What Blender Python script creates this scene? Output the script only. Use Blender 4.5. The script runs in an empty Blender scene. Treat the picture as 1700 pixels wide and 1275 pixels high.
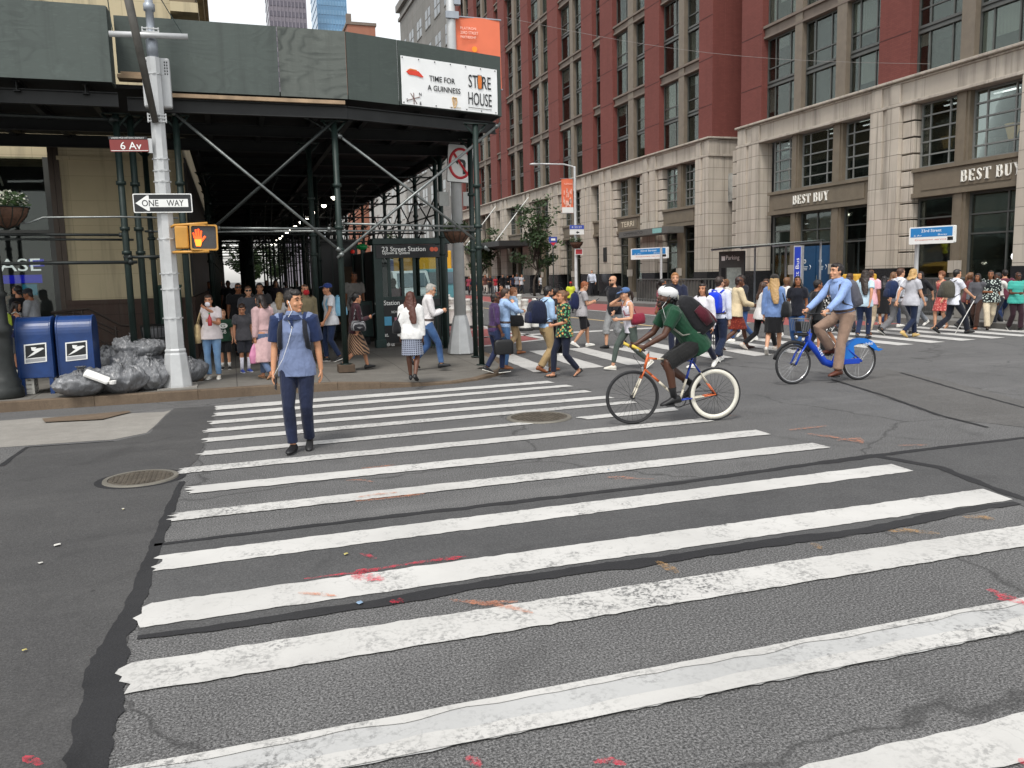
import bpy, bmesh, math, random
import numpy as np
from mathutils import Vector, Matrix, noise
R = math.radians
rnd = random.Random(11)
SC = bpy.context.scene
COL = SC.collection
# ------------------------------------------------------------------ camera, world, sun, exposure
YAW, PIT, ROL, FPX, HC = R(18.5245), R(7.5602), R(-1.33796), 1372.2043, 1.87
cF = Vector((math.sin(YAW)*math.cos(PIT), math.cos(YAW)*math.cos(PIT), -math.sin(PIT)))
_r0 = Vector((math.cos(YAW), -math.sin(YAW), 0)); _u0 = _r0.cross(cF)
cR = _r0*math.cos(ROL)+_u0*math.sin(ROL); cU = _u0*math.cos(ROL)-_r0*math.sin(ROL)
CAM = Vector((0, 0, HC))
cd = bpy.data.cameras.new('camera'); cam = bpy.data.objects.new('camera', cd); COL.objects.link(cam)
cam.matrix_world = Matrix(((cR.x, cU.x, -cF.x, 0), (cR.y, cU.y, -cF.y, 0), (cR.z, cU.z, -cF.z, HC), (0, 0, 0, 1)))
cd.sensor_width = 36; cd.lens = FPX/1700*36; cd.clip_end = 3000; cd.clip_start = 0.05
SC.camera = cam
w = bpy.data.worlds.new('World'); SC.world = w; w.use_nodes = True
wn = w.node_tree; bg = wn.nodes['Background']
sky = wn.nodes.new('ShaderNodeTexSky'); sky.sky_type = 'NISHITA'; sky.sun_disc = False
SUN_EL, SUN_AZ = R(58), R(215)
sky.sun_elevation = SUN_EL; sky.sun_rotation = SUN_AZ; sky.air_density = 1.6; sky.dust_density = 1.2; sky.ozone_density = 1.0
hs = wn.nodes.new('ShaderNodeHueSaturation'); hs.inputs['Saturation'].default_value = 0.14
wn.links.new(sky.outputs[0], hs.inputs['Color']); wn.links.new(hs.outputs[0], bg.inputs['Color'])
bg.inputs['Strength'].default_value = 0.15
sl = bpy.data.lights.new('sun', 'SUN'); sl.energy = 1.5; sl.angle = R(14); sl.color = (1, .96, .9)
so = bpy.data.objects.new('sun', sl); COL.objects.link(so)
sd = Vector((math.sin(SUN_AZ)*math.cos(SUN_EL), math.cos(SUN_AZ)*math.cos(SUN_EL), math.sin(SUN_EL)))
so.rotation_euler = sd.to_track_quat('Z', 'Y').to_euler()
SC.view_settings.view_transform = 'Standard'; SC.view_settings.look = 'None'; SC.view_settings.gamma = 1
SC.view_settings.exposure = 0.62
SC.render.engine = 'CYCLES'
SC.cycles.max_bounces = 6; SC.cycles.transparent_max_bounces = 12; SC.cycles.use_denoising = True
SC.cycles.sample_clamp_indirect = 4
# ------------------------------------------------------------------ photo pixel -> point in the place
def ray(x, y): return cR*(x-850)-cU*(y-637.5)+cF*FPX
def G(x, y, z=0.0):
    d = ray(x, y); return CAM+d*((z-HC)/d.z)
def PY(x, y, Y):
    d = ray(x, y); return CAM+d*(Y/d.y)
def PX(x, y, X):
    d = ray(x, y); return CAM+d*(X/d.x)
def proj(P):
    v = Vector(P)-CAM; z = v.dot(cF)
    return (850+FPX*v.dot(cR)/z, 637.5-FPX*v.dot(cU)/z, z)
# ------------------------------------------------------------------ mesh helper
class MB:
    def __init__(s): s.v = []; s.f = []; s.m = []; s.mi = 0
    def add(s, vs, fs):
        o = len(s.v); s.v += [tuple(p) for p in vs]; s.f += [tuple(i+o for i in f) for f in fs]; s.m += [s.mi]*len(fs); return s
    def quad(s, a, b, c, d): return s.add([a, b, c, d], [(0, 1, 2, 3)])
    def box(s, c, d, M=None, taper=(1, 1)):
        x, y, z = d[0]/2, d[1]/2, d[2]/2
        vs = [Vector((sx*x*(taper[0] if sz > 0 else 1), sy*y*(taper[1] if sz > 0 else 1), sz*z)) for sz in (-1, 1) for sx, sy in ((-1, -1), (1, -1), (1, 1), (-1, 1))]
        if M is not None: vs = [M @ p for p in vs]
        c = Vector(c)
        return s.add([p+c for p in vs], [(3, 2, 1, 0), (4, 5, 6, 7), (0, 1, 5, 4), (1, 2, 6, 5), (2, 3, 7, 6), (3, 0, 4, 7)])
    def bb(s, a, b):
        a = Vector(a); b = Vector(b); return s.box((a+b)/2, [abs(q) for q in (b-a)])
    def loft(s, rings, cap=True, closed=False):
        n = len(rings[0]); vs = [p for r in rings for p in r]; fs = []
        k = len(rings)
        for i in range(k if closed else k-1):
            a = i*n; b = ((i+1) % k)*n
            for j in range(n):
                j2 = (j+1) % n; fs.append((a+j, a+j2, b+j2, b+j))
        if cap and not closed: fs.append(tuple(range(n-1, -1, -1))); fs.append(tuple(range((k-1)*n, k*n)))
        return s.add(vs, fs)
    def tube(s, pts, r, seg=8, cap=True, closed=False, flat=1.0, side=None):
        pts = [Vector(p) for p in pts]; n = len(pts)
        rs = r if isinstance(r, (list, tuple)) else [r]*n
        T = []
        for i in range(n):
            if closed: t = pts[(i+1) % n]-pts[i-1]
            else: t = pts[min(i+1, n-1)]-pts[max(i-1, 0)]
            T.append(t.normalized() if t.length > 1e-9 else Vector((0, 0, 1)))
        up = Vector(side) if side else (Vector((0, 0, 1)) if abs(T[0].z) < .9 else Vector((1, 0, 0)))
        rings = []; nrm = (up-T[0]*up.dot(T[0])).normalized()
        for i in range(n):
            nrm = nrm-T[i]*nrm.dot(T[i])
            nrm = nrm.normalized() if nrm.length > 1e-6 else T[i].orthogonal().normalized()
            b = T[i].cross(nrm); rr = rs[i]
            rings.append([pts[i]+(nrm*math.cos(a)+b*math.sin(a)*flat)*rr for a in [2*math.pi*k/seg for k in range(seg)]])
        return s.loft(rings, cap, closed)
    def cyl(s, p, r, h, seg=16, r2=None): return s.tube([p, (p[0], p[1], p[2]+h)], [r, r if r2 is None else r2], seg)
    def lathe(s, prof, c=(0, 0, 0), seg=20, M=None):
        rings = [[Vector((r*math.cos(2*math.pi*k/seg), r*math.sin(2*math.pi*k/seg), z)) for k in range(seg)] for r, z in prof]
        c = Vector(c)
        return s.loft([[(M @ p if M else p)+c for p in rg] for rg in rings])
    def ell(s, c, r, M=None, seg=10, rg=6):
        c = Vector(c); rings = []
        for i in range(rg+1):
            t = math.pi*(i+.02)/(rg+.04); rings.append([Vector((r[0]*math.sin(t)*math.cos(a), r[1]*math.sin(t)*math.sin(a), r[2]*math.cos(t))) for a in [2*math.pi*k/seg for k in range(seg)]])
        return s.loft([[(M @ p if M else p)+c for p in q] for q in rings][::-1])
    def prism(s, poly, M, t):
        """poly: 2-D outline in the local xy plane of M, given thickness t along local z"""
        n = len(poly); a = [M @ Vector((x, y, 0)) for x, y in poly]; b = [M @ Vector((x, y, t)) for x, y in poly]
        return s.add(a+b, [tuple(range(n-1, -1, -1)), tuple(range(n, 2*n))]+[(i, (i+1) % n, (i+1) % n+n, i+n) for i in range(n)])
    def cut(s): s.cuts = getattr(s, 'cuts', [])+[(len(s.v), len(s.f))]; return s
    def build_each(s, name, mats, parent=None, smooth=False, bev=0):
        """one object per piece, pieces ended by cut()"""
        out = []; a = (0, 0); cs = getattr(s, 'cuts', [])
        if not cs or cs[-1][1] < len(s.f): cs = cs+[(len(s.v), len(s.f))]
        for c in cs:
            q = MB(); q.v = s.v[a[0]:c[0]]; q.f = [tuple(i-a[0] for i in f) for f in s.f[a[1]:c[1]]]; q.m = s.m[a[1]:c[1]]; a = c
            if q.f: out.append(q.build(name, mats, parent, smooth, bev))
        return out
    def mesh(s, name, mats, smooth=False):
        me = bpy.data.meshes.new(name); me.from_pydata(s.v, [], s.f)
        for m in (mats if isinstance(mats, (list, tuple)) else [mats]): me.materials.append(m)
        me.polygons.foreach_set('material_index', s.m)
        if smooth: me.polygons.foreach_set('use_smooth', [True]*len(s.f))
        me.update(); return me
    def build(s, name, mats, parent=None, smooth=False, bev=0):
        o = bpy.data.objects.new(name, s.mesh(name, mats, smooth)); COL.objects.link(o)
        if parent: attach(o, parent)
        if bev:
            b = o.modifiers.new('bevel', 'BEVEL'); b.width = bev; b.segments = 2; b.limit_method = 'ANGLE'; b.angle_limit = R(40)
        return o
def world(o):
    m = o.matrix_basis.copy()
    return world(o.parent) @ o.matrix_parent_inverse @ m if o.parent else m
def attach(o, parent):
    o.parent = parent; o.matrix_parent_inverse = world(parent).inverted()
def tag(o, label=None, cat=None, group=None, kind=None):
    if label: o['label'] = label
    if cat: o['category'] = cat
    if group: o['group'] = group
    if kind: o['kind'] = kind
    return o
def empty(name, loc, label, cat, group=None):
    o = bpy.data.objects.new(name, None); COL.objects.link(o); o.location = loc; o.empty_display_size = .2
    return tag(o, label, cat, group)
def struct(o): o['kind'] = 'structure'; return o
def yaw_m(a): return Matrix.Rotation(a, 3, 'Z')
def frame(o, x, y):
    """4x4 with local x, y axes and origin"""
    x = Vector(x).normalized(); y = Vector(y); z = x.cross(y).normalized(); y = z.cross(x)
    return Matrix(((x.x, y.x, z.x, o[0]), (x.y, y.y, z.y, o[1]), (x.z, y.z, z.z, o[2]), (0, 0, 0, 1)))
# ------------------------------------------------------------------ materials
MATS = {}
def srgb(h):
    h = h.lstrip('#'); c = [int(h[i:i+2], 16)/255 for i in (0, 2, 4)]
    return tuple(q/12.92 if q <= .04045 else ((q+.055)/1.055)**2.4 for q in c)
class NT:
    def __init__(s, name):
        s.m = bpy.data.materials.new(name); s.m.use_nodes = True; s.t = s.m.node_tree; s.b = s.t.nodes['Principled BSDF']; s.tc = None
    def n(s, ty, **kw):
        q = s.t.nodes.new('ShaderNode'+ty)
        for k, v in kw.items():
            if k in q.inputs.keys(): q.inputs[k].default_value = v
            else: setattr(q, k, v)
        return q
    def l(s, a, b): s.t.links.new(a, b)
    def coord(s, scale=(1, 1, 1), kind='Object'):
        tc = s.n('TexCoord'); mp = s.n('Mapping'); mp.inputs['Scale'].default_value = scale; s.l(tc.outputs[kind], mp.inputs['Vector']); return mp.outputs[0]
    def noise(s, sc, det=4, rough=.55, vec=None, dist=0):
        q = s.n('TexNoise', Scale=sc, Detail=det, Roughness=rough, Distortion=dist)
        if vec is not None: s.l(vec, q.inputs['Vector'])
        return q.outputs['Fac']
    def ramp(s, fac, stops):
        q = s.n('ValToRGB'); e = q.color_ramp.elements
        while len(e) < len(stops): e.new(.5)
        for i, (p, c) in enumerate(stops):
            e[i].position = p; e[i].color = (c, c, c, 1) if isinstance(c, (int, float)) else (*c, 1)
        s.l(fac, q.inputs[0]); return q.outputs[0]
    def mix(s, fac, a, b, mode='MIX'):
        q = s.n('Mix', data_type='RGBA', blend_type=mode)
        for k, v in ((0, fac), (6, a), (7, b)):
            if isinstance(v, (int, float)): q.inputs[k].default_value = v
            elif isinstance(v, tuple): q.inputs[k].default_value = (*v[:3], 1)
            else: s.l(v, q.inputs[k])
        return q.outputs[2]
    def bump(s, h, st=.3, d=.01):
        q = s.n('Bump', Strength=st, Distance=d); s.l(h, q.inputs['Height']); s.l(q.outputs[0], s.b.inputs['Normal'])
    def base(s, c):
        if isinstance(c, tuple): s.b.inputs['Base Color'].default_value = (*c[:3], 1)
        else: s.l(c, s.b.inputs['Base Color'])
    def rough(s, v):
        if isinstance(v, (int, float)): s.b.inputs['Roughness'].default_value = v
        else: s.l(v, s.b.inputs['Roughness'])
def sc3(c, k): return tuple(min(1, q*k) for q in c)
def mat(key, col, rough=.6, metal=0, var=.12, sc=6, bump=0, bsc=40, spec=None, emit=0):
    """plain painted / plastic / metal surface with a little mottling"""
    if key in MATS: return MATS[key]
    if isinstance(col, str): col = srgb(col)
    t = NT(key)
    v = t.coord()
    t.base(t.mix(t.ramp(t.noise(sc, 5, .6, v), [(.3, 0), (.7, 1)]), sc3(col, 1-var), sc3(col, 1+var)) if var else col)
    t.rough(rough); t.b.inputs['Metallic'].default_value = metal
    if spec is not None: t.b.inputs['Specular IOR Level'].default_value = spec
    if bump: t.bump(t.noise(bsc, 4, .6, v), bump, .01)
    if emit: t.b.inputs['Emission Color'].default_value = (*col, 1); t.b.inputs['Emission Strength'].default_value = emit
    MATS[key] = t.m; return t.m
def cloth(col, pattern=None, col2=None, sc=30, col3=None):
    key = 'cloth %s %s %s %s' % (col, pattern, col2, sc)
    if key in MATS: return MATS[key]
    t = NT(key); v = t.coord(); c = srgb(col)
    base = t.mix(t.ramp(t.noise(7, 4, .6, v), [(.3, 0), (.7, 1)]), sc3(c, .84), sc3(c, 1.12))
    if pattern == 'floral':
        vo = t.n('TexVoronoi', Scale=sc); t.l(v, vo.inputs['Vector'])
        base = t.mix(t.ramp(vo.outputs['Distance'], [(.34, 1), (.42, 0)]), base, srgb(col2))
        if col3:
            vo2 = t.n('TexVoronoi', Scale=sc*.7); t.l(v, vo2.inputs['Vector']); base = t.mix(t.ramp(vo2.outputs['Distance'], [(.25, 1), (.33, 0)]), base, srgb(col3))
    elif pattern == 'stripe':
        wv = t.n('TexWave', Scale=sc, bands_direction='Z'); t.l(v, wv.inputs['Vector']); base = t.mix(t.ramp(wv.outputs['Fac'], [(.45, 0), (.55, 1)]), base, srgb(col2))
    elif pattern == 'check':
        w1 = t.n('TexWave', Scale=sc, bands_direction='Z'); w2 = t.n('TexWave', Scale=sc, bands_direction='X')
        t.l(v, w1.inputs['Vector']); t.l(v, w2.inputs['Vector'])
        mm = t.n('Math', operation='MULTIPLY'); t.l(w1.outputs['Fac'], mm.inputs[0]); t.l(w2.outputs['Fac'], mm.inputs[1])
        base = t.mix(t.ramp(mm.outputs[0], [(.3, 0), (.4, 1)]), base, srgb(col2))
    elif pattern == 'zig':
        ck = t.n('TexWave', Scale=sc, bands_direction='DIAGONAL', Distortion=2.0); t.l(v, ck.inputs['Vector']); base = t.mix(t.ramp(ck.outputs['Fac'], [(.45, 0), (.55, 1)]), base, srgb(col2))
    elif pattern == 'denim':
        base = t.mix(t.ramp(t.noise(3.2, 3, .5, v), [(.42, 0), (.68, 1)]), base, srgb(col2))
    t.base(base); t.rough(.85); t.b.inputs['Specular IOR Level'].default_value = .25
    t.b.inputs['Sheen Weight'].default_value = .15
    mpv = t.coord((1, 1, .55)); t.bump(t.noise(13, 3, .55, mpv, 1.2), .55, .03)
    MATS[key] = t.m; return t.m
def skin(col):
    key = 'skin '+col
    if key in MATS: return MATS[key]
    t = NT(key); c = srgb(col); v = t.coord()
    t.base(t.mix(t.noise(9, 4, .6, v), sc3(c, .85), tuple(min(1, q*k) for q, k in zip(c, (1.15, 1.05, 1.0)))))
    t.rough(.5); t.b.inputs['Subsurface Weight'].default_value = .06; t.b.inputs['Subsurface Radius'].default_value = (.02, .008, .004)
    MATS[key] = t.m; return t.m
def hairmat(col):
    key = 'hair '+col
    if key in MATS: return MATS[key]
    t = NT(key); c = srgb(col); v = t.coord((90, 90, 6)); nz = t.noise(1, 3, .6, v)
    t.base(t.mix(nz, sc3(c, .55), sc3(c, 1.6))); t.rough(.45); t.bump(nz, .6, .01)
    MATS[key] = t.m; return t.m
def steel(key, col, rough=.45, metal=.6): return mat(key, col, rough, metal, .18, 3)
GLYPH = {}
def text(s, M, h, m, name='lettering', parent=None, width=None, align='CENTER', depth=.004, xs=None, offset=0.0, spacing=1.0):
    """lettering s as thin mesh letters in the local xy plane of M; h = cap height, width = fit width"""
    cu = bpy.data.curves.new('t', 'FONT'); cu.body = s; cu.align_x = align; cu.align_y = 'CENTER'; cu.size = h/.72; cu.extrude = depth/2; cu.offset = offset; cu.space_character = spacing
    cu.resolution_u = 3
    o = bpy.data.objects.new('t', cu); COL.objects.link(o)
    me = bpy.data.meshes.new_from_object(o.evaluated_get(bpy.context.evaluated_depsgraph_get()))
    bpy.data.objects.remove(o); bpy.data.curves.remove(cu)
    n = len(me.vertices); co = np.empty(n*3); me.vertices.foreach_get('co', co); co = co.reshape(-1, 3)
    if n and width:
        wd = co[:, 0].max()-co[:, 0].min(); co[:, 0] *= width/wd
    elif xs: co[:, 0] *= xs
    if n: co[:, 1] -= (co[:, 1].max()+co[:, 1].min())/2
    A = np.array(M); co = co @ A[:3, :3].T + A[:3, 3]
    me.vertices.foreach_set('co', co.ravel()); me.materials.clear(); me.materials.append(m); me.update()
    me.name = name; ob = bpy.data.objects.new(name, me); COL.objects.link(ob)
    if parent: attach(ob, parent)
    return ob
# ------------------------------------------------------------------ ground materials
def asphalt(key, c1, c2, speck=.5, crack=True):
    t = NT(key); v = t.coord()
    big = t.noise(.35, 5, .6, v); mid = t.noise(2.2, 6, .65, v); fine = t.noise(85, 3, .7, v)
    c = t.mix(t.ramp(big, [(.35, 0), (.65, 1)]), c1, c2)
    c = t.mix(t.ramp(mid, [(.3, .55), (.7, 0)]), c, sc3(c1, .8))
    vo = t.n('TexVoronoi', Scale=78); t.l(v, vo.inputs['Vector'])
    gr = t.noise(80, 2, .8, v); c = t.mix(t.ramp(gr, [(.38, speck), (.5, 0)]), c, sc3(c1, .30)); c = t.mix(t.ramp(gr, [(.52, 0), (.68, speck*.75)]), c, sc3(c2, 2.1))
    c = t.mix(t.ramp(vo.outputs['Distance'], [(.0, speck), (.26, 0)]), c, sc3(c2, 2.2))
    c = t.mix(t.ramp(fine, [(.36, speck*.6), (.5, 0)]), c, sc3(c1, .5))
    c = t.mix(t.ramp(t.noise(.95, 6, .62, v, 1.5), [(.56, 0), (.74, .5)]), c, sc3(c1, .5)); c = t.mix(t.ramp(t.noise(.5, 4, .6, t.coord((.35, 2.4, 1))), [(.54, 0), (.7, .28)]), c, sc3(c2, 1.35))
    vo3 = t.n('TexVoronoi', Scale=1.7, Randomness=1.0); t.l(v, vo3.inputs['Vector'])
    c = t.mix(t.ramp(vo3.outputs['Distance'], [(.02, .55), (.035, 0)]), c, sc3(c1, .35))
    mp = t.n('Mapping'); mp.inputs['Scale'].default_value = (.25, 2.0, 1); tc = t.n('TexCoord'); t.l(tc.outputs['Object'], mp.inputs['Vector'])
    if crack:
        vc = t.n('TexVoronoi', Scale=.22, feature='DISTANCE_TO_EDGE'); nz = t.n('TexNoise', Scale=1.2, Detail=6); t.l(v, nz.inputs['Vector'])
        ad = t.n('MixRGB', blend_type='ADD'); ad.inputs[0].default_value = .9; t.l(v, ad.inputs[1]); t.l(nz.outputs['Color'], ad.inputs[2]); t.l(ad.outputs[0], vc.inputs['Vector'])
        c = t.mix(t.ramp(vc.outputs['Distance'], [(.0, .65), (.006, 0)]), c, sc3(c1, .3))
    t.base(c); t.rough(t.ramp(mid, [(.3, .72), (.7, .92)])); t.b.inputs['Specular IOR Level'].default_value = .3
    t.bump(t.mix(.5, vo.outputs['Distance'], fine), .55, .006)
    return t.m
M_ROAD = asphalt('asphalt worn', (.108, .107, .106), (.150, .148, .146), .95)
M_ROAD2 = asphalt('asphalt fresh', (.064, .063, .063), (.086, .084, .082), .28, False)
M_ROAD3 = asphalt('asphalt trench', (.072, .072, .073), (.10, .099, .098), .35, False)
M_ROAD4 = asphalt('asphalt older patch', (.098, .095, .091), (.135, .131, .126), .5, False)
M_TAR = asphalt('tar seam', (.022, .022, .024), (.034, .034, .035), .12, False)
def paint(key, col, wear=.5, under=(.12, .12, .118)):
    t = NT(key); v = t.coord()
    c = t.mix(t.ramp(t.noise(1.1, 5, .6, v), [(.3, 0), (.7, 1)]), sc3(col, .82), col)
    n1 = t.noise(3.0, 8, .75, v); n2 = t.noise(38, 3, .7, v); n3 = t.noise(.55, 3, .5, v)
    m = t.n('Math', operation='MULTIPLY'); t.l(t.ramp(n1, [(.56-.1*wear, 0), (.70-.1*wear, 1)]), m.inputs[0]); t.l(t.ramp(n2, [(.46, 0), (.6, 1)]), m.inputs[1])
    m2 = t.n('Math', operation='MULTIPLY'); t.l(m.outputs[0], m2.inputs[0]); t.l(t.ramp(n3, [(.35, .2), (.6, 1)]), m2.inputs[1])
    c = t.mix(m2.outputs[0], c, under)
    vc = t.n('TexVoronoi', Scale=2.6, feature='DISTANCE_TO_EDGE'); nz = t.n('TexNoise', Scale=6, Detail=5); t.l(v, nz.inputs['Vector'])
    ad = t.n('MixRGB', blend_type='ADD'); ad.inputs[0].default_value = .3; t.l(v, ad.inputs[1]); t.l(nz.outputs['Color'], ad.inputs[2]); t.l(ad.outputs[0], vc.inputs['Vector'])
    cr = t.n('Math', operation='MULTIPLY'); t.l(t.ramp(vc.outputs['Distance'], [(.0, .5*wear), (.012, 0)]), cr.inputs[0]); t.l(t.ramp(n3, [(.4, 0), (.6, 1)]), cr.inputs[1])
    c = t.mix(cr.outputs[0], c, under)
    t.base(c); t.rough(.75); t.bump(n2, .3, .004); return t.m
M_WHITE = paint('road paint white', (.565, .555, .53), .7)
M_WHITE_W = paint('road paint white worn', (.55, .54, .515), 1.3)
M_WHITE_G = paint('road paint old grey white', (.47, .47, .46), 1.0)
M_REDLANE = paint('bus lane red', (.33, .085, .08), .5)
M_YELLOW = paint('road paint yellow', (.62, .45, .22), .5)
def spray(key, col):
    t = NT(key); v = t.coord(); n1 = t.noise(22, 4, .8, v)
    tr = t.n('BsdfTransparent'); mx = t.n('MixShader'); t.base(col); t.rough(.8)
    t.l(t.ramp(n1, [(.40, .0), (.66, .62)]), mx.inputs[0]); t.l(tr.outputs[0], mx.inputs[1]); t.l(t.b.outputs[0], mx.inputs[2])
    t.l(mx.outputs[0], t.t.nodes['Material Output'].inputs[0]); return t.m
M_SPR_R = spray('spray red', (.75, .02, .06)); M_SPR_O = spray('spray orange', (.62, .22, .10)); M_SPR_Y = spray('spray ochre', (.45, .25, .08))
def concrete(key, c1, c2, joint=None, bump=.3, streak=False):
    t = NT(key); v = t.coord()
    c = t.mix(t.ramp(t.noise(.6, 6, .65, v), [(.3, 0), (.7, 1)]), c1, c2)
    c = t.mix(t.ramp(t.noise(4.5, 7, .7, v), [(.35, .5), (.62, 0)]), c, sc3(c1, .72))
    f = t.noise(60, 3, .7, v); c = t.mix(t.ramp(f, [(.4, .35), (.6, 0)]), c, sc3(c1, .6))
    vo = t.n('TexVoronoi', Scale=2.6); t.l(v, vo.inputs['Vector']); c = t.mix(t.ramp(vo.outputs['Distance'], [(.04, .6), (.06, 0)]), c, sc3(c1, .45))
    if joint:
        br = t.n('TexBrick', offset=0.0, Scale=1.0); br.inputs['Brick Width'].default_value = joint[0]; br.inputs['Row Height'].default_value = joint[1]; br.inputs['Mortar Size'].default_value = .008
        br.inputs['Color1'].default_value = (0, 0, 0, 1); br.inputs['Color2'].default_value = (.12, .12, .12, 1); br.inputs['Mortar'].default_value = (1, 1, 1, 1); t.l(v, br.inputs['Vector'])
        c = t.mix(br.outputs['Color'], c, sc3(c1, .45), 'MIX')
    if streak:
        c = t.mix(t.ramp(t.noise(3, 4, .6, t.coord((1.6, 1.6, .12))), [(.48, 0), (.75, .5)]), c, sc3(c1, .5))
    t.base(c); t.rough(.85); t.b.inputs['Specular IOR Level'].default_value = .3; t.bump(f, bump, .006); return t.m
M_WALK = concrete('sidewalk concrete', (.16, .15, .132), (.225, .212, .19), (1.5, 1.5))
M_WALK2 = concrete('far sidewalk concrete', (.19, .185, .175), (.26, .25, .24), (1.5, 1.5))
M_SLAB = concrete('gutter concrete', (.27, .255, .23), (.34, .322, .292))
M_KERB = concrete('kerb stone', (.135, .098, .068), (.22, .165, .115), None, .4, True)
M_KERB2 = concrete('far kerb', (.17, .16, .15), (.25, .24, .22))
# ------------------------------------------------------------------ road sheet, patches and markings
def rag(pts, amp=.03, step=.25, seed=0):
    """ragged polygon edge"""
    rr = random.Random(seed); out = []
    for i in range(len(pts)):
        a = Vector(pts[i][:2]); b = Vector(pts[(i+1) % len(pts)][:2]); n = max(1, int((b-a).length/step))
        pn = Vector((-(b-a).y, (b-a).x)); pn = pn.normalized() if pn.length else pn
        for k in range(n):
            q = a.lerp(b, k/n); 
            if k: q = q+pn*(rr.uniform(-amp, amp)+amp*.8*noise.noise((q.x*2.1, q.y*2.1, seed)))
            out.append((q.x, q.y))
    return out
def sheet(name, pts, z, m, amp=0.0, step=.25, seed=0):
    p = rag(pts, amp, step, seed) if amp else [tuple(q[:2]) for q in pts]
    bm = bmesh.new(); f = bm.faces.new([bm.verts.new((x, y, z)) for x, y in p])
    if f.normal.z < 0: f.normal_flip()
    bmesh.ops.recalc_face_normals(bm, faces=bm.faces)
    bmesh.ops.triangulate(bm, faces=bm.faces)
    for f in bm.faces:
        f.normal_update()
        if f.normal.z < 0: f.normal_flip()
    me = bpy.data.meshes.new(name); bm.to_mesh(me); bm.free(); me.materials.append(m)
    o = bpy.data.objects.new(name, me); COL.objects.link(o); return struct(o)
def gp(pl, z=0): return [G(x, y, z) for x, y in pl]
sheet('road', [(-900, -900), (900, -900), (900, 900), (-900, 900)], 0, M_ROAD)
sheet('asphalt_patch', gp([(-140, 800), (0, 772), (45, 743), (190, 733), (245, 721), (288, 678), (358, 674), (346, 722), (328, 762), (296, 792), (300, 815), (272, 880), (245, 950), (215, 1045), (190, 1110), (165, 1175), (148, 1290), (140, 1330), (-420, 1330)]), .004, M_ROAD2, .018, .12, 1)
sheet('gutter_slab', gp([(-60, 704), (60, 694), (272, 684), (284, 681), (243, 719), (188, 730), (45, 740), (-60, 748)]), .003, M_SLAB, .012, .2, 2)
sheet('trench_patch', gp([(262, 904), (850, 834), (1300, 776), (1455, 757), (1560, 775), (1650, 812), (1690, 836), (1400, 893), (1250, 912), (850, 966), (560, 1012), (228, 1056)]), .0035, M_ROAD3, .03, .2, 3)
sheet('asphalt_patch', gp([(1455, 756), (1600, 738), (1760, 722), (1900, 770), (1900, 900), (1690, 838), (1655, 814), (1560, 777)]), .0036, M_ROAD3, .03, .25, 4)
sheet('asphalt_patch', gp([(1395, 633), (1470, 612), (1560, 630), (1800, 690), (1800, 720), (1600, 699), (1560, 692)]), .0032, M_ROAD4, .03, .3, 5)
def seam(px, wpx, z, seed, m=None):
    """black tar band along a line of pixels with widths given in metres"""
    P = [G(x, y) for x, y in px]; L = []; Rr = []; rr = random.Random(seed)
    Q = []
    for i in range(len(P)-1):
        n = max(2, int((P[i+1]-P[i]).length/.05))
        for k in range(n): Q.append((P[i].lerp(P[i+1], k/n), wpx[i]+(wpx[i+1]-wpx[i])*k/n))
    Q.append((P[-1], wpx[-1])); b = MB(); pv = None
    for i, (p, wd) in enumerate(Q):
        t = (Q[min(i+1, len(Q)-1)][0]-Q[max(i-1, 0)][0]); n = Vector((-t.y, t.x, 0)).normalized()
        a = p+n*(wd/2*(1+rr.uniform(-.12, .12)+.55*noise.noise((p.x*4, p.y*4, seed)))); c = p-n*(wd/2*(1+rr.uniform(-.12, .12)+.5*noise.noise((p.x*4, p.y*4, seed+9))))
        a.z = c.z = z
        if pv: b.quad(pv[0], pv[1], c, a)
        pv = (a, c)
    return struct(b.build('tar_seam', m or M_TAR))
seam([(302, 800), (276, 862), (250, 930), (222, 1010), (188, 1075), (172, 1125), (165, 1180), (150, 1240), (140, 1320)], [.05, .08, .09, .11, .15, .18, .18, .17, .16], .0064, 1)
seam([(256, 906), (500, 876), (850, 835), (1130, 802), (1300, 778), (1455, 757)], [.05, .07, .09, .09, .09, .14], .0064, 2)
seam([(1455, 757), (1600, 739), (1760, 721)], [.10, .08, .07], .0066, 3)
seam([(228, 1060), (430, 1033), (640, 1000), (850, 963), (1100, 930), (1250, 907), (1450, 880), (1600, 848), (1690, 836)], [.05, .10, .11, .12, .15, .13, .12, .12, .08], .0066, 4)
seam([(1450, 757), (1560, 777), (1655, 814), (1760, 850)], [.10, .10, .09, .09], .0068, 5)
seam([(1380, 630), (1470, 658), (1560, 690), (1640, 710)], [.05, .07, .06, .05], .0064, 6)
seam([(1495, 619), (1600, 650), (1740, 688)], [.06, .06, .05], .0064, 7)
seam([(0, 775), (45, 743), (190, 733)], [.06, .05, .03], .0066, 8)
def stripe(tl, bl, tr, br, m, seed, split=None):
    a, b, c, d = (G(*q) for q in (tl, tr, br, bl)); b_ = MB()
    n = 120; rr = random.Random(seed); rows = []
    for k in range(n+1):
        t = k/n; p = a.lerp(b, t); q = d.lerp(c, t)
        j = lambda: rr.uniform(-.006, .006)+.012*noise.noise((t*30, seed, 0))+.010*noise.noise((t*85, seed, 4))
        p = p+Vector((0, j(), 0)); q = q+Vector((0, j(), 0))
        if k == 0:
            pass
        for v in (p, q): v.z = .009
        e_ = [p.lerp(q, i/7) for i in range(8)]
        if k == 0:
            for v in e_: v.x += rr.uniform(-.05, .05)
        rows.append(e_)
    for k in range(n):
        for i in range(7): b_.quad(rows[k][i+1], rows[k+1][i+1], rows[k+1][i], rows[k][i])
    return struct(b_.build('crosswalk_stripe', m))
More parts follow.
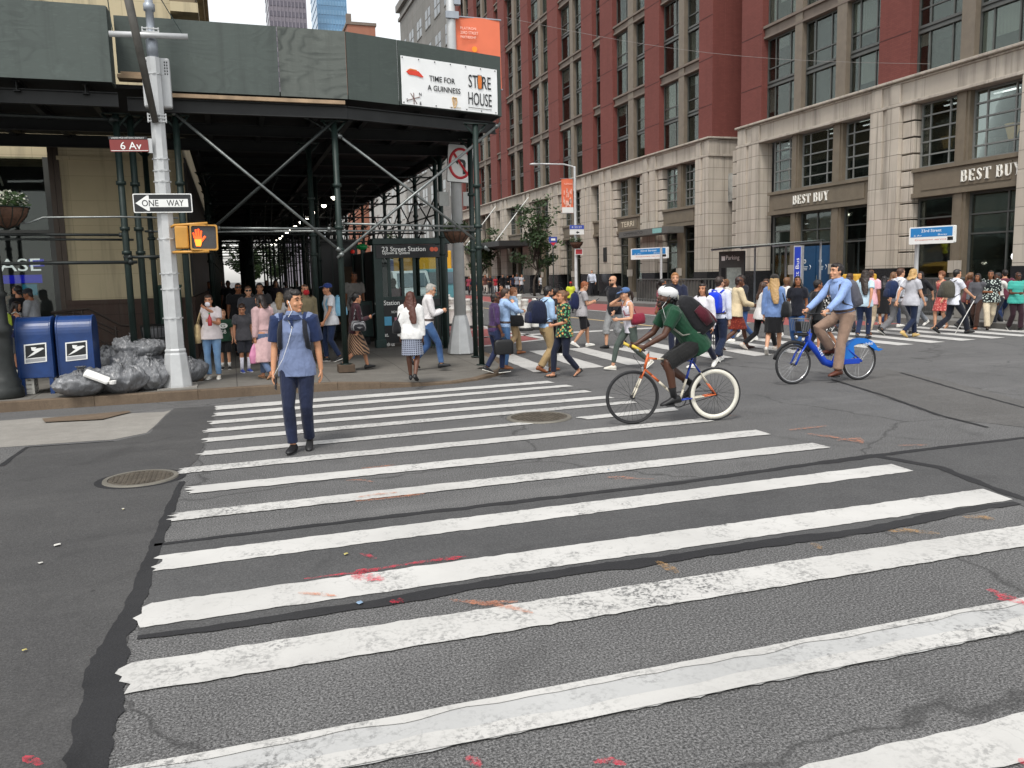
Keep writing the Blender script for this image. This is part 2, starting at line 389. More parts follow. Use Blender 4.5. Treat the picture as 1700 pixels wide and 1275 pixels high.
ST = [((358.5, 675), (358.5, 681.5), (909, 633), (921, 636), 0), ((357, 686.5), (357, 692), (940, 639.5), (952, 642), 0), ((349.7, 700), (348, 705.5), (971, 648.5), (983, 651.5), 0),
      ((343.8, 713.2), (341, 719), (1005, 658), (1021, 661.5), 0), ((341, 728.5), (338, 735.3), (1048, 666), (1058, 669.5), 1), ((333.5, 750.6), (329, 758), (872, 701.5), (886, 704.5), 1), ((957, 693.5), (975, 697.5), (1119, 677), (1127, 682), 0),
      ((304, 778), (299.7, 787.6), (1163.5, 695.6), (1187, 700), 1), ((314, 809), (314, 821), (1254.8, 714.5), (1280, 722), 0), ((291, 853), (282, 867), (1348.4, 736.3), (1380, 743.8), 1),
      ((263, 924.5), (258, 949.8), (1480, 771.7), (1516.8, 783.3), 0), ((240, 1004.4), (222.6, 1045.9), (1631.7, 813), (1682, 830.9), 0), ((212, 1104), (202, 1156), (1812, 856), (1880, 879), 1), ((190, 1281), (160, 1362), (2040, 931), (2130, 962), 2), ((120, 1571), (95, 1680), (2380, 1020), (2500, 1060), 3)]
for i, (a, b, c, d, k) in enumerate(ST): stripe(a, b, c, d, (M_WHITE, M_WHITE_W, M_WHITE_G, M_WHITE_W)[k], i)
b = MB()   # newer paint along both edges of the old grey stripe
for f0, f1 in ((0, .16), (.62, 1.0)):
    tl, bl, tr, br = (Vector(q) for q in ((190, 1281), (160, 1362), (2040, 931), (2130, 962)))
    p = [G(*tl.lerp(bl, f0)), G(*tl.lerp(bl, f1)), G(*tr.lerp(br, f1)), G(*tr.lerp(br, f0))]
    n = 90; rr = random.Random(int(f0*90)); prev = None
    for k in range(n+1):
        t = k/n; u = p[0].lerp(p[3], t); v = p[1].lerp(p[2], t); e = .03*noise.noise((t*25, f0*9, 3)); u.y += e*(1 if f0 else .2); v.y += e*(.2 if f0 else 1.4); u.z = v.z = .013
        if prev: b.quad(prev[1], v, u, prev[0])
        prev = (u, v)
struct(b.build('crosswalk_repaint', M_WHITE_W))
# second crosswalk, bus lane, lines beyond
for k in range(15):
    x = 5.62+k*1.04; y0 = 14.75+k*.075
    sheet('crosswalk_stripe', [(x-.24, y0), (x+.26, y0+.04), (x+.62, y0+4.1), (x+.12, y0+4.06)], .008, M_WHITE, .012, .3, 40+k)
sheet('bus_lane', [(17.3, 21.6), (20.35, 21.2), (21.0, 60), (21.0, 170), (17.4, 170), (17.0, 60)], .004, M_REDLANE, .01, .8, 61)
sheet('lane_line', [(16.85, 24.5), (17.05, 24.5), (16.9, 60), (17.2, 170), (17.0, 170), (16.75, 60)], .007, M_WHITE, .01, .6, 62)
sheet('centre_line', [(13.5, 24.8), (13.66, 24.8), (13.66, 170), (13.5, 170)], .007, M_YELLOW, .01, .6, 63)
sheet('stop_line', [(6.2, 23.6), (13.3, 24.1), (13.3, 24.6), (6.2, 24.1)], .008, M_WHITE, .01, .4, 64)
sheet('painted_island', [(5.9, 20.9), (8.3, 22.2), (8.6, 28), (8.4, 36), (5.9, 36)], .004, M_REDLANE, .01, .5, 65)
for a_, b_ in (((5.7, 20.6), (8.5, 22.1)), ((8.5, 22.1), (8.75, 36)), ((6.0, 23.2), (8.5, 24.6)), ((6, 26.4), (8.6, 27.8)), ((6, 29.4), (8.6, 30.8))):
    a_ = Vector(a_); b_ = Vector(b_); n = Vector((-(b_-a_).y, (b_-a_).x)).normalized()*.13
    sheet('lane_line', [a_-n, b_-n, b_+n, a_+n], .008, M_WHITE, .01, .4, 66)
# spray marks
def mark(px, wd, m, seed, z=.0165):
    P = [G(x, y) for x, y in px]; b = MB(); rr = random.Random(seed); pv = None; n = len(P)
    Q = []
    for i in range(n-1):
        for k in range(8): Q.append(P[i].lerp(P[i+1], k/8))
    Q.append(P[-1])
    for i, p in enumerate(Q):
        t = Q[min(i+1, len(Q)-1)]-Q[max(i-1, 0)]; nn = Vector((-t.y, t.x, 0)).normalized()
        wv = wd*(.55+.6*rr.random())*math.sin(math.pi*(.12+.76*i/(len(Q)-1))); a = p+nn*wv/2; c = p-nn*wv/2; a.z = c.z = z
        if pv: b.quad(pv[0], pv[1], c, a)
        pv = (a, c)
    return struct(b.build('spray_mark', m))
for k, (px, wd, m) in enumerate([([(505, 965), (590, 954), (690, 938), (776, 927)], .045, M_SPR_R), ([(585, 957), (612, 962), (638, 966)], .13, M_SPR_R), ([(590, 966), (600, 952), (628, 950)], .10, M_SPR_R), ([(715, 934), (745, 931), (768, 928)], .08, M_SPR_R),
     ([(598, 922), (612, 926), (624, 931)], .05, M_SPR_R), ([(648, 1004), (660, 1001), (668, 1006)], .07, M_SPR_R), ([(1640, 982), (1672, 996), (1708, 1010)], .09, M_SPR_R), ([(1655, 1000), (1690, 998)], .06, M_SPR_R),
     ([(775, 1262), (788, 1270), (796, 1282)], .06, M_SPR_R), ([(985, 1272), (1012, 1268), (1040, 1276)], .05, M_SPR_R), ([(1690, 1268), (1715, 1275)], .07, M_SPR_R), ([(40, 1262), (70, 1276)], .05, M_SPR_R),
     ([(745, 1000), (790, 1004), (840, 1010), (885, 1022)], .07, M_SPR_O), ([(800, 1005), (860, 1003)], .06, M_SPR_O), ([(495, 988), (530, 990), (560, 994)], .05, M_SPR_O), ([(575, 800), (600, 799), (622, 803)], .05, M_SPR_O), ([(590, 835), (640, 830), (690, 824), (705, 822)], .07, M_SPR_O), ([(595, 828), (620, 824), (660, 820)], .06, M_SPR_O),
     ([(1008, 795), (1035, 794), (1060, 798)], .06, M_SPR_O), ([(1020, 798), (1050, 797), (1088, 798)], .03, M_SPR_O), ([(1310, 716), (1345, 712), (1372, 709)], .08, M_SPR_O), ([(1340, 722), (1385, 728), (1425, 736)], .10, M_SPR_O), ([(1390, 733), (1425, 730), (1430, 738)], .10, M_SPR_O), ([(1490, 742), (1540, 741)], .05, M_SPR_O),
     ([(1600, 862), (1630, 861), (1650, 866)], .10, M_SPR_Y), ([(1475, 885), (1510, 884), (1560, 890)], .10, M_SPR_Y), ([(1090, 935), (1105, 943), (1125, 955)], .08, M_SPR_Y), ([(1350, 905), (1362, 915)], .07, M_SPR_Y), ([(600, 780), (640, 776), (655, 774)], .05, M_SPR_O), ([(1180, 690), (1225, 692)], .04, M_SPR_O)]):
    mark(px, wd, m, k)
for k, (x, y, s) in enumerate([(574, 920, .02), (68, 935, .02), (598, 1001, .025), (40, 1080, .012), (205, 845, .012), (1010, 780, .012), (205, 846, .008), (95, 905, .03)]):   # litter
    p = G(x, y, .012); b = MB(); q = [(p.x+s*math.cos(a)*rnd.uniform(.6, 1.3), p.y+s*math.sin(a)*rnd.uniform(.6, 1.3), .014+.004*(a % 2)) for a in [i*1.05 for i in range(6)]]
    b.add(q, [tuple(range(6))]); tag(b.build('litter', mat('litter %d' % (k % 3), ('#b3a765', '#c9c7c0', '#7d94ab')[k % 3] if k < 3 else '#bdbbb4', .7)), None, None, None, 'stuff')
# manhole covers
def manhole(px, py, r, ring):
    c = G(px, py); c.z = 0; o = empty('manhole_cover', c, 'round iron manhole cover set in the '+('dark asphalt patch by the tar seam' if ring else 'crosswalk behind the green-shirted cyclist\'s front wheel'), 'manhole cover')
    m = mat('cast iron worn', '#5d564c' if ring else '#3a3835', .7, .3, .3, 9, .8, 60)
    b = MB(); b.lathe([(r*.86, .006), (r*.86, .016), (r*.5, .017), (.01, .017)], c, 40)
    for i in range(-6, 7):
        for j in range(-6, 7):
            x, y = i*r*.125, j*r*.125
            if x*x+y*y < (r*.8)**2: b.box((c.x+x, c.y+y, .0205), (r*.07, r*.07, .007))
    b.build('cover_plate', m, o)
    b = MB(); b.lathe([(r*.88, .004), (r*.88, .019), (r, .019), (r*1.02, .003)], c, 40); b.build('rim', mat('cast iron rim', '#77736a' if ring else '#45423e', .6, .3), o)
    if ring: struct(sheet('tar_seam', [(c.x+r*1.22*math.cos(a), c.y+r*1.15*math.sin(a)) for a in [i*math.pi/12 for i in range(24)]], .0058, M_TAR, .02, .12, 9))
manhole(234, 795.5, .335, True); manhole(895, 694, .42, False)
# ------------------------------------------------------------------ near sidewalk with its kerb
KE = [(-7.0, 12.9, .15), (-3.44, 14.28-.35, .15), (-2.1, 14.0, .15), (-.6, 13.98, .15), (.7, 14.0, .15), (1.6, 13.98, .13), (2.3, 13.86, .10), (3.0, 13.82, .05), (3.63, 13.9, .035), (4.1, 14.12, .04), (4.55, 14.5, .06), (4.9, 14.95, .08), (5.12, 15.5, .10), (5.25, 16.3, .12), (5.35, 17.6, .14), (5.4, 19, .15), (5.4, 40, .15), (5.4, 200, .15)]
KE[0] = (-9.5, 13.95, .15); KE[1] = (-3.44, 13.98, .15)
INN = [(-9.5, 16, .15), (-3.44, 16, .15), (-2.1, 15.6, .15), (-.6, 15.6, .15), (.7, 15.6, .15), (1.6, 15.7, .15), (2.0, 15.9, .15), (2.5, 16.1, .14), (2.9, 16.3, .14), (3.1, 16.5, .14), (3.3, 16.8, .14), (3.5, 17.0, .14), (3.7, 17.2, .14), (3.9, 17.6, .15), (4.0, 18, .15), (4.0, 19.5, .15), (4.0, 40, .15), (4.0, 200, .15)]
def kerb_in(k=.17):
    out = []
    for i, p in enumerate(KE):
        t = Vector(KE[min(i+1, len(KE)-1)][:2])-Vector(KE[max(i-1, 0)][:2]); n = Vector((-t.y, t.x)).normalized()*k
        out.append((p[0]+n.x, p[1]+n.y, p[2]))
    return out
KI = kerb_in(); b = MB()
for i in range(len(KE)-1):
    b.quad(KI[i], KI[i+1], INN[i+1], INN[i])
n = len(INN); b.add([(-9.5, 200, .15)]+INN[::-1]+[], [tuple(range(n+1))])
o = b.build('sidewalk', M_WALK); struct(o)
bm = bmesh.new(); bm.from_mesh(o.data); bmesh.ops.triangulate(bm, faces=[f for f in bm.faces if len(f.verts) > 4])
for f in bm.faces:
    f.normal_update()
    if f.normal.z < 0: f.normal_flip()
bm.to_mesh(o.data); bm.free()
b = MB()
for i in range(len(KE)-1):
    a, c = Vector(KE[i]), Vector(KE[i+1]); ai, ci = Vector(KI[i]), Vector(KI[i+1])
    L = (c-a).length; n = max(1, round(L/1.7)) if L > 1 else 1
    for k in range(n):
        g = .006/L if n > 1 else 0; t0, t1 = k/n+g, (k+1)/n-g
        p, q, pi, qi = a.lerp(c, t0), a.lerp(c, t1), ai.lerp(ci, t0), ai.lerp(ci, t1); up = Vector((0, 0, .004))
        f = lambda v: Vector((v.x, v.y, -.02))
        b.add([p+up, q+up, qi+up, pi+up, f(p), f(q), f(qi), f(pi)], [(0, 1, 2, 3), (0, 4, 5, 1), (1, 5, 6, 2), (3, 7, 4, 0), (2, 6, 7, 3)])
struct(b.build('kerb', M_KERB, None, False, .012))
sheet('kerb_plate', gp([(70, 697), (100, 694), (213, 684), (218, 686), (170, 698), (75, 703)], 0), .02, M_KERB, .01, .2, 7)
# gum spots and cracks on the pavement come with its material; a stone joint line at the ramp
# ------------------------------------------------------------------ far sidewalk
sheet('far_sidewalk', [(21.0, 10), (26.6, 10), (26.6, 220), (21.2, 220), (21.2, 60)], .15, M_WALK2)
b = MB(); b.bb((20.78, 10, -.02), (21.0, 60, .155)); b.bb((20.9, 60, -.02), (21.2, 220, .155)); struct(b.build('far_kerb', M_KERB2))
# ------------------------------------------------------------------ building materials
def brickmat(key, c1, c2, rowh=.075, bw=.22, mortar=(.2, .17, .15), axes='YZ'):
    t = NT(key); tc = t.n('TexCoord'); sp = t.n('SeparateXYZ'); cb = t.n('CombineXYZ'); t.l(tc.outputs['Object'], sp.inputs[0])
    ad = t.n('Math', operation='ADD'); t.l(sp.outputs['X'], ad.inputs[0]); t.l(sp.outputs['Y'], ad.inputs[1])
    t.l(ad.outputs[0], cb.inputs[0]); t.l(sp.outputs['Z'], cb.inputs[1])
    br = t.n('TexBrick', Scale=1.0); br.inputs['Brick Width'].default_value = bw; br.inputs['Row Height'].default_value = rowh; br.inputs['Mortar Size'].default_value = .006
    br.inputs['Color1'].default_value = (*c1, 1); br.inputs['Color2'].default_value = (*c2, 1); br.inputs['Mortar'].default_value = (*mortar, 1); t.l(cb.outputs[0], br.inputs['Vector'])
    v = t.coord(); c = t.mix(t.ramp(t.noise(.35, 5, .6, v), [(.3, .35), (.7, 0)]), br.outputs['Color'], sc3(c1, .7))
    c = t.mix(t.ramp(t.noise(1.5, 4, .6, t.coord((1.5, 1.5, .15))), [(.5, 0), (.75, .35)]), c, sc3(c1, .6))
    t.base(c); t.rough(.85); t.bump(br.outputs['Fac'], -.3, .006); return t.m
def stonemat(key, c1, c2, bw=.72, rowh=.62, line=.012, dark=.28):
    t = NT(key); tc = t.n('TexCoord'); sp = t.n('SeparateXYZ'); cb = t.n('CombineXYZ'); t.l(tc.outputs['Object'], sp.inputs[0])
    ad = t.n('Math', operation='ADD'); t.l(sp.outputs['X'], ad.inputs[0]); t.l(sp.outputs['Y'], ad.inputs[1])
    t.l(ad.outputs[0], cb.inputs[0]); t.l(sp.outputs['Z'], cb.inputs[1])
    br = t.n('TexBrick', Scale=1.0, offset=0.0); br.inputs['Brick Width'].default_value = bw; br.inputs['Row Height'].default_value = rowh; br.inputs['Mortar Size'].default_value = line
    br.inputs['Color1'].default_value = (*c1, 1); br.inputs['Color2'].default_value = (*c2, 1); br.inputs['Mortar'].default_value = (*sc3(c1, dark), 1); t.l(cb.outputs[0], br.inputs['Vector'])
    v = t.coord(); c = t.mix(t.ramp(t.noise(.7, 6, .65, v), [(.35, .4), (.65, 0)]), br.outputs['Color'], sc3(c1, .72))
    c = t.mix(t.ramp(t.noise(1.3, 5, .65, t.coord((2.2, 2.2, .12))), [(.5, 0), (.72, .55)]), c, (.10, .085, .07))
    t.base(c); t.rough(.8); t.bump(t.noise(40, 3, .6, v), .25, .006); return t.m
M_BRICK = brickmat('red brick', (.155, .040, .031), (.185, .050, .039), mortar=(.125, .035, .028))
M_STONE = stonemat('limestone base', (.47, .415, .345), (.535, .475, .40))
M_STONE_P = stonemat('limestone plain', (.42, .37, .31), (.475, .425, .36), 1.55, 3.0, .010, .45)
M_TAN = mat('tan painted metal', (.155, .125, .088), .55, 0, .12, 3)
M_TANL = mat('tan mullion', (.165, .135, .102), .6, 0, .12, 3)
M_SPAND = mat('spandrel stone', (.158, .126, .102), .75, 0, .16, 2, .2)
M_FRAME = mat('window frame grey green', (.085, .088, .082), .45, .2, .1, 4)
M_FRAME_L = mat('shop frame grey', (.20, .205, .195), .45, .2, .1, 4)
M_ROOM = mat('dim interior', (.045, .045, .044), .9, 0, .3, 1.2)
def blindmat(key, c):
    t = NT(key); oi = t.n('ObjectInfo'); wv = t.n('TexWave', Scale=2.2, bands_direction='Y', Distortion=.3); t.l(t.coord(), wv.inputs['Vector'])
    c0 = t.mix(t.ramp(wv.outputs['Fac'], [(.2, 0), (.8, .35)]), c, sc3(c, .6)); t.base(t.mix(oi.outputs['Random'], c0, sc3(c, .35))); t.rough(.9); return t.m
M_BLIND = blindmat('window blind', (.85, .86, .80))
def glassmat(key, tint, refl=1.0):
    t = NT(key); tr = t.n('BsdfTransparent'); tr.inputs[0].default_value = (*tint, 1); gl = t.n('BsdfGlossy'); gl.inputs['Roughness'].default_value = .03
    v = t.coord(); bp = t.n('Bump', Strength=.12, Distance=.02); t.l(t.noise(.9, 2, .5, v), bp.inputs['Height']); t.l(bp.outputs[0], gl.inputs['Normal'])
    gl.inputs[0].default_value = (.68, .71, .69, 1)
    oi = t.n('ObjectInfo'); wn_ = t.n('TexWhiteNoise', noise_dimensions='1D'); mw_ = t.n('Math', operation='MULTIPLY'); t.l(oi.outputs['Random'], mw_.inputs[0]); mw_.inputs[1].default_value = 97.0; t.l(mw_.outputs[0], wn_.inputs['W'])
    v1 = t.n('VectorMath', operation='SUBTRACT'); t.l(wn_.outputs['Color'], v1.inputs[0]); v1.inputs[1].default_value = (.5, .5, .5); v2 = t.n('VectorMath', operation='SCALE'); t.l(v1.outputs[0], v2.inputs[0]); v2.inputs['Scale'].default_value = .22
    v3 = t.n('VectorMath', operation='ADD'); t.l(bp.outputs[0], v3.inputs[0]); t.l(v2.outputs[0], v3.inputs[1]); v4 = t.n('VectorMath', operation='NORMALIZE'); t.l(v3.outputs[0], v4.inputs[0]); t.l(v4.outputs[0], gl.inputs['Normal'])
    lw = t.n('Fresnel', IOR=1.6); t.l(v4.outputs[0], lw.inputs['Normal']); mm = t.n('Math', operation='MULTIPLY'); t.l(lw.outputs[0], mm.inputs[0]); mm.inputs[1].default_value = refl; mm.use_clamp = True
    mx = t.n('MixShader'); t.l(mm.outputs[0], mx.inputs[0]); t.l(tr.outputs[0], mx.inputs[1]); t.l(gl.outputs[0], mx.inputs[2]); t.l(mx.outputs[0], t.t.nodes['Material Output'].inputs[0]); return t.m
M_GLASS = glassmat('window glass', (.66, .69, .67), .55)
M_GLASS_S = glassmat('shop glass', (.72, .76, .74), .8)
# ------------------------------------------------------------------ red brick building along the far side of the street
XF = 25.5
red = empty('brick_building', (XF+6, 55, .15), 'long red brick building with stone base and rows of paired windows across the street', 'building')
TOP = 36.0
FL = [(9.12, 13.0, 10.68, 10.97), (13.63, 17.67, 15.35, 15.64), (18.25, 22.25, 20.0, 20.3), (22.85, 26.85, 24.6, 24.9), (27.45, 31.4, 29.2, 29.5), (32.0, 35.9, 33.7, 34.0)]
# columns along Y: kind, from, to
UP = [('w', 21.6, 23.79), ('m', 23.79, 24.37), ('w', 24.37, 26.63), ('p', 26.63, 28.30), ('w', 28.30, 30.35), ('m', 30.35, 30.96), ('w', 30.96, 33.28), ('m', 33.28, 33.80), ('w', 33.80, 36.19), ('p', 36.19, 37.93),
      ('p', 40.64, 42.02), ('w', 42.02, 43.82), ('m', 43.82, 44.43), ('w', 44.43, 46.59), ('p', 46.59, 48.45), ('w', 48.45, 50.19), ('m', 50.19, 50.96), ('w', 50.96, 53.08), ('p', 53.08, 55.07), ('n', 55.07, 56.39), ('p', 56.39, 58.32),
      ('w', 58.32, 60.13), ('m', 60.13, 60.71), ('w', 60.71, 62.91), ('p', 62.91, 65.11), ('w', 65.11, 66.89), ('m', 66.89, 67.46), ('w', 67.46, 69.65), ('p', 69.65, 71.50), ('w', 71.50, 73.44), ('m', 73.44, 74.1), ('w', 74.1, 76.0), ('p', 76.0, 77.9),
      ('n', 77.9, 79.2), ('p', 79.2, 81.2), ('w', 81.2, 83.1), ('m', 83.1, 83.7), ('w', 83.7, 85.8), ('p', 85.8, 87.8), ('w', 87.8, 89.6), ('m', 89.6, 90.1), ('w', 90.1, 91.8), ('p', 91.8, 93.4)]
pier, mull, spn, rail = MB(), MB(), MB(), MB()
for k, a, c in UP:
    if k == 'p':
        pier.bb((XF, a, 9.1), (XF+.75, c, TOP)); pier.mi = 1
        for f in FL:
            for z in (f[2]+.14, f[1]+.3): pier.bb((XF-.006, a+.002, z-.025), (XF-.0005, c-.002, z+.025))
        pier.mi = 0; pier.cut()
    elif k == 'm': mull.bb((XF+.10, a, 9.1), (XF+.5, c, TOP)).cut()
pier.bb((XF, 19.0, 9.1), (XF+.75, 21.6, TOP)).cut(); pier.bb((XF+.76, 37.931, 9.1), (XF+3.2, 38.13, TOP)).cut(); pier.bb((XF+.751, 40.64, 9.1), (XF+3.2, 41.2, TOP))
i = 0
while i < len(UP):                                   # runs of windows between piers
    if UP[i][0] in 'wn':
        j = i
        while j+1 < len(UP) and UP[j+1][0] in 'wnm': j += 1
        y0, y1 = UP[i][1], UP[j][2]
        for n_, (z0, z1, r0, r1) in enumerate(FL):
            zt = FL[n_+1][0] if n_+1 < len(FL) else TOP
            spn.bb((XF+.16, y0, z1), (XF+.6, y1, zt)); spn.bb((XF+.04, y0+.003, zt-.14), (XF+.1599, y1-.003, zt-.02)); spn.bb((XF+.08, y0+.003, z1+.02), (XF+.1598, y1-.003, z1+.12)); spn.cut()
        i = j
    i += 1
pier.build_each('pier', [M_BRICK, mat('joint dark red', (.07, .02, .017), .9)], red, False, .02); mull.build_each('mullion', M_TANL, red); spn.build_each('spandrel', M_SPAND, red)
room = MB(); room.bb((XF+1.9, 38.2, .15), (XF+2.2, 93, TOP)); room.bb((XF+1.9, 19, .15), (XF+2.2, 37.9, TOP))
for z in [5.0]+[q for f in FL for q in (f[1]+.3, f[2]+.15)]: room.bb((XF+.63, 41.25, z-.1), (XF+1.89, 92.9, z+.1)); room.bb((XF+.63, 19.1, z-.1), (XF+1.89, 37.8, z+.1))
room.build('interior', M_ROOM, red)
b = MB(); b.bb((XF+2.3, 19, TOP-.3), (XF+14, 93.4, TOP)); b.build('roof', M_SPAND, red)
b = MB(); b.bb((XF+2.9, 37.95, .15), (XF+3.1, 40.63, TOP)); b.build('recess_wall', M_BRICK, red)
NW = 0
def window(y0, y1, z0, z1, xs, rails, muntY, muntZ, fm, gm, name='window', blind=.5, fw=.07, seedv=0):
    """frame (the part), pane and blind (its sub-parts) set back in the wall"""
    rr = random.Random(seedv)
    b = MB(); g = .004; y0 += g; y1 -= g; z0 += g; z1 -= g
    b.bb((xs, y0, z0), (xs+.10, y0+fw, z1)); b.bb((xs, y1-fw, z0), (xs+.10, y1, z1)); b.bb((xs, y0+fw, z0), (xs+.10, y1-fw, z0+fw)); b.bb((xs, y0+fw, z1-fw), (xs+.10, y1-fw, z1))
    for a, c in rails:
        b.bb((xs-.05, y0+fw, a), (xs+.1, y1-fw, a+.10)); b.bb((xs-.05, y0+fw, c-.10), (xs+.1, y1-fw, c)); b.bb((xs+.02, y0+fw, a+.1), (xs+.1, y1-fw, c-.1))
    for y in muntY: b.bb((xs+.015, y-.03, z0+fw), (xs+.085, y+.03, z1-fw))
    for z in muntZ: b.bb((xs+.005, y0+fw, z-.028), (xs+.095, y1-fw, z+.028))
    o = b.build(name, fm, red)
    p = MB(); p.bb((xs+.045, y0+fw*.6, z0+fw*.6), (xs+.055, y1-fw*.6, z1-fw*.6)); p.build('pane', gm, o)
    if blind:
        bl = MB(); lims = [z0]+[q for r in rails for q in r]+[z1]; ys = [y0]+list(muntY)+[y1]; any_ = False
        for q in range(0, len(lims), 2):
            for e in range(len(ys)-1):
                if rr.random() < blind:
                    h = lims[q+1]-lims[q]; d = h*rr.choice([.3, .5, .98, .98, .75, .62]); w0 = (ys[e+1]-ys[e])*(0 if rr.random() < .5 else rr.uniform(.1, .5)); bl.bb((xs+.09, ys[e]+.05+w0*(rr.random() < .5), lims[q+1]-d), (xs+.096, ys[e+1]-.05-w0*.6, lims[q+1]-.02)); any_ = True
        if any_: bl.build('blind', M_BLIND, o)
    return o
def inframe(y, z, pad=25):
    a = proj((XF, y, z)); return -pad < a[0] < 1700+pad and -pad < a[1]
for k, a, c in UP:
    if k in 'wn':
        for f, (z0, z1, r0, r1) in enumerate(FL):
            if not (inframe(a, z0) or inframe(c, z0)): continue
            wd = c-a; NW += 1
            mY = [a+wd*.27, a+wd*.74] if k == 'w' and a < 38 else ([a+wd*.34] if k == 'w' else [a+wd*.5])
            window(a, c, z0, z1, XF+.34, [(r0, r1)], mY, [r1+.62], M_FRAME, M_GLASS, 'window', .62, .07, NW)
for f, (z0, z1, r0, r1) in enumerate(FL[:2]):       # dark slots in the recess
    b = MB(); b.bb((XF+2.8, 38.3, z0), (XF+2.895, 40.3, z1)); b.bb((XF+2.7, 38.3, r0), (XF+2.799, 40.3, r1)); b.build('recess_window', M_FRAME, red)
# cornice over the base
b = MB()
for y0, y1 in ((19.0, 37.93), (40.64, 93.4)):
    b.bb((XF-.10, y0, 8.16), (XF+.5, y1, 8.98)); b.bb((XF-.30, y0-.12, 8.98), (XF+.45, y1+.12, 9.09)); b.bb((XF-.24, y0-.08, 8.04), (XF+.45, y1+.08, 8.16)); b.bb((XF-.17, y0-.04, 8.90), (XF+.4, y1+.04, 8.979))
b.bb((XF+.501, 40.64, 8.16), (XF+3.1, 40.95, 8.98)); b.bb((XF+.451, 40.5, 8.98), (XF+3.1, 41, 9.09)); b.bb((XF+.451, 40.54, 8.04), (XF+3.1, 41, 8.16))
b.build('cornice', M_STONE_P, red, False, .02)
PIERS = [(26.86, 28.43), (36.05, 37.93), (40.64, 42.02), (46.70, 48.40), (53.08, 55.0), (56.39, 58.2), (62.91, 65.0), (69.65, 71.4), (76.0, 77.9), (79.2, 81.1), (85.8, 87.7), (91.8, 93.4), (19.2, 21.5)]
st, qn, pb, bk = MB(), MB(), MB(), MB()
for a, c in PIERS:
    m = (a+c)/2; st.cut(); bk.cut(); pb.cut(); qn.cut()
    st.bb((XF-.22, a, 1.75), (XF+.6, m-.11, 8.04)); st.bb((XF-.22, m+.11, 1.75), (XF+.6, c, 8.04)); st.bb((XF-.14, m-.109, 1.75), (XF+.6, m+.109, 8.04)); st.bb((XF-.225, a-.01, 1.75), (XF-.2, c+.01, 4.9))
    bk.bb((XF-.20, a+.02, 8.17), (XF-.101, a+(c-a)*.36, 8.89)); bk.cut(); bk.bb((XF-.20, c-(c-a)*.36, 8.17), (XF-.101, c-.02, 8.89))
    pb.bb((XF-.26, a-.02, .15), (XF+.62, c+.02, 1.75))
    if a in (26.86, 46.70, 53.08, 62.91, 69.65):
        for z in [1.75+.63*k for k in range(10)]: qn.bb((XF-.05, a-.62, z+.02), (XF+.5, a-.03, z+.60))
    if a in (36.05, 46.70, 56.39, 69.65, 79.2):
        for z in [1.75+.63*k for k in range(10)]: qn.bb((XF-.05, c+.03, z+.02), (XF+.5, c+.62, z+.60))
st.bb((XF+.601, 40.64, 1.75), (XF+3.0, 41.1, 8.04))
st.build_each('stone_pier', M_STONE, red, False, .015); qn.build_each('quoin', M_STONE, red, False, .02); bk.build_each('bracket', M_STONE_P, red, False, .015); pb.build_each('plinth', mat('black granite', (.022, .022, .024), .25, 0, .3, 12), red)
# base bays: tan mullions, sign bands, shop windows
BAY = [(21.5, 26.2, [(23.79, 24.37)]), (28.45, 35.4, [(30.35, 30.96), (33.28, 33.80)]), (42.05, 46.0, [(43.82, 44.43)]), (49.1, 52.4, [(50.19, 50.96)]), (55.02, 56.37, []), (58.9, 62.2, [(60.13, 60.71)]), (65.05, 69.0, [(66.89, 67.46)]), (72.1, 75.95, [(73.44, 74.1)]), (77.95, 79.15, []), (81.8, 85.75, [(83.1, 83.7)]), (87.8, 91.7, [(89.6, 90.1)])]
tm, tb, tn = MB(), MB(), MB()
for y0, y1, ms in BAY:
    tb.bb((XF+.0, y0, 4.62), (XF+.5, y1, 5.42)); tb.bb((XF-.10, y0-.05, 5.42), (XF+.45, y1+.05, 5.56)); tb.bb((XF-.08, y0-.05, 4.45), (XF+.45, y1+.05, 4.62)); tb.bb((XF-.03, y0+.4, 4.70), (XF-.0005, y1-.4, 5.34))
    edges = [y0]+[q for m in ms for q in m]+[y1]; tb.cut()
    for a, c in ms:
        tm.cut(); tn.cut()
        tm.bb((XF+.05, a, .5), (XF+.5, c, 4.449)); tm.bb((XF+.05, a, 5.561), (XF+.5, c, 8.039)); tm.bb((XF-.0, a+.12, .5), (XF+.0499, c-.12, 4.449)); tm.bb((XF-.0, a+.12, 5.561), (XF+.0499, c-.12, 8.039)); tn.bb((XF-.03, a-.02, .15), (XF+.52, c+.02, .5)); tn.bb((XF-.02, a-.02, 1.55), (XF+.0499-.06, c+.02, 2.0))
    for q in range(0, len(edges), 2):
        a, c = edges[q], edges[q+1]
        if not inframe(a, 3, 60) and not inframe(c, 3, 60): continue
        if y0 > 80: continue
        n = 2 if c-a > 1.6 else 1
        mY = [a+(c-a)*.26, a+(c-a)*.76] if n == 2 else [(a+c)/2]
        NW += 1; window(a, c, 5.57, 8.03, XF+.25, [], mY, [5.57+2.46*k/5 for k in (1, 2, 3, 4)], M_FRAME_L, M_GLASS_S, 'shop_window', .12, .07, NW+500)
        if (a, c) == (30.96, 33.28):
            window(a, c, 2.95, 4.44, XF+.25, [], [(a+c)/2], [3.6], M_FRAME, M_GLASS_S, 'transom_window', 0, .07)
        else:
            NW += 1; window(a, c, .5, 4.44, XF+.25, [], [a+(c-a)*.3] if c-a > 2 else [], [2.95, 3.65], M_FRAME, M_GLASS_S, 'shop_window', .0, .08, NW+500)
tm.build_each('shop_mullion', M_TAN, red); tb.build_each('sign_band', M_TAN, red); tn.build_each('mullion_base', M_STONE_P, red)
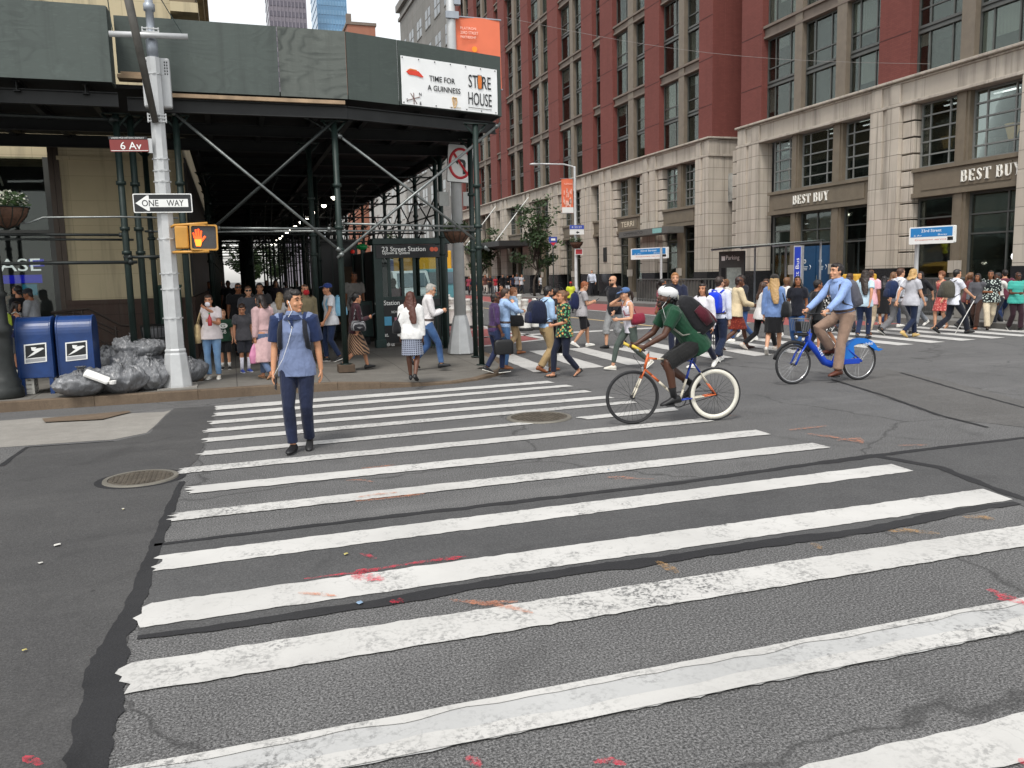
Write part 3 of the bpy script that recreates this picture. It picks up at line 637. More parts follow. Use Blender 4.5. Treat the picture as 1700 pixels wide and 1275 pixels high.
# hanging lamps and bright ceiling strips seen inside the upper shop floor
b = MB()
for y in (23.0, 25.2, 29.5, 31.6, 34.6, 43.0, 45.4, 51.5): b.bb((XF+.8, y-.5, 7.86), (XF+.9, y+.5, 7.9)).cut()
for y in (24.9, 29.2, 31.8, 34.3): b.bb((XF+1.0, y-.35, 3.95), (XF+1.2, y+.35, 3.98)).cut()
b.build_each('ceiling_light', mat('strip light', '#ffffff', .5, 0, 0, 1, 0, 1, None, 2.2), red)
b = MB()
for y in (22.9, 25.7, 35.1):
    b.lathe([(.02, 6.15), (.12, 6.2), (.26, 6.75)], (XF+1.1, y, 0), 14).cut()
b.build_each('shop_pendant', mat('amber shade', '#c9a468', .6, 0, .2, 5, 0, 1, None, .25), red)
b = MB(); rr = random.Random(8)
for k in range(46):                                  # goods and shelves behind the glass
    y = rr.uniform(22, 70); z = rr.choice([.5, .5, 5.6]); h = rr.uniform(.6, 1.7); b.bb((XF+.9+rr.random()*.7, y, z), (XF+1.75, y+rr.uniform(.3, 1.3), z+h)).cut()
b.build_each('display_goods', mat('goods', (.26, .26, .24), .8, 0, .85, 1.1), red)
# blue double doors
dr = MB()
for a, c in ((31.05, 32.08), (32.14, 33.19)):
    d = MB(); d.bb((XF+.22, a, .2), (XF+.28, c, 2.85)); do = d.build('door', mat('door blue', (.012, .06, .14), .35), red)
    h = MB(); h.tube([(XF+.16, c-.12, 1.0), (XF+.16, c-.12, 1.5)], .018); h.build('handle', M_FRAME_L, do)
    M = frame((XF+.215, (a+c)/2, 1.95), (0, -1, 0), (0, 0, 1)); wl = mat('door lettering', '#dfe7ea', .6)
    p = MB(); p.lathe([(.06, 0), (.06, .004), (.1, .004), (.1, 0)], (0, 0, 0), 18, None)
    for q in range(len(p.v)): p.v[q] = tuple(M @ (Vector(p.v[q])+Vector((-.22, .2, 0))))
    for q in range(3): p.box(M @ Vector((-.16, -.05-.07*q, 0)), (.004, .30-.05*q, .025))
    p.tube([M @ Vector((.14, .03, 0)), M @ Vector((.22, -.07, 0)), M @ Vector((.14, -.17, 0))], .014, 5); p.build('door_lettering', wl, do)
# serif shop letters, strokes thick and thin
SER = {'B': ([(0, 0, .17, 1), (.1, .95, .42, 1), (.1, .49, .44, .54), (.1, 0, .44, .05), (-.06, .965, .2, 1), (-.06, 0, .2, .035)], [(.36, .745, .155, .255), (.40, .27, .185, .27)]),
       'E': ([(0, 0, .17, 1), (.1, .955, .52, 1), (.1, .485, .4, .53), (.1, 0, .55, .045), (.49, .78, .53, 1), (.52, 0, .56, .26), (.37, .39, .41, .62), (-.06, .965, .2, 1), (-.06, 0, .2, .035)], []),
       'T': ([(.22, 0, .39, 1), (-.04, .955, .65, 1), (-.06, .74, -.02, 1), (.63, .74, .67, 1), (.1, 0, .5, .035)], []),
       'U': ([(0, .25, .17, 1), (.5, .25, .55, 1), (-.08, .965, .25, 1), (.42, .965, .64, 1)], []), 'S': ([], []), 'Y': ([(.24, 0, .41, .46), (.14, 0, .52, .035), (-.1, .965, .22, 1), (.44, .965, .74, 1)], [])}
def serif_word(word, M, h, m, parent, name='lettering'):
    b = MB(); x = 0; t = .05
    for ch in word:
        if ch == ' ': x += .42; continue
        bs, arcs = SER[ch]
        R_ = lambda u, v: ((x+u)*h, (v-.5)*h)
        for u0, v0, u1, v1 in bs: b.prism([R_(u0, v0), R_(u1, v0), R_(u1, v1), R_(u0, v1)], M, t)
        for cx_, cy_, rx, ry in arcs:                 # bowls, thick at the side
            o_ = [(cx_+rx*math.cos(a), cy_+ry*math.sin(a)) for a in [(-90+18*k)*math.pi/180 for k in range(11)]]; i_ = [(cx_+(rx-.14)*math.cos(a), cy_+(ry-.05)*math.sin(a)) for a in [(-90+18*k)*math.pi/180 for k in range(11)]]
            for k in range(10): b.prism([R_(*o_[k]), R_(*o_[k+1]), R_(*i_[k+1]), R_(*i_[k])], M, t)
        def stroke(P, W):
            for k in range(len(P)-1):
                d = Vector((P[k+1][0]-P[k][0], P[k+1][1]-P[k][1])).normalized(); n = Vector((-d.y, d.x))
                b.prism([R_(P[k][0]-n.x*W[k]/2, P[k][1]-n.y*W[k]/2), R_(P[k+1][0]-n.x*W[k+1]/2, P[k+1][1]-n.y*W[k+1]/2), R_(P[k+1][0]+n.x*W[k+1]/2, P[k+1][1]+n.y*W[k+1]/2), R_(P[k][0]+n.x*W[k]/2, P[k][1]+n.y*W[k]/2)], M, t)
        if ch == 'S': stroke([(.44, .76), (.40, .90), (.27, .97), (.12, .90), (.07, .75), (.16, .60), (.34, .44), (.42, .27), (.36, .09), (.22, .02), (.07, .10), (.02, .27)], [.05, .05, .05, .10, .15, .17, .17, .15, .10, .05, .05, .05])
        if ch == 'U': stroke([(.085, .27), (.12, .1), (.28, .03), (.46, .1), (.525, .27)], [.17, .15, .06, .05, .05])
        if ch == 'Y': stroke([(.06, .98), (.33, .44)], [.17, .17]); stroke([(.33, .44), (.59, .98)], [.05, .05])
        x += {'B': .72, 'E': .68, 'S': .60, 'T': .74, 'U': .74, 'Y': .7}[ch]+.15
    return b.build(name, m, parent)
M_LET = mat('shop letter white', '#f2efe6', .5, 0, .03, 2)
def yz(y, z, x): return frame((x, y, z), (0, -1, 0), (0, 0, 1))
s1 = serif_word('BEST BUY', yz(PX(1596, 293, XF-.03).y, 5.03, XF-.035), .41, M_LET, None, 'shop_sign'); tag(s1, 'larger white serif shop letters on the tan band at far right', 'shop sign')
s2 = serif_word('BEST BUY', yz(PX(1318, 338, XF-.03).y, 5.03, XF-.035), .41, M_LET, None, 'shop_sign'); tag(s2, 'white serif shop letters above the blue double doors', 'shop sign')
for o, px0, px1 in ((s1, 1596, 1697), (s2, 1318, 1377)):          # fit the word to its length on the band
    me = o.data; y0 = PX(px0, 300, XF-.03).y; y1 = PX(px1, 300, XF-.03).y; ys = [v.co.y for v in me.vertices]; a, c = max(ys), min(ys)
    for v in me.vertices: v.co.y = y0+(v.co.y-a)*(y1-y0)/(c-a)
ts = text('TERRI', yz(PX(1042, 378, XF-.03).y, 5.02, XF-.035), .36, mat('shop letter cream', '#d8ccb4', .5), 'shop_sign', None, 1.9); tag(ts, 'small cream letters on the tan band between stone piers, left of the glass canopy', 'shop sign')
# entrance canopies
cp = empty('canopy', (XF-.6, 46.2, 4.2), 'flat metal canopy with small lit sign over a doorway left of the stone corner', 'canopy')
b = MB(); b.bb((XF-1.3, 43.2, 4.05), (XF-.23, 49.6, 4.42)); b.build('canopy_slab', mat('canopy grey metal', (.13, .125, .115), .5, .3), cp)
b = MB(); b.bb((XF-1.32, 43.9, 4.10), (XF-1.301, 45.0, 4.38)); b.build('sign_panel', mat('canopy teal', '#7fb0ac', .5), cp)
text('OMMNICO', yz(47.6, 4.24, XF-1.302), .2, mat('canopy lettering', '#20201e', .6), 'lettering', cp, 2.6)
hc = empty('canopy', (XF-1, 75, 4.2), 'dark hotel canopy hung from two pale rods behind the street trees', 'canopy')
b = MB(); b.bb((XF-3.6, 68.0, 4.3), (XF-.23, 80.5, 4.75)); b.build('canopy_slab', mat('canopy black', (.04, .04, .04), .5, .3), hc)
for y in (69.5, 79):
    b = MB(); b.tube([(XF-3.4, y, 4.75), (XF-.3, y, 8.5)], .05); b.build('tie_rod', mat('rod silver', '#cfcfca', .4, .4), hc)
pl = MB(); pl.bb((XF-.29, 53.7, 2.6), (XF-.226, 54.2, 3.6)); tag(pl.build('wall_plaque', mat('plaque black', (.02, .02, .02), .4)), 'small black plaque on the stone pier behind the street lamp', 'plaque')
ap = empty('window_logo', (XF+.6, 22.2, 2.4), 'white fruit-shaped logo glowing in the dark shop window at far right', 'logo sign')
b = MB(); q = PX(1687, 426, XF+.2); b.lathe([(.01, -.03), (.17, -.02), (.17, .02), (.01, .03)], (0, 0, 0), 18)
M = frame(q, (0, -1, 0), (0, 0, 1)); vs = []
for v in b.v: vs.append(tuple(M @ Vector((v[0]*(1.0+.12*(v[1] > 0)), v[1]*1.05, v[2]))))
b.v = vs; b.prism([(.02, .19), (.10, .22), (.12, .31), (.04, .28)], M, .03); b.build('logo', mat('logo white', '#ffffff', .4, 0, 0, 1, 0, 1, None, .9), ap)
# ------------------------------------------------------------------ buildings further off
def facade_box(name, label, x0, x1, y0, y1, h, wallm, winm, dy, dz, wy, wz, zb=1.5, face='X', maxn=60, cat='building', sill=None, roofm=None, front=True):
    o = empty(name, ((x0+x1)/2, (y0+y1)/2, 0), label, cat)
    b = MB(); b.bb((x0, y0, 0), (x1, y1, h)); b.build('wall', wallm, o)
    c = MB(); c.bb((x0-.5, y0-.5, h), (x1+.5, y1+.5, h+.9)); c.bb((x0-.25, y0-.25, h-1.3), (x1+.25, y1+.25, h-.9)); c.build('cornice', roofm or wallm, o)
    n = 0; cells = []
    ny = int((y1-y0-.8)/dy) if face == 'X' else int((x1-x0-.8)/dy)
    for i in range(ny):
        for k in range(int((h-zb-2)/dz)):
            y = (y0 if face == 'X' else x0)+(i+.5)*((y1-y0) if face == 'X' else (x1-x0))/ny; z = zb+dz*(k+.15)
            P = (x0, y, z) if face == 'X' else (y, y0, z); a = proj(P)
            if -20 < a[0] < 1720 and -30 < a[1] < 700: cells.append((z, y))
    cells = cells[:maxn]
    for z, y in cells:
        f = MB(); g = MB()
        if face == 'X':
            f.bb((x0-.08, y-wy/2-.12, z-.12), (x0+.02, y+wy/2+.12, z)); f.bb((x0-.05, y-.06, z), (x0+.02, y+.06, z+wz)); f.bb((x0-.05, y-wy/2, z+wz*.5-.04), (x0+.02, y+wy/2, z+wz*.5+.04)); g.bb((x0-.02, y-wy/2, z), (x0-.001, y+wy/2, z+wz))
        else:
            f.bb((y-wy/2-.12, y0-.08, z-.12), (y+wy/2+.12, y0+.02, z)); f.bb((y-.05, y0-.05, z), (y+.05, y0+.02, z+wz)); g.bb((y-wy/2, y0-.02, z), (y+wy/2, y0-.001, z+wz))
        fo = f.build('window', sill or wallm, o); g.build('pane', winm, fo)
    return o
M_WING = mat('far window glass', (.10, .115, .125), .08, 0, .5, .4, 0, 1, .8)
M_GREYB = stonemat('grey brick facade', (.20, .195, .18), (.235, .225, .21), 2.6, 1.4, .02, .6)
M_WHITEB = stonemat('white facade', (.42, .41, .385), (.48, .47, .44), 3, 1.6, .02, .6)
facade_box('office_building', 'grey office building with wide windows next to the red brick one', XF, XF+16, 93.6, 123, 39.5, M_GREYB, M_WING, 4.1, 4.3, 2.7, 2.2, 2, 'X', 100)
facade_box('white_building', 'low white building down the street seen under the scaffold roof', XF, XF+14, 124, 158, 21, M_WHITEB, M_WING, 3.6, 4.0, 1.7, 2.2, 2, 'X', 60)
facade_box('stone_building', 'tall pale stone building at the far end of the street', XF+1, XF+16, 160, 235, 30, M_GREYB, M_WING, 4.5, 4.2, 2.2, 2.3, 2, 'X', 60)
M_TWR = mat('tower mauve', (.20, .18, .21), .5, 0, .15, .05); M_TWRB = mat('tower blue glass', (.16, .33, .52), .12, 0, .2, .05)
def tower(name, label, px0, px1, Y, ztop, m, wm, depth, dz=3.6):
    x0 = PY(px0, 20, Y).x; x1 = PY(px1, 20, Y).x
    o = empty(name, ((x0+x1)/2, Y, 0), label, 'tower'); b = MB(); b.bb((x0, Y, 0), (x1, Y+depth, ztop)); b.build('shaft', m, o)
    w_ = MB(); n = 10; z = 55
    while z < ztop-3:
        w_.bb((x0+.3, Y-.15, z), (x1-.3, Y-.01, z+dz*.5)); w_.bb((x0-.15, Y+.5, z), (x0-.01, Y+depth-.5, z+dz*.5)); z += dz
    w_.build('window_band', wm, o)
    f = MB()
    for k in range(n+1): x = x0+(x1-x0)*k/n; f.bb((x-.18, Y-.4, 50), (x+.18, Y-.16, ztop))
    f.build('fin', m, o); r = MB(); r.bb((x0+3, Y+3, ztop), (x1-3, Y+depth-3, ztop+5)); r.build('roof', m, o); return o
tower('apartment_tower', 'mauve tower with a white edge strip, left of the blue one in the sky gap', 447, 508, 330, 130, M_TWR, mat('tower dark glass', (.10, .09, .115), .2, 0, .2, .05), 22)
tower('glass_tower', 'slender blue glass tower rising behind the scaffold', 527, 575, 360, 140, M_TWRB, mat('tower pale blue glass', (.22, .42, .62), .1, 0, .3, .04), 24)
x0, x1 = PY(577, 45, 160).x, PY(623, 45, 160).x; zt = PY(600, 42, 160).z
lb = empty('brick_block', ((x0+x1)/2, 160, 0), 'orange brick rooftop block between the blue tower and the grey offices', 'building')
b = MB(); b.bb((x0, 160, 0), (x1, 172, zt)); b.build('wall', brickmat('orange brick', (.33, .12, .07), (.36, .14, .08)), lb); b = MB(); b.bb((x0-.2, 159.8, zt), (x1+.2, 172.2, zt+.5)); b.build('cornice', M_SPAND, lb)
b = MB(); b.bb((x0, 161, zt+.5), (x0+.9, 162, zt+2.2)); b.build('chimney', M_SPAND, lb)
# ------------------------------------------------------------------ cream corner building behind the scaffold
M_CREAM = stonemat('cream stone', (.50, .425, .27), (.53, .45, .29), 1.3, .52, .006, .75)
M_BROWN = stonemat('brown granite', (.060, .036, .027), (.07, .042, .032), 1.6, .6, .008, .5)
YC = 20.0
cb = empty('corner_building', (-4, 24, .15), 'cream stone corner building behind the scaffold with dark bank window', 'building')
b = MB(); b.bb((-3.27, YC, 1.5), (-.85, 70, 7.7)); b.bb((-14, YC+.8, 4.6), (-3.28, 70, 12)); b.bb((-3.27, YC, 7.7), (-.85, 140, 12)); b.build('wall', M_CREAM, cb)
b = MB(); b.bb((-.848, YC+.9, 1.54), (-.80, 140, 4.7)); b.build('darkened_shop_front', mat('shade-dark shop front', (.022, .022, .023), .5, 0, .4, .6), cb)  # dark front over the cream wall, its colour deepened to shade the tunnel
b = MB(); b.bb((-3.34, YC-.06, .15), (-.78, 140, 1.5)); b.bb((-3.36, YC-.09, 1.44), (-.76, 70, 1.53)); b.build('plinth', M_BROWN, cb)
b = MB(); b.bb((-1.62, YC-.03, 1.55), (-1.50, YC+.1, 5.2)); b.bb((-.97, YC-.07, 1.55), (-.82, YC+.1, 5.2)); b.bb((-3.3, YC-.05, 4.48), (-.8, YC+.1, 4.56)); b.build('pilaster_trim', M_CREAM, cb)
b = MB(); b.bb((-3.36, YC-.02, .15), (-3.26, YC+.5, 5.0)); b.bb((-3.47, YC-.0, .15), (-3.37, YC+.5, 5.0)); b.build('window_jamb', mat('bronze jamb', (.05, .035, .025), .4, .4), cb)
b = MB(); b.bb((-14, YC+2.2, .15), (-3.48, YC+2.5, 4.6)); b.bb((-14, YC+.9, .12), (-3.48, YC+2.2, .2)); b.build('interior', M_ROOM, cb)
fr = MB()
for x in (-9, -7.2, -5.4, -3.6): fr.bb((x-.06, YC+.5, .2), (x+.06, YC+.6, 4.6))
for z in (.7, 3.0): fr.bb((-14, YC+.51, z-.06), (-3.48, YC+.59, z+.06))
fo = fr.build('bank_window', M_FRAME, cb); b = MB(); b.bb((-14, YC+.54, .2), (-3.5, YC+.56, 4.6)); b.build('pane', M_GLASS_S, fo)
b = MB()   # upper cornice with dark brackets overhanging to the right
b.bb((-.84, YC-.3, 9.2), (-.2, 40, 9.6)); b.bb((-14, YC-.4, 9.61), (-.1, 70, 10.2)); b.bb((-.84, YC-.2, 7.6), (-.28, 40, 7.8)); b.build('cornice', M_CREAM, cb)
b = MB()
for k in range(5): b.bb((-.83, YC-.1+.8*k, 7.82), (-.34, YC+.28+.8*k, 9.19))
b.build('bracket', mat('cornice bracket', (.16, .12, .07), .7, 0, .3, 3), cb)
ch = empty('bank_sign', (-4.3, YC+.7, 2.4), 'blue and white illuminated bank sign behind the dark window', 'sign')
p0 = PY(0, 448, YC+.75); p1 = PY(62, 440, YC+.75)
b = MB(); b.bb((p0.x-1.2, YC+.8, p0.z-.30), (p1.x+.05, YC+.86, p0.z-.12)); b.build('blue_strip', mat('sign blue glow', (.01, .01, .45), .5, 0, 0, 1, 0, 1, None, .5), ch)
b = MB(); b.bb((PY(48, 434, YC+.8).x, YC+.8, p0.z+.06), (p1.x+.12, YC+.85, p0.z+.22)); b.build('logo', mat('sign blue glow2', (.01, .01, .5), .5, 0, 0, 1, 0, 1, None, .4), ch)
text('CHASE', frame((p0.x+.03, YC+.79, p0.z+.10), (1, 0, 0), (0, 0, 1)), .28, mat('sign white glow', '#ffffff', .5, 0, 0, 1, 0, 1, None, .55), 'lettering', ch, 1.5)
ps = empty('window_poster', (-3.9, YC+.7, 1.9), 'small blue framed poster in the bank window', 'poster')
q0 = PY(35, 470, YC+.7); b = MB(); b.bb((q0.x, YC+.66, q0.z-.3), (q0.x+.34, YC+.69, q0.z)); b.build('poster_frame', mat('poster grey', '#5d6d74', .5), ps); b = MB(); b.bb((q0.x+.03, YC+.65, q0.z-.27), (q0.x+.31, YC+.659, q0.z-.03)); b.build('poster_sheet', mat('poster teal', '#2f7f98', .5, 0, .3, 3, 0, 1, None, .3), ps)
# steps railing in front of the cream wall
hr = empty('handrail', (-2.6, 18.6, .15), 'brown metal handrail sloping down in front of the cream wall', 'handrail')
b = MB(); mr = mat('rail bronze', (.035, .025, .02), .4, .4)
P = lambda x, y: PY(x, y, 18.9)
b.tube([P(85, 519), P(148, 513), P(200, 540), P(215, 541)], .025); b.tube([P(85, 520), P(130, 520), P(198, 551)], .022); b.build('rail', mr, hr)
b = MB()
for x, y in ((122, 517), (136, 514), (192, 542)): q = P(x, y); b.tube([q, (q.x, q.y, .15)], .022)
for k in (0, 1): b.tube([P(152, 536+k*22), P(195, 558+k*22)], .016)
b.build('baluster', mr, hr)
# ------------------------------------------------------------------ scaffold over the sidewalk
def plywood(key, c1, c2, grain):
    t = NT(key); tc = t.n('TexCoord'); mp = t.n('Mapping'); mp.inputs['Scale'].default_value = (.55, 1, 1.5); t.l(tc.outputs['Object'], mp.inputs[0])
    nz = t.n('TexNoise', Scale=.9, Detail=3, Distortion=.6); t.l(mp.outputs[0], nz.inputs['Vector'])
    mu = t.n('Math', operation='MULTIPLY'); t.l(nz.outputs['Fac'], mu.inputs[0]); mu.inputs[1].default_value = 15
    fr = t.n('Math', operation='FRACT'); t.l(mu.outputs[0], fr.inputs[0])
    oi = t.n('ObjectInfo')
    g = t.n('Math', operation='MULTIPLY'); t.l(t.ramp(fr.outputs[0], [(.0, 0), (.25, 1), (.6, .1), (1, 0)]), g.inputs[0]); t.l(t.ramp(t.noise(1.3, 4, .6, t.coord()), [(.38, 0), (.62, grain)]), g.inputs[1])
    c = t.mix(g.outputs[0], c1, c2); c = t.mix(t.ramp(t.noise(.8, 5, .6, t.coord()), [(.3, .35), (.7, 0)]), c, sc3(c1, .8))
    c = t.mix(t.ramp(t.noise(9, 3, .6, t.coord((1, 1, 4))), [(.55, 0), (.75, .35)]), c, sc3(c1, 1.5))
    c = t.mix(t.ramp(t.noise(2.2, 4, .6, t.coord((2.6, 2.6, .16))), [(.5, 0), (.78, .55)]), c, sc3(c1, .45)); c = t.mix(t.ramp(t.noise(1.7, 5, .7, t.coord((1.2, 1.2, 1.2))), [(.6, 0), (.75, .3)]), c, sc3(c1, 2.0))
    t.base(c); t.rough(.62); t.bump(g.outputs[0], .2, .01); return t.m
M_PLY = plywood('green plywood', (.066, .084, .075), (.034, .043, .039), .5)
M_PLYG = plywood('green plywood grainy', (.100, .113, .100), (.026, .034, .030), 1.0)
M_PLYD = plywood('dark green plywood', (.050, .066, .058), (.035, .045, .04), .4)
M_SHED = mat('scaffold dark green', (.013, .026, .022), .5, .2, .25, 5)
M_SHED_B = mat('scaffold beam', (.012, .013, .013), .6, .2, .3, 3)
M_PIPE = mat('scaffold galvanised pipe', (.20, .215, .21), .4, .7, .3, 8)
M_PIPED = mat('scaffold dark pipe', (.022, .027, .026), .45, .3, .3, 6)
M_TIMBER = mat('raw timber', (.34, .24, .15), .8, 0, .3, 4)
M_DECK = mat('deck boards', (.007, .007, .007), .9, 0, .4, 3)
shed = empty('sidewalk_scaffold', (2, 16, .15), 'dark green sidewalk scaffold with plywood parapet and pipe bracing wrapping the corner', 'scaffold')
ZB, ZT = 4.97, 6.1
def panel(p, q, z0, z1, m, t=.03):
    p = Vector((p[0], p[1], 0)); q = Vector((q[0], q[1], 0)); d = (q-p).normalized(); n = Vector((-d.y, d.x, 0))
    g = d*.009; b = MB(); b.add([(p+g).to_3d()+Vector((0, 0, z0)), q-g+Vector((0, 0, z0)), q-g+n*t+Vector((0, 0, z0)), p+g+n*t+Vector((0, 0, z0)), p+g+Vector((0, 0, z1)), q-g+Vector((0, 0, z1)), q-g+n*t+Vector((0, 0, z1)), p+g+n*t+Vector((0, 0, z1))], [(3, 2, 1, 0), (4, 5, 6, 7), (0, 1, 5, 4), (1, 2, 6, 5), (2, 3, 7, 6), (3, 0, 4, 7)])
    return b.build('parapet_panel', m, shed)
panel((-9, 14.6), (-6.2, 14.6), ZB, ZT, M_PLY); panel((-6.2, 14.6), (-3.9, 14.6), ZB, ZT, M_PLY); panel((-3.9, 14.6), (-1.53, 14.6), ZB, ZT, M_PLY)
panel((-1.53, 14.64), (-1.53, 15.06), ZB, ZT, M_PLYD)
xs = [-1.5, -.95, PY(462, 100, 15.08).x, 2.16]
panel((xs[0], 15.07), (xs[1], 15.07), ZB+.25, ZT, M_PLYD); panel((xs[1], 15.05), (xs[2], 15.06), ZB, ZT, M_PLY); panel((xs[2], 15.06), (xs[3], 15.08), ZB, ZT, M_PLYG); panel((2.16, 15.08), (3.12, 15.37), ZB, ZT, M_PLYD); panel((3.12, 15.37), (5.3, 16.05), ZB, ZT, M_PLYD)
for k in range(20): panel((5.3, 16.06+2.4*k), (5.3, 16.06+2.4*(k+1)), ZB, ZT, M_PLYD)
dp = [(-9, 14.66), (-1.56, 14.66), (-1.56, 15.11), (2.16, 15.13), (5.26, 16.1), (5.26, 66), (-.72, 66), (-.72, 19.9), (-9, 19.9)]
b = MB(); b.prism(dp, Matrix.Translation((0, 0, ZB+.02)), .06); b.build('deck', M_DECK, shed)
b = MB(); b.bb((-1.5, 15.0, ZB+.16), (-1.0, 15.3, ZB+.22)); b.bb((-1.45, 15.05, ZB+.23), (-1.15, 15.3, ZB+.27)); b.bb((-.9, 15.07, ZB-.09), (2.1, 15.14, ZB-.03)); b.build_each('timber_strip', M_TIMBER, shed)
def beam(p, q, h=.2, wd=.1):
    """steel I-beam with flanges from p to q, top at z"""
    p = Vector(p); q = Vector(q); d = (q-p).normalized(); L = (q-p).length; M = Matrix((( d.x, -d.y, 0), (d.y, d.x, 0), (0, 0, 1)))
    c = (p+q)/2; b = MB(); b.box(c-Vector((0, 0, h/2)), (L, .016, h-.03), M); b.box(c-Vector((0, 0, .008)), (L, wd, .015), M); b.box(c-Vector((0, 0, h-.008)), (L, wd, .015), M)
    return b.build('beam', M_SHED_B, shed)
zb = ZB-.10
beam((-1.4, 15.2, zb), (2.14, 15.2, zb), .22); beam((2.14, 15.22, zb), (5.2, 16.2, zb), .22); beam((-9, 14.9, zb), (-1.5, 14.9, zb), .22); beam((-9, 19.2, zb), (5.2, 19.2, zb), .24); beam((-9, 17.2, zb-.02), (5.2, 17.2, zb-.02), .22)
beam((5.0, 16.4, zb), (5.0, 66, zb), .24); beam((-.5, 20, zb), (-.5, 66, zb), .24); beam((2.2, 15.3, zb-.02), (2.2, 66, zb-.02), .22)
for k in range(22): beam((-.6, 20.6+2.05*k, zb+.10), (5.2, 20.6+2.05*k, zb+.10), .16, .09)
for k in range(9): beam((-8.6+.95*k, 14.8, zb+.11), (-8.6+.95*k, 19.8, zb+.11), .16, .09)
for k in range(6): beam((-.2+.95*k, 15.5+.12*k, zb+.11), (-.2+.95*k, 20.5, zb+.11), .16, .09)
LR = .054
def leg(x, y, z0=.15, z1=zb-.24, block=True, r=LR, m=None):
    b = MB(); b.tube([(x, y, z0+(.14 if block else 0)), (x, y, z1)], r, 12); b.cyl((x, y, z0+(.14 if block else .0)), r*2.0, .015, 10)
    for z in (2.35, 2.75, 3.5): b.cyl((x, y, z), r*1.45, .06, 10)
    for s in (-1, 1):                                 # splayed bracket at the head
        b.tube([(x, y, z1-.22), (x+s*.2, y, z1)], .022, 6)
    b.box((x, y, z1+.006), (.46, .14, .012)); o = b.build('leg', m or M_SHED, shed, True)
    if block:
        b = MB(); b.box((x, y, z0+.07), (.30, .26, .14)); b.build('sole_block', M_BROWNW, o, False, .01)
    return o
M_BROWNW = mat('block timber', (.075, .05, .032), .85, 0, .35, 6)
q = G(800, 606, .15); q2 = G(790, 592, .15); q3 = G(740, 578, .15); q4 = G(531, 598, .15)
LEGS = [(-.70, 15.4), (1.93, 15.4), (q.x, q.y), (q2.x, q2.y), (q3.x, q3.y), (q4.x, q4.y), (-1.62, 15.45), (-1.42, 15.6), (-4.6, 15.4), (-4.6, 18.9), (-1.5, 19.0)]
for x, y in LEGS: leg(x, y, .15, zb-.23, (x, y) not in LEGS[2:5])
for k in range(19):
    y = 20.6+2.4*k
    leg(5.0, y, .15, zb-.25, k < 3)
    if k: leg(-.45, y, .15, zb-.25, k < 3)
    if k % 2: leg(2.35, y+.4, .15, zb-.25, k < 3)
    if k > 3: leg(3.75, y+1.1, .15, zb-.25, False, .05); leg(.8, y+.9, .15, zb-.25, False, .05)
def pipe(p, q, r=.026, m=None, name='brace'):
    p, q = Vector(p), Vector(q); b = MB(); b.tube([p, q], r, 8); d = (q-p).normalized()
    for e, s in ((p, 1), (q, -1)): b.tube([e+d*s*.10-d*.035, e+d*s*.10+d*.035], r*1.7, 8)
    return b.build(name, m or M_PIPE, shed, True)
def fp(x, y, Y): return PY(x, y, Y)
pipe(fp(280, 180, 15.32), fp(569, 420, 15.32)); pipe(fp(577, 180, 15.36), fp(350, 383, 15.36), .028, M_PIPED); pipe(fp(556, 220, 15.40), fp(812, 416, 16.0)); pipe(fp(830, 205, 16.1), fp(560, 428, 15.3))
pipe(fp(500, 190, 15.5), fp(545, 217, 15.5), .02, M_PIPED)
pipe(fp(352, 378.5, 15.5), fp(556, 380, 15.5), .022, None, 'rail'); pipe(fp(340, 385, 15.4), fp(800, 382, 16.1), .018, None, 'rail'); pipe(fp(556, 371, 15.45), fp(800, 377, 16.1), .022, None, 'rail')
pipe(fp(-30, 389, 15.5), fp(212, 390, 15.5), .022, M_PIPED, 'rail'); pipe(fp(-30, 397, 15.55), fp(222, 398, 15.55), .018, M_PIPED, 'rail'); pipe(fp(-30, 438, 15.4), fp(228, 435, 15.4), .028, M_PIPED, 'rail'); pipe(fp(205, 427, 15.42), fp(290, 425.5, 15.42), .026, M_PIPED, 'rail'); pipe(fp(-30, 189, 15.3), fp(196, 199, 15.3), .026, M_PIPED, 'rail')
pipe(fp(240, 384, 15.6), fp(285, 385, 15.6), .018, M_PIPED, 'rail')
b = MB(); b.tube([fp(15, 371, 15.2), fp(48, 370, 15.2), fp(72, 361, 15.2), fp(200, 360, 15.2), fp(296, 362, 15.2)], .016, 6); b.build('conduit', M_PIPE, shed, True)
for k in range(19):                                   # bracing down both sides and across the tunnel
    y = 20.6+2.4*k
    if k > 16: break
    for x, zz in ((5.0, (2.55, 3.4, 4.35)), (-.45, (2.6, 4.3))):
        for z in zz: pipe((x, y, z), (x, y+2.4, z), .020, M_PIPED, 'rail')
    a = 1 if k % 2 else -1
    for x in (1.2, 3.4): pipe((x, y, 4.25), (x, y+2.4, 3.2 if k % 2 else 4.25), .02, M_PIPED)
    pipe((5.0, y, 3.45+.55*a), (5.0, y+2.4, 3.45-.55*a), .02, M_PIPED); pipe((5.05, y, 3.45-.55*a), (5.05, y+2.4, 3.45+.55*a), .02, M_PIPED)
    if k % 2 == 0:
        pipe((-.45, y, 4.3), (5.0, y, 4.3), .02, M_PIPED, 'rail')
        for z in (3.0, 3.75): pipe((-.45, y+1.2, z), (5.0, y+1.2, z), .022, M_PIPED, 'rail')
        if k > 2:
            pipe((-.45, y, 3.4), (5.0, y, 3.4), .018, M_PIPED, 'rail')
            for j in range(4): pipe((-.45+1.36*j, y, 3.4 if j % 2 else 4.3), (-.45+1.36*(j+1), y, 4.3 if j % 2 else 3.4), .016, M_PIPED)
M_BULB = mat('bulb glow', (1, .93, .78), .5, 0, 0, 1, 0, 1, None, 6)
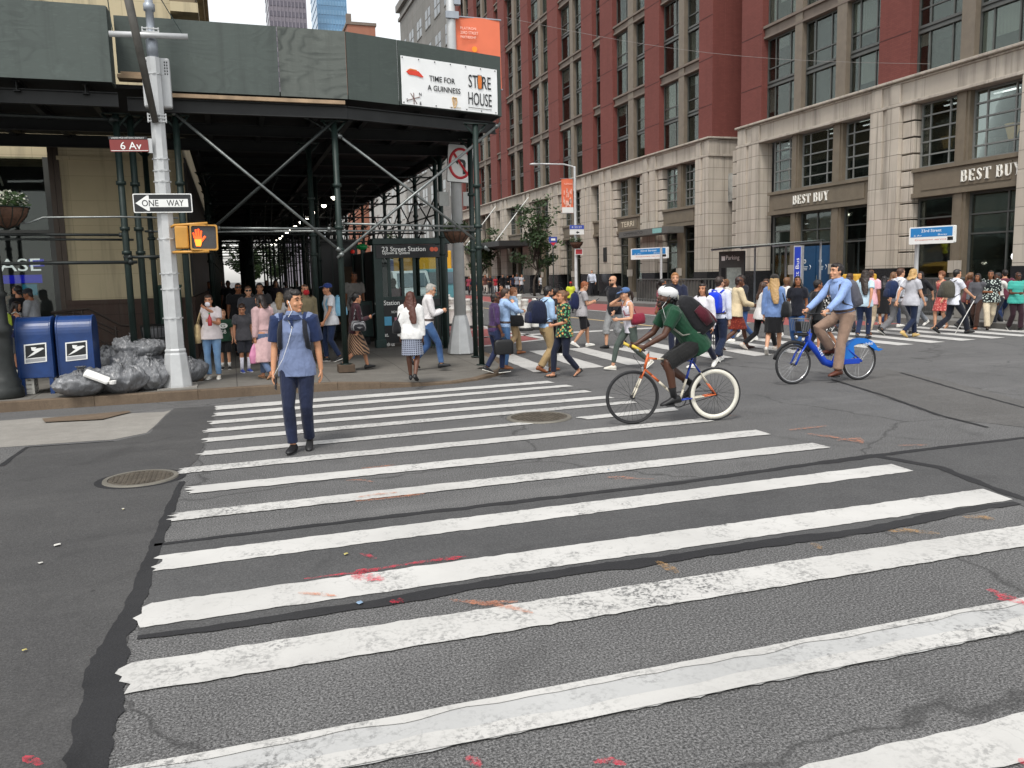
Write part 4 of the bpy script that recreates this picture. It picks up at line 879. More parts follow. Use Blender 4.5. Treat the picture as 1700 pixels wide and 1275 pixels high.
for k in range(13):                                   # string of work lights under the deck
    y = 24+2.6*k; c = Vector((2.9 if k < 3 else 2.9-.02*k, y, 4.12))
    b = MB(); b.lathe([(.015, .0), (.02, .35), (.05, .30), (.13, .10), (.15, .02)], c, 10); o = b.build('work_light', M_SHED_B, shed)
    b = MB(); b.ell(c+Vector((0, 0, .0)), (.075, .075, .07), None, 8, 5); b.build('bulb', M_BULB, o)
b = MB(); b.tube([(2.9, 22, 4.5)]+[(2.9-.02*k, 24+2.6*k, 4.46-.04*(k % 2)) for k in range(13)], .012, 5); b.build('light_cable', M_SHED, shed)
b = MB()
for (x, y, dx) in ((2.6, 22.5, 0), (4.0, 24, .3)): b.tube([(x, y, 4.6), (x+.1+dx, y, 4.1), (x+dx, y, 3.5), (x+dx, y, .3)], .012, 5).cut()
b.build_each('cable', M_SHED, shed)
# ------------------------------------------------------------------ banner on the parapet
bn = empty('banner_sign', (4.2, 15.6, 5.4), 'white beer advertising banner fixed to the right end of the scaffold parapet', 'banner')
dN = Vector((5.3-3.12, 16.05-15.37, 0)).normalized()
o0 = Vector((3.16, 15.37, 0))-Vector((-dN.y, dN.x, 0))*.012+dN*.0
BZ0, BZ1 = 4.985, 5.83
BW = 2.12
b = MB(); m_bn = mat('banner vinyl', '#e9eae9', .5, 0, .04, 3, .12, 6)
n1 = Vector((-dN.y, dN.x, 0)); NS = 24; vs = []; fs = []
for i in range(NS+1):
    for j in range(9):
        p = o0+dN*BW*i/NS+Vector((0, 0, BZ0+(BZ1-BZ0)*j/8))-n1*(.012+.006*noise.noise((i*.4, j*.5, 2))); vs.append(p)
for i in range(NS):
    for j in range(8): fs.append((i*9+j, i*9+9+j, i*9+10+j, i*9+j+1))
k = len(vs); vs += [p+n1*.004 for p in vs]; fs += [tuple(q+k for q in f[::-1]) for f in fs]
b.add(vs, fs); b.build('vinyl_sheet', m_bn, bn, True)
def bM(u, v): return frame(o0+dN*u-n1*.022+Vector((0, 0, v)), dN, (0, 0, 1))
m_bk = mat('banner black', '#26282a', .6); m_gold = mat('banner gold', '#c9a36a', .6); m_or = mat('banner orange', '#d8772f', .6); m_rd = mat('banner red', '#d8402a', .6)
text('TIME FOR', bM(.86, 5.50), .10, m_bk, 'lettering', bn, .56, 'CENTER', .002, None, .001); text('A GUINNESS', bM(.90, 5.33), .10, m_bk, 'lettering', bn, .72, 'CENTER', .002, None, .001)
text('ST', bM(1.55, 5.55), .24, m_bk, 'lettering', bn, .21); text('RE', bM(1.86, 5.55), .24, m_bk, 'lettering', bn, .20); text('HOUSE', bM(1.70, 5.23), .24, m_bk, 'lettering', bn, .54)
b = MB(); M = bM(1.705, 5.55); b.prism([(-.035, -.12), (.035, -.12), (.048, .02), (.038, .12), (-.038, .12), (-.048, .02)], M, .003); b.build('glass_motif', m_or, bn)
b = MB(); b.tube([M @ Vector(p) for p in ((-.04, -.125, .002), (.04, -.125, .002), (.054, .03, .002), (.042, .13, .002), (-.042, .13, .002), (-.054, .03, .002))], .007, 4, True, True); b.build('glass_outline', m_bk, bn)
b = MB(); b.box(bM(1.70, 5.06).translation, (.54, .004, .008), Matrix.Rotation(math.atan2(dN.y, dN.x), 3, 'Z')); b.build('underline', m_bk, bn)
b = MB(); M = bM(1.12, 5.10)                            # harp emblem
b.tube([M @ Vector(p) for p in ((-.05, .09, 0), (-.03, .11, 0), (.0, .095, 0), (.04, .10, 0))], .010, 5); b.tube([M @ Vector(p) for p in ((.04, .10, 0), (.05, .03, 0), (.02, -.05, 0), (-.01, -.09, 0))], .011, 5); b.tube([M @ Vector(p) for p in ((-.05, .09, 0), (-.03, -.02, 0), (-.01, -.09, 0))], .009, 5)
for k in range(4): b.tube([M @ Vector((-.03+.018*k, .09, 0)), M @ Vector((-.018+.010*k, -.05+.01*k, 0))], .003, 4)
b.build('harp_emblem', m_gold, bn); text('GUINNESS', bM(1.13, 4.985+.045), .022, mat('banner pale gold', '#d9cdb6', .6), 'lettering', bn, .24)
b = MB(); M = bM(.24, 5.10)                            # weather vane arms with letters
for a in range(4): th = .45+a*math.pi/2; b.tube([M @ Vector((0, 0, 0)), M @ Vector((.15*math.cos(th), .10*math.sin(th), 0))], .006, 4)
b.tube([M @ Vector((0, -.10, 0)), M @ Vector((0, .10, 0))], .007, 4); b.build('weather_vane', mat('banner brown', '#6d4b42', .6), bn)
for ch, u, v in (('N', .38, 5.19), ('S', .10, 5.06), ('E', .38, 5.03)): text(ch, bM(u, v), .055, m_bk, 'lettering', bn)
b = MB(); M = bM(.24, 5.42)                            # plain curved colour motif (no figure)
b.prism([(-.14, .14), (-.06, .19), (.12, .17), (.22, .08), (.19, .07), (.08, .09), (-.08, .09)], M, .003); b.build('colour_motif', m_rd, bn)
b = MB(); b.prism([(-.13, .16), (-.06, .20), (.08, .19), (.08, .175), (-.06, .175)], bM(.24, 5.421), .005); b.build('colour_motif', m_or, bn)
b = MB()
for u in [.03+.34*k for k in range(7)]:
    for v in (BZ0+.03, BZ1-.03): b.ell(bM(u, v).translation, (.012, .012, .012), None, 6, 4).cut()
b.build_each('fixing', m_bk, bn)
# ------------------------------------------------------------------ street pole with signs, left of the crossing
M_POLE = mat('pole silver paint', (.50, .51, .51), .45, .25, .10, 4, .1, 30); M_POLED = mat('pole dull grey', (.33, .36, .40), .45, .4, .15, 4); M_ARM = mat('mast arm dark', (.10, .095, .085), .5, .4, .25, 6)
pb_ = G(295, 645, .15); PXX, PYY = pb_.x, pb_.y+.16
po = empty('street_pole', (PXX, PYY, .15), 'tall silver octagonal street pole with heavy base among garbage bags', 'street pole')
def octa(prof, c, seg=8, rot=math.pi/8): 
    b = MB(); b.loft([[Vector((c[0]+r*math.cos(rot+2*math.pi*k/seg), c[1]+r*math.sin(rot+2*math.pi*k/seg), z)) for k in range(seg)] for r, z in prof]); return b
b = octa([(.235, .15), (.235, .20), (.18, .70), (.165, .735), (.17, .745), (.175, .77), (.15, .80)], (PXX, PYY)); b.build('base', M_POLE, po, False, .012)
b = octa([(.148, .80), (.10, 5.35), (.10, 5.36)], (PXX, PYY)); b.build('shaft', M_POLE, po)
b = octa([(.086, 5.36), (.086, 5.62), (.06, 5.64), (.06, 6.05), (.085, 6.06), (.085, 6.16), (.06, 6.17), (.055, 9)], (PXX, PYY), 14); b.build('upper_pipe', M_POLED, po, True)
b = MB()
for z, r in ((1.28, .149), (1.75, .144), (2.0, .141), (2.55, .135), (3.45, .126), (3.62, .124), (3.8, .122), (5.1, .106)): b.tube([(PXX, PYY, z), (PXX, PYY, z+.022)], r*1.0+.008, 8); b.cut()
b.build_each('band_strap', M_POLE, po)
b = MB(); l = PY(181, 56, PYY-.12); r_ = PY(312, 61, PYY-.12); b.tube([l, r_], .045, 12); b.tube([l, l-Vector((.002, 0, 0))], .04, 10); b.build('crossbar', M_POLE, po, True)
def clamp(z, wd=.19):
    b = MB()
    for dz in (-.05, 0, .05): b.box((PXX, PYY-.12, z+dz), (wd*1.5, .03, .016)); 
    for s in (-1, 1): b.box((PXX+s*wd*.72, PYY-.11, z), (.02, .035, .14)); b.box((PXX+s*wd*.3, PYY-.11, z), (.02, .035, .14))
    return b.build('clamp', M_POLE, po)
clamp(PY(245, 56, PYY).z, .16); clamp(PY(258, 198, PYY).z, .18)
b = MB(); a_ = PY(258, 203, PYY-.16); c_ = PY(200, -60, PYY-.9); b.tube([a_, a_.lerp(c_, .5), c_], [.05, .058, .064], 12); b.build('mast_arm', M_ARM, po, True)
b = MB(); z1 = PY(256, 92, PYY).z; z0 = PY(256, 176, PYY).z; b.box((PXX+.02, PYY+.19, (z0+z1)/2), (.42, .16, z1-z0)); bo = b.build('equipment_box', M_POLE, po, False, .03)
b = MB()
for s in (-1, 1):
    for i in range(2):
        for j in range(5): b.box((PXX+.02+s*(.135+.035*i), PYY+.108, z1-.07-.045*j), (.018, .006, .024))
b.build('vent_holes', mat('vent black', (.02, .02, .02), .6), bo)
b = MB(); b.tube([PY(176, -20, PYY-.1), PY(183, 30, PYY-.1), PY(188, 57, PYY-.14)], .008, 5); b.cut(); b.tube([PY(262, -10, PYY-.05), PY(280, 20, PYY-.05), PY(302, 55, PYY-.1)], .008, 5); b.build_each('cable', M_SHED, po)
b = MB(); b.box((PXX, PYY-.02, .152), (.60, .52, .035)); b.build('foundation', M_SLAB, po)
def sign_plate(name, label, cat, tl, tr, br, bl, Y, mats, t=.012):
    P = [PY(*q, Y) for q in (tl, tr, br, bl)]; c = sum(P, Vector())/4; o = empty(name, c, label, cat)
    ux = ((P[1]-P[0])+(P[2]-P[3])).normalized(); wd = ((P[1]-P[0]).length+(P[2]-P[3]).length)/2; h = ((P[0]-P[3]).length+(P[1]-P[2]).length)/2
    M = frame(c, ux, (0, 0, 1)); return o, M, wd, h
def rrect(wd, h, r, n=4):
    out = []
    for cx_, cy_, a0 in ((wd/2-r, h/2-r, 0), (-wd/2+r, h/2-r, 90), (-wd/2+r, -h/2+r, 180), (wd/2-r, -h/2+r, 270)):
        for k in range(n+1): a = R(a0+90*k/n); out.append((cx_+r*math.cos(a), cy_+r*math.sin(a)))
    return out
def TZ(M, z, x=0, y=0): return M @ Matrix.Translation((x, y, z))
SW = mat('sign white', '#e6e7e4', .45, 0, .04, 4); SB = mat('sign black', '#1c1e20', .45, 0, .1, 4); SR = mat('sign maroon', '#7c2f2c', .5, 0, .08, 4)
o, M, wd, h = sign_plate('street_sign', 'maroon 6 Av street name sign on the silver street pole', 'street sign', (182, 232), (246, 232), (247, 252), (183, 252), PYY-.15, None)
b = MB(); b.prism(rrect(wd, h, .01), M, .012); b.build('plate', SR, o); b = MB(); b.prism(rrect(wd, .045, .004), TZ(M, .001, -.01, h/2+.026), .010); b.build('top_strip', SB, o)
text('6 Av', TZ(M, .014, .02, 0), .115, SW, 'lettering', o, .30, 'CENTER', .002, None, .0008); b = MB(); b.prism([(-wd/2+.01, -h/2+.012), (wd/2-.01, -h/2+.012), (wd/2-.01, -h/2+.02), (-wd/2+.01, -h/2+.02)], TZ(M, .0125), .002); b.build('border', SW, o)
text('LADIES MILE HISTORIC DISTRICT', TZ(M, .012, -.01, h/2+.026), .022, SW, 'lettering', o, wd*.85, 'CENTER', .001)
b = MB(); b.bb((PXX-.16, PYY-.15, M.translation.z-.1), (PXX-.10, PYY-.10, M.translation.z+.12)); b.build('bracket', M_POLE, o)
o, M, wd, h = sign_plate('one_way_sign', 'black and white ONE WAY sign with arrow pointing left', 'traffic sign', (221, 322), (319, 321), (319, 353), (221, 353), PYY-.17, None)
b = MB(); b.prism(rrect(wd, h, .02), M, .01); b.build('plate', SW, o); b = MB(); b.prism(rrect(wd-.03, h-.03, .015), TZ(M, .0105), .002); b.build('black_field', SB, o)
b = MB(); x0 = -wd*.46; x1 = wd*.43; hh = h*.21; b.prism([(x0, 0), (x0+.17, h*.40), (x0+.20, h*.40), (x0+.20, hh), (x1, hh), (x1, -hh), (x0+.20, -hh), (x0+.20, -h*.40), (x0+.17, -h*.40)], TZ(M, .013), .002); b.build('arrow', SW, o)
text('ONE', TZ(M, .016, -wd*.215, 0), .10, SB, 'lettering', o, .24, 'CENTER', .002, None, .0006); text('WAY', TZ(M, .016, wd*.21, 0), .10, SB, 'lettering', o, .25, 'CENTER', .002, None, .0006)
YL = mat('signal yellow', (.52, .26, .045), .4, 0, .12, 5)
o, M, wd, h = sign_plate('pedestrian_signal', 'yellow pedestrian signal showing a red raised hand', 'pedestrian signal', (315, 372), (362, 374), (361, 415), (316, 416), PYY-.30, None)
bx = MB(); bx.prism(rrect(wd, h, .035), TZ(M, -.24), .24); bx.build('housing', YL, o, False, .006)
bx = MB(); bx.loft([[M @ Vector((x, y, z)) for x, y in rrect(w2, h2, .03)] for w2, h2, z in ((wd, h, 0), (wd, h, .05), (wd-.045, h-.045, .05), (wd-.045, h-.045, .012))], False); bx.build('visor', YL, o)
bx = MB(); bx.prism(rrect(wd-.04, h-.04, .02), TZ(M, .001), .008); bx.build('screen', mat('signal screen', (.05, .05, .052), .5, 0, .2, 60), o)
m_hand = mat('hand lamp red', (1, .10, .015), .5, 0, 0, 1, 0, 1, None, .85); m_hand2 = mat('hand lamp amber', (1, .26, .02), .5, 0, 0, 1, 0, 1, None, 1.15)
bx = MB(); H = TZ(M, .011, -wd*.20, -.01)
for pts, wv in (([(-.058, .0), (-.075, .085)], .013), ([(-.028, .03), (-.036, .135)], .014), ([(.004, .03), (.006, .145)], .014), ([(.034, .02), (.048, .115)], .014), ([(.045, -.05), (.105, .03)], .016)): bx.tube([H @ Vector((*p, 0)) for p in pts], wv, 8, True, False, 1, (0, -1, 0))
bx.prism([(-.066, .03), (.05, .04), (.055, -.02), (.05, -.06), (-.06, -.05)], H, .006); bx.build('hand_symbol', m_hand, o)
bx = MB(); bx.prism([(-.055, -.02), (.045, -.02), (.05, -.06), (.03, -.13), (-.04, -.13), (-.055, -.06)], TZ(H, .0065), .004); bx.build('hand_palm', m_hand2, o)
bx = MB(); P1 = PY(289, 374, PYY-.10); P2 = PY(344, 371, PYY-.3); bx.tube([(PXX+.08, PYY-.08, P1.z-.03), P1, (P2.x, PYY-.36, P2.z)], .022, 8); P3 = PY(292, 419, PYY-.10); bx.cut(); bx.tube([(PXX+.08, PYY-.08, P3.z), (P3.x, PYY-.2, P3.z), (P2.x, PYY-.36, P3.z)], .022, 8); bx.build_each('bracket', YL, o, True)
q0, q1 = PY(291, 376, PYY-.12), PY(314, 413, PYY-.12); bx = MB(); bx.box(((q0.x+q1.x)/2, PYY-.16, (q0.z+q1.z)/2), (q1.x-q0.x+.02, .16, q0.z-q1.z)); bx.build('side_housing', YL, o, False, .02)
# ------------------------------------------------------------------ second pole at the corner with banner, sign and flower basket
q = G(770, 588, .15); L2 = (q.x, q.y+.2)
lp = empty('street_lamp', (L2[0], L2[1], .15), 'silver lamp pole with flared base at the rounded corner', 'street lamp')
b = octa([(.30, .15), (.31, .17), (.27, .42), (.22, .70), (.17, .92), (.16, .95), (.15, 1.0)], L2); b.build('base', M_POLE, lp, False, .015)
b = octa([(.135, 1.0), (.10, 7), (.09, 9.5)], L2, 14); b.build('shaft', M_POLE, lp, True)
b = MB()
for z in (6.5, 7.3): b.tube([(L2[0]-.1, L2[1]-.03, z), (L2[0]+.12, L2[1]-.03, z)], .035, 8).cut(); b.box((L2[0], L2[1]-.1, z), (.28, .06, .14)).cut()
for z in (7.62, 8.1): b.box((L2[0]+.12, L2[1]-.05, z), (.14, .12, .2)).cut()
b.build_each('clamp', M_POLED, lp)
BO = mat('banner coral', (.74, .175, .085), .7, 0, .05, 2)
def pole_banner(label, tl, tr, br, bl, Y, band=0):
    P = [PY(*q, Y) if isinstance(Y, (int, float)) else q for q in (tl, tr, br, bl)]; o = empty('street_banner', P[0], label, 'street banner'); b = MB(); n = 10; vs = []
    ux = (P[1]-P[0]).normalized()
    for i in range(n+1):
        for j in range(n+1):
            u, v = i/n, j/n; p = P[3].lerp(P[2], u).lerp(P[0].lerp(P[1], u), v); p.y += .03*math.sin(u*5+v*2)*(1-v*.4); vs.append(p)
    fs = [(i*(n+1)+j, (i+1)*(n+1)+j, (i+1)*(n+1)+j+1, i*(n+1)+j+1) for i in range(n) for j in range(n)]; k = len(vs)
    b.add(vs+[p+Vector((0, .006, 0)) for p in vs], fs+[tuple(q+k for q in f[::-1]) for f in fs]); b.build('fabric', BO, o, True)
    b = MB()
    for p, q in ((P[0], P[1]), (P[3], P[2])): b.tube([p-ux*.1, q+ux*.03], .016, 6).cut()
    b.build_each('banner_arm', M_POLED, o); return o, P
p0 = Vector((L2[0]+.12, L2[1]-.05, 0)); zt, zb_ = PY(764, 28, L2[1]).z, PY(764, 85, L2[1]).z-.75
bo, P = pole_banner('larger coral banner with pale lettering above the corner of the scaffold', None, None, None, None, [0]) if False else (None, None)
def mkban(label, x0, x1, y, z0, z1): return pole_banner(label, Vector((x0, y, z1)), Vector((x1, y, z1-.01)), Vector((x1, y, z0)), Vector((x0, y, z0)), 'w')
bo, P = mkban('larger coral banner with pale lettering above the corner of the scaffold', L2[0]+.10, PY(829, 35, L2[1]).x, L2[1]-.02, zb_, zt)
m_bp = mat('banner pale', '#f3c9b8', .7); cx_ = L2[0]+.16
for i, (s, hh) in enumerate((('FLATIRON', .055), ('23RD STREET', .06), ('PARTNERSHIP', .055))): text(s, frame((cx_+.02, L2[1]-.065, zt-.24-.09*i), (1, 0, 0), (0, 0, 1)), hh, m_bp, 'lettering', bo, .34+.05*(i == 1), 'LEFT')
b = MB(); b.lathe([(.01, 0), (.06, 0), (.06, .01), (.01, .01)], (0, 0, 0), 12); Mq = frame((cx_+.32, L2[1]-.07, zt-.66), (1, 0, 0), (0, 0, 1)); b.v = [tuple(Mq @ Vector(v)) for v in b.v]; b.build('emblem', mat('banner amber', '#f0912c', .7), bo)
o, M, wd, h = sign_plate('no_left_turn_sign', 'white no left turn sign with red ring on the corner lamp pole', 'traffic sign', (741, 237), (786, 242), (785, 305), (743, 302), L2[1]-.16, None)
b = MB(); b.prism(rrect(wd, h, .04), M, .01); b.build('plate', SB, o); b = MB(); b.prism(rrect(wd-.03, h-.03, .035), TZ(M, .0102), .003); b.build('white_field', SW, o)
RD = mat('sign red', (.55, .02, .03), .5, 0, .05, 4); rr_ = wd*.40; Mh = TZ(M, .016, 0, .0) @ Matrix.Diagonal((1, 1.3, 1, 1)); b = MB()
b.tube([Mh @ Vector((-.03, -.20, 0)), Mh @ Vector((.10*0+.09, -.20, 0))], .001, 4)
b = MB(); b.prism([(.06, -.22), (.12, -.22), (.12, .02), (.10, .07), (.05, .09), (-.05, .09), (-.05, .15), (-.15, .06), (-.05, -.03), (-.05, .03), (.03, .03), (.06, .0)], TZ(M, .0135), .002); b.build('turn_arrow', SB, o)
b = MB(); b.tube([Mh @ Vector((rr_*math.cos(a), rr_*math.sin(a), 0)) for a in [k*math.pi/14 for k in range(28)]], .030, 5, True, True); b.build('ring', RD, o)
b = MB(); b.tube([Mh @ Vector((-rr_*.7, rr_*.7, .002)), Mh @ Vector((rr_*.7, -rr_*.7, .002))], .028, 5); b.build('slash', RD, o)
b = MB()
for s in (-1, 1): z = PY(765, 330, L2[1]).z; b.box((L2[0]+s*.27, L2[1]+.05, z), (.22, .03, .30)).cut()
o = empty('sign_backs', (L2[0], L2[1]+.05, z), 'pair of pale sign backs on the corner lamp pole under the no left turn sign', 'sign'); b.build_each('plate', mat('sign back grey', '#a9aaa6', .5, .2), o)
LEAF = []
def leafmat(key, c):
    t = NT(key); oi = t.n('TexCoord'); t.base(t.mix(t.noise(3.0, 3, .6, t.coord()), sc3(c, .6), sc3(c, 1.5))); t.rough(.6); t.b.inputs['Transmission Weight'].default_value = 0; return t.m
M_LEAF = leafmat('leaf green', (.045, .085, .025)); M_LEAF2 = leafmat('leaf dark', (.028, .055, .018)); M_PETAL = mat('white petals', '#e9ead8', .7)
def leaves(b, c, r, n, size, rr, flat=.75):
    for _ in range(n):
        d = Vector((rr.gauss(0, 1), rr.gauss(0, 1), rr.gauss(0, 1)*flat)).normalized()*(rr.random()**.4); p = Vector(c)+Vector((d.x*r[0], d.y*r[1], d.z*r[2]))
        u = Vector((rr.uniform(-1, 1), rr.uniform(-1, 1), rr.uniform(-.6, .6))).normalized(); v = u.orthogonal().normalized(); v = (v*math.cos(rr.random()*6.28)+u.cross(v)*math.sin(rr.random()*6.28)); s = size*rr.uniform(.6, 1.3)
        b.add([p-u*s, p-v*s*.45, p+u*s, p+v*s*.45], [(0, 1, 2, 3)])
def basket(label, c, r, seed, white):
    o = empty('flower_basket', c, label, 'flower basket'); rr = random.Random(seed); c = Vector(c)
    b = MB(); b.lathe([(.03, -r*.95), (r*.5, -r*.8), (r*.85, -r*.4), (r, 0), (r*.94, 0), (.05, -.03)], c, 24); b.build('bowl', mat('coir brown', (.10, .05, .03), .9, 0, .4, 14, .6, 60), o, True)
    b = MB()
    for k in range(12): a = k*math.pi/6; b.tube([c+Vector((math.cos(a)*x*1.02, math.sin(a)*x*1.02, z)) for x, z in ((r, 0), (r*.86, -r*.4), (r*.51, -r*.81), (.03, -r*.97))], .006, 4)
    b.tube([c+Vector((math.cos(a)*r*1.02, math.sin(a)*r*1.02, 0)) for a in [k*math.pi/12 for k in range(24)]], .008, 4, True, True); b.build('wire_cage', M_SHED, o)
    b = MB(); leaves(b, c+Vector((0, 0, r*.3)), (r*1.05, r*1.05, r*.5), 300, .05, rr); lf = b.build('foliage', M_LEAF, o)
    b = MB(); leaves(b, c+Vector((0, 0, r*.42)), (r*1.0, r*1.0, r*.5), white, .03, rr); b.build('flowers', M_PETAL, o); return o
c = PY(763, 388, L2[1]); basket('flower basket hanging on the corner lamp pole behind scaffold pipes', (L2[0]-.02, L2[1]-.0, PY(763, 384, L2[1]).z), .30, 3, 60)
c = PY(8, 345, 15.2); basket('flower basket with white blooms at the left edge by the dark iron post', c, .34, 4, 240)
# dark ornamental post at the left edge
q = G(4, 664, .15); o = empty('iron_post', (q.x, q.y+.2, .15), 'dark cast iron lamp post with moulded base at the left edge', 'lamp post')
b = MB(); b.lathe([(.25, .15), (.26, .18), (.25, .30), (.22, .34), (.23, .40), (.19, .46), (.165, .60), (.15, .85), (.165, 1.05), (.15, 1.1), (.175, 1.15), (.175, 1.25), (.13, 1.3), (.12, 1.7), (.16, 1.76), (.12, 1.8), (.10, 3.3), (.09, 7)], (q.x, q.y+.25, 0), 20); b.build('column', mat('cast iron black green', (.022, .025, .024), .5, .3, .3, 7, .2, 20), o, True)
b = MB(); b.tube([(q.x, q.y+.25, 3.45), (q.x+.2, q.y+.3, 3.52), (c.x, c.y, 3.45)], .018, 6); b.build('bracket_arm', M_SHED, o)
# ------------------------------------------------------------------ mailboxes
M_MAIL = mat('mailbox blue', (.010, .040, .15), .36, 0, .32, 2.5, .12, 14)
def mailbox(px0, px1, pyb, label, yaw):
    a = G(px0, pyb, .15); c = G(px1, pyb, .15); wd = abs(c.x-a.x)*1.0; o = empty('mailbox', ((a.x+c.x)/2, (a.y+c.y)/2+.27, .15), label, 'mailbox', 'blue street mailboxes'); o.rotation_euler.z = yaw
    h = 1.22; d = .52; prof = [(-d/2, .26), (d/2, .26), (d/2, .95)]+[(d/2*math.cos(t), .95+.27*math.sin(t)) for t in [R(10*k) for k in range(1, 18)]]+[(-d/2, .95)]
    T = Matrix.Translation(o.location) @ Matrix.Rotation(yaw, 4, 'Z')
    Mx = T @ frame((-wd/2, 0, 0), (0, 1, 0), (0, 0, 1))
    b = MB(); b.prism(prof, Mx, wd); bd = b.build('body', M_MAIL, None, False, .012); attach2(bd, o)
    b = MB()
    for s in (-1, 1): b.prism([(x*1.03, z*1.01+(.0 if z > .5 else -.01)) for x, z in prof], T @ frame((s*wd/2-.018 if s > 0 else -wd/2-.012, 0, 0), (0, 1, 0), (0, 0, 1)), .03).cut()
    for e in b.build_each('side_rim', M_MAIL, None, False, .008): attach2(e, o)
    for sx in (-1, 1):
        for sy in (-1, 1):
            b = MB(); b.box(T @ Vector((sx*(wd/2-.04), sy*(d/2-.04), .135)), (.06, .06, .27)); attach2(b.build('leg', M_MAIL), o)
    ML = T @ frame((.02, -d/2-.006, .66), (1, 0, 0), (0, 0, 1)) @ Matrix.Rotation(R(4), 4, 'Z'); sk = lambda P: [(x+.12*y, y) for x, y in P]
    b = MB(); b.prism(sk([(-.16, -.15), (.16, -.15), (.16, .15), (-.16, .15)]), ML, .003); lo = b.build('logo_plate', SW); attach2(lo, o)
    b = MB(); b.prism(sk([(-.14, -.07), (.14, -.07), (.14, .13), (-.14, .13)]), TZ(ML, .0032), .002); e = b.build('logo_field', SB); attach3(e, lo)
    b = MB(); b.prism(sk([(-.13, -.06), (-.02, -.02), (.13, .06), (.10, .075), (.0, .07), (.02, .09), (-.06, .10), (-.05, .05), (-.01, .03)]), TZ(ML, .0056), .002); e = b.build('logo_eagle', SW); attach3(e, lo)
    b = MB(); b.prism(sk([(-.14, -.135), (.14, -.135), (.14, -.085), (-.14, -.085)]), TZ(ML, .0032), .002); e = b.build('logo_text_bar', mat('logo grey', '#9c9da0', .6), None); attach3(e, lo)
    return o
def attach2(e, o):
    e.parent = o; e.matrix_parent_inverse = (Matrix.Translation(o.location) @ Matrix.Rotation(o.rotation_euler.z, 4, 'Z')).inverted()
def attach3(e, lo):
    e.parent = lo; p = lo.parent; e.matrix_parent_inverse = (Matrix.Translation(p.location) @ Matrix.Rotation(p.rotation_euler.z, 4, 'Z') @ lo.matrix_parent_inverse).inverted()
mailbox(39, 91, 655, 'blue mailbox beside the dark iron post, left of its twin', R(-3)); mailbox(105, 159, 650, 'blue mailbox next to the heap of garbage bags', R(-2))
# ------------------------------------------------------------------ garbage bags
def bagmat():
    t = NT('garbage bag plastic'); v = t.coord(); nz = t.noise(5, 5, .7, t.coord((1, 1, .35)), 2.5); oi = t.n('ObjectInfo')
    t.base(t.mix(oi.outputs['Random'], (.125, .13, .14), (.20, .205, .215))); t.rough(.30); t.b.inputs['Specular IOR Level'].default_value = .9; t.b.inputs['Coat Weight'].default_value = .3; t.b.inputs['Coat Roughness'].default_value = .2
    t.bump(nz, .95, .05); return t.m
M_BAG = bagmat()
def gbag(px, pyb, wpx, hpx, label, seed, z0=.15, tilt=0, back=0):
    g = G(px, pyb, z0) if z0 == .15 else PY(px, pyb, back); y = g.y+.25 if z0 == .15 else back; 
    dpt = (Vector((g.x, y, g.z))-CAM).dot(cF); rx = wpx/2*dpt/FPX; rz = hpx*dpt/FPX; c = Vector((g.x, y, g.z)); rr = random.Random(seed)
    b = MB(); seg, rg = 72, 40; rings = []
    lob = [(Vector((rr.gauss(0, 1), rr.gauss(0, 1), rr.gauss(0, .6))).normalized(), rr.uniform(.05, .16)) for _ in range(9)]
    for i in range(rg+1):
        t = math.pi*(i+.05)/(rg+.1); ring = []
        for k in range(seg):
            a = 2*math.pi*k/seg; d = Vector((math.sin(t)*math.cos(a), math.sin(t)*math.sin(a), -math.cos(t)))
            f = 1+sum(w_*max(0, d.dot(l)-.5)*2 for l, w_ in lob)
            ca, sa = math.cos(a), math.sin(a); wz = .35*noise.noise((d.x*1.7, d.y*1.7+seed, d.z*1.7))
            r1 = abs(noise.noise((ca*2.1+seed*2.3+wz, sa*2.1, d.z*.75+wz*2))); r2 = abs(noise.noise((ca*5.2+wz*2, sa*5.2+seed, d.z*1.3+wz*3))); r3 = abs(noise.noise((d.x*9+seed, d.y*9, d.z*3.5+wz*6)))
            f += .20*(.5-r1*1.9)+.15*(.45-r2*2.2)+.05*(.45-r3*2.2)
            top = max(0, d.z); pinch = 1-.35*top**3; folds = 1+.07*top*top*math.sin(a*11+seed+wz*6)
            zz = d.z*.5+.46; zz = max(zz, 0.0) if z0 == .15 else zz
            p = Vector((d.x*rx*f*pinch*folds*(1.06 if d.z < 0 else 1), d.y*rx*.88*f*pinch*folds, max(0, zz*f)*rz*.92)); ring.append(p)
        rings.append(ring)
    # tied neck
    top = rings[-1][0].z
    for s_, zz in ((.16, .0), (.09, .05), (.14, .10), (.20, .15)): rings.append([Vector((math.cos(2*math.pi*k/seg)*rx*s_*(1+.3*math.sin(k*1.7)), math.sin(2*math.pi*k/seg)*rx*s_*(1+.3*math.sin(k*2.3)), top+zz*rz)) for k in range(seg)])
    Rm = Matrix.Rotation(tilt, 3, 'Y'); b.loft([[Rm @ p+c for p in q] for q in rings]); o = b.build('garbage_bag', M_BAG, None, True); tag(o, label, 'garbage bag', 'garbage bags piled by the street pole'); return o
gbag(134, 660, 76, 42, 'wide grey garbage bag at the front under the white foam tray', 1); gbag(203, 655, 62, 50, 'grey garbage bag with long shiny folds, front middle of the heap', 2); gbag(250, 650, 52, 50, 'round grey garbage bag against the base of the silver pole', 3)
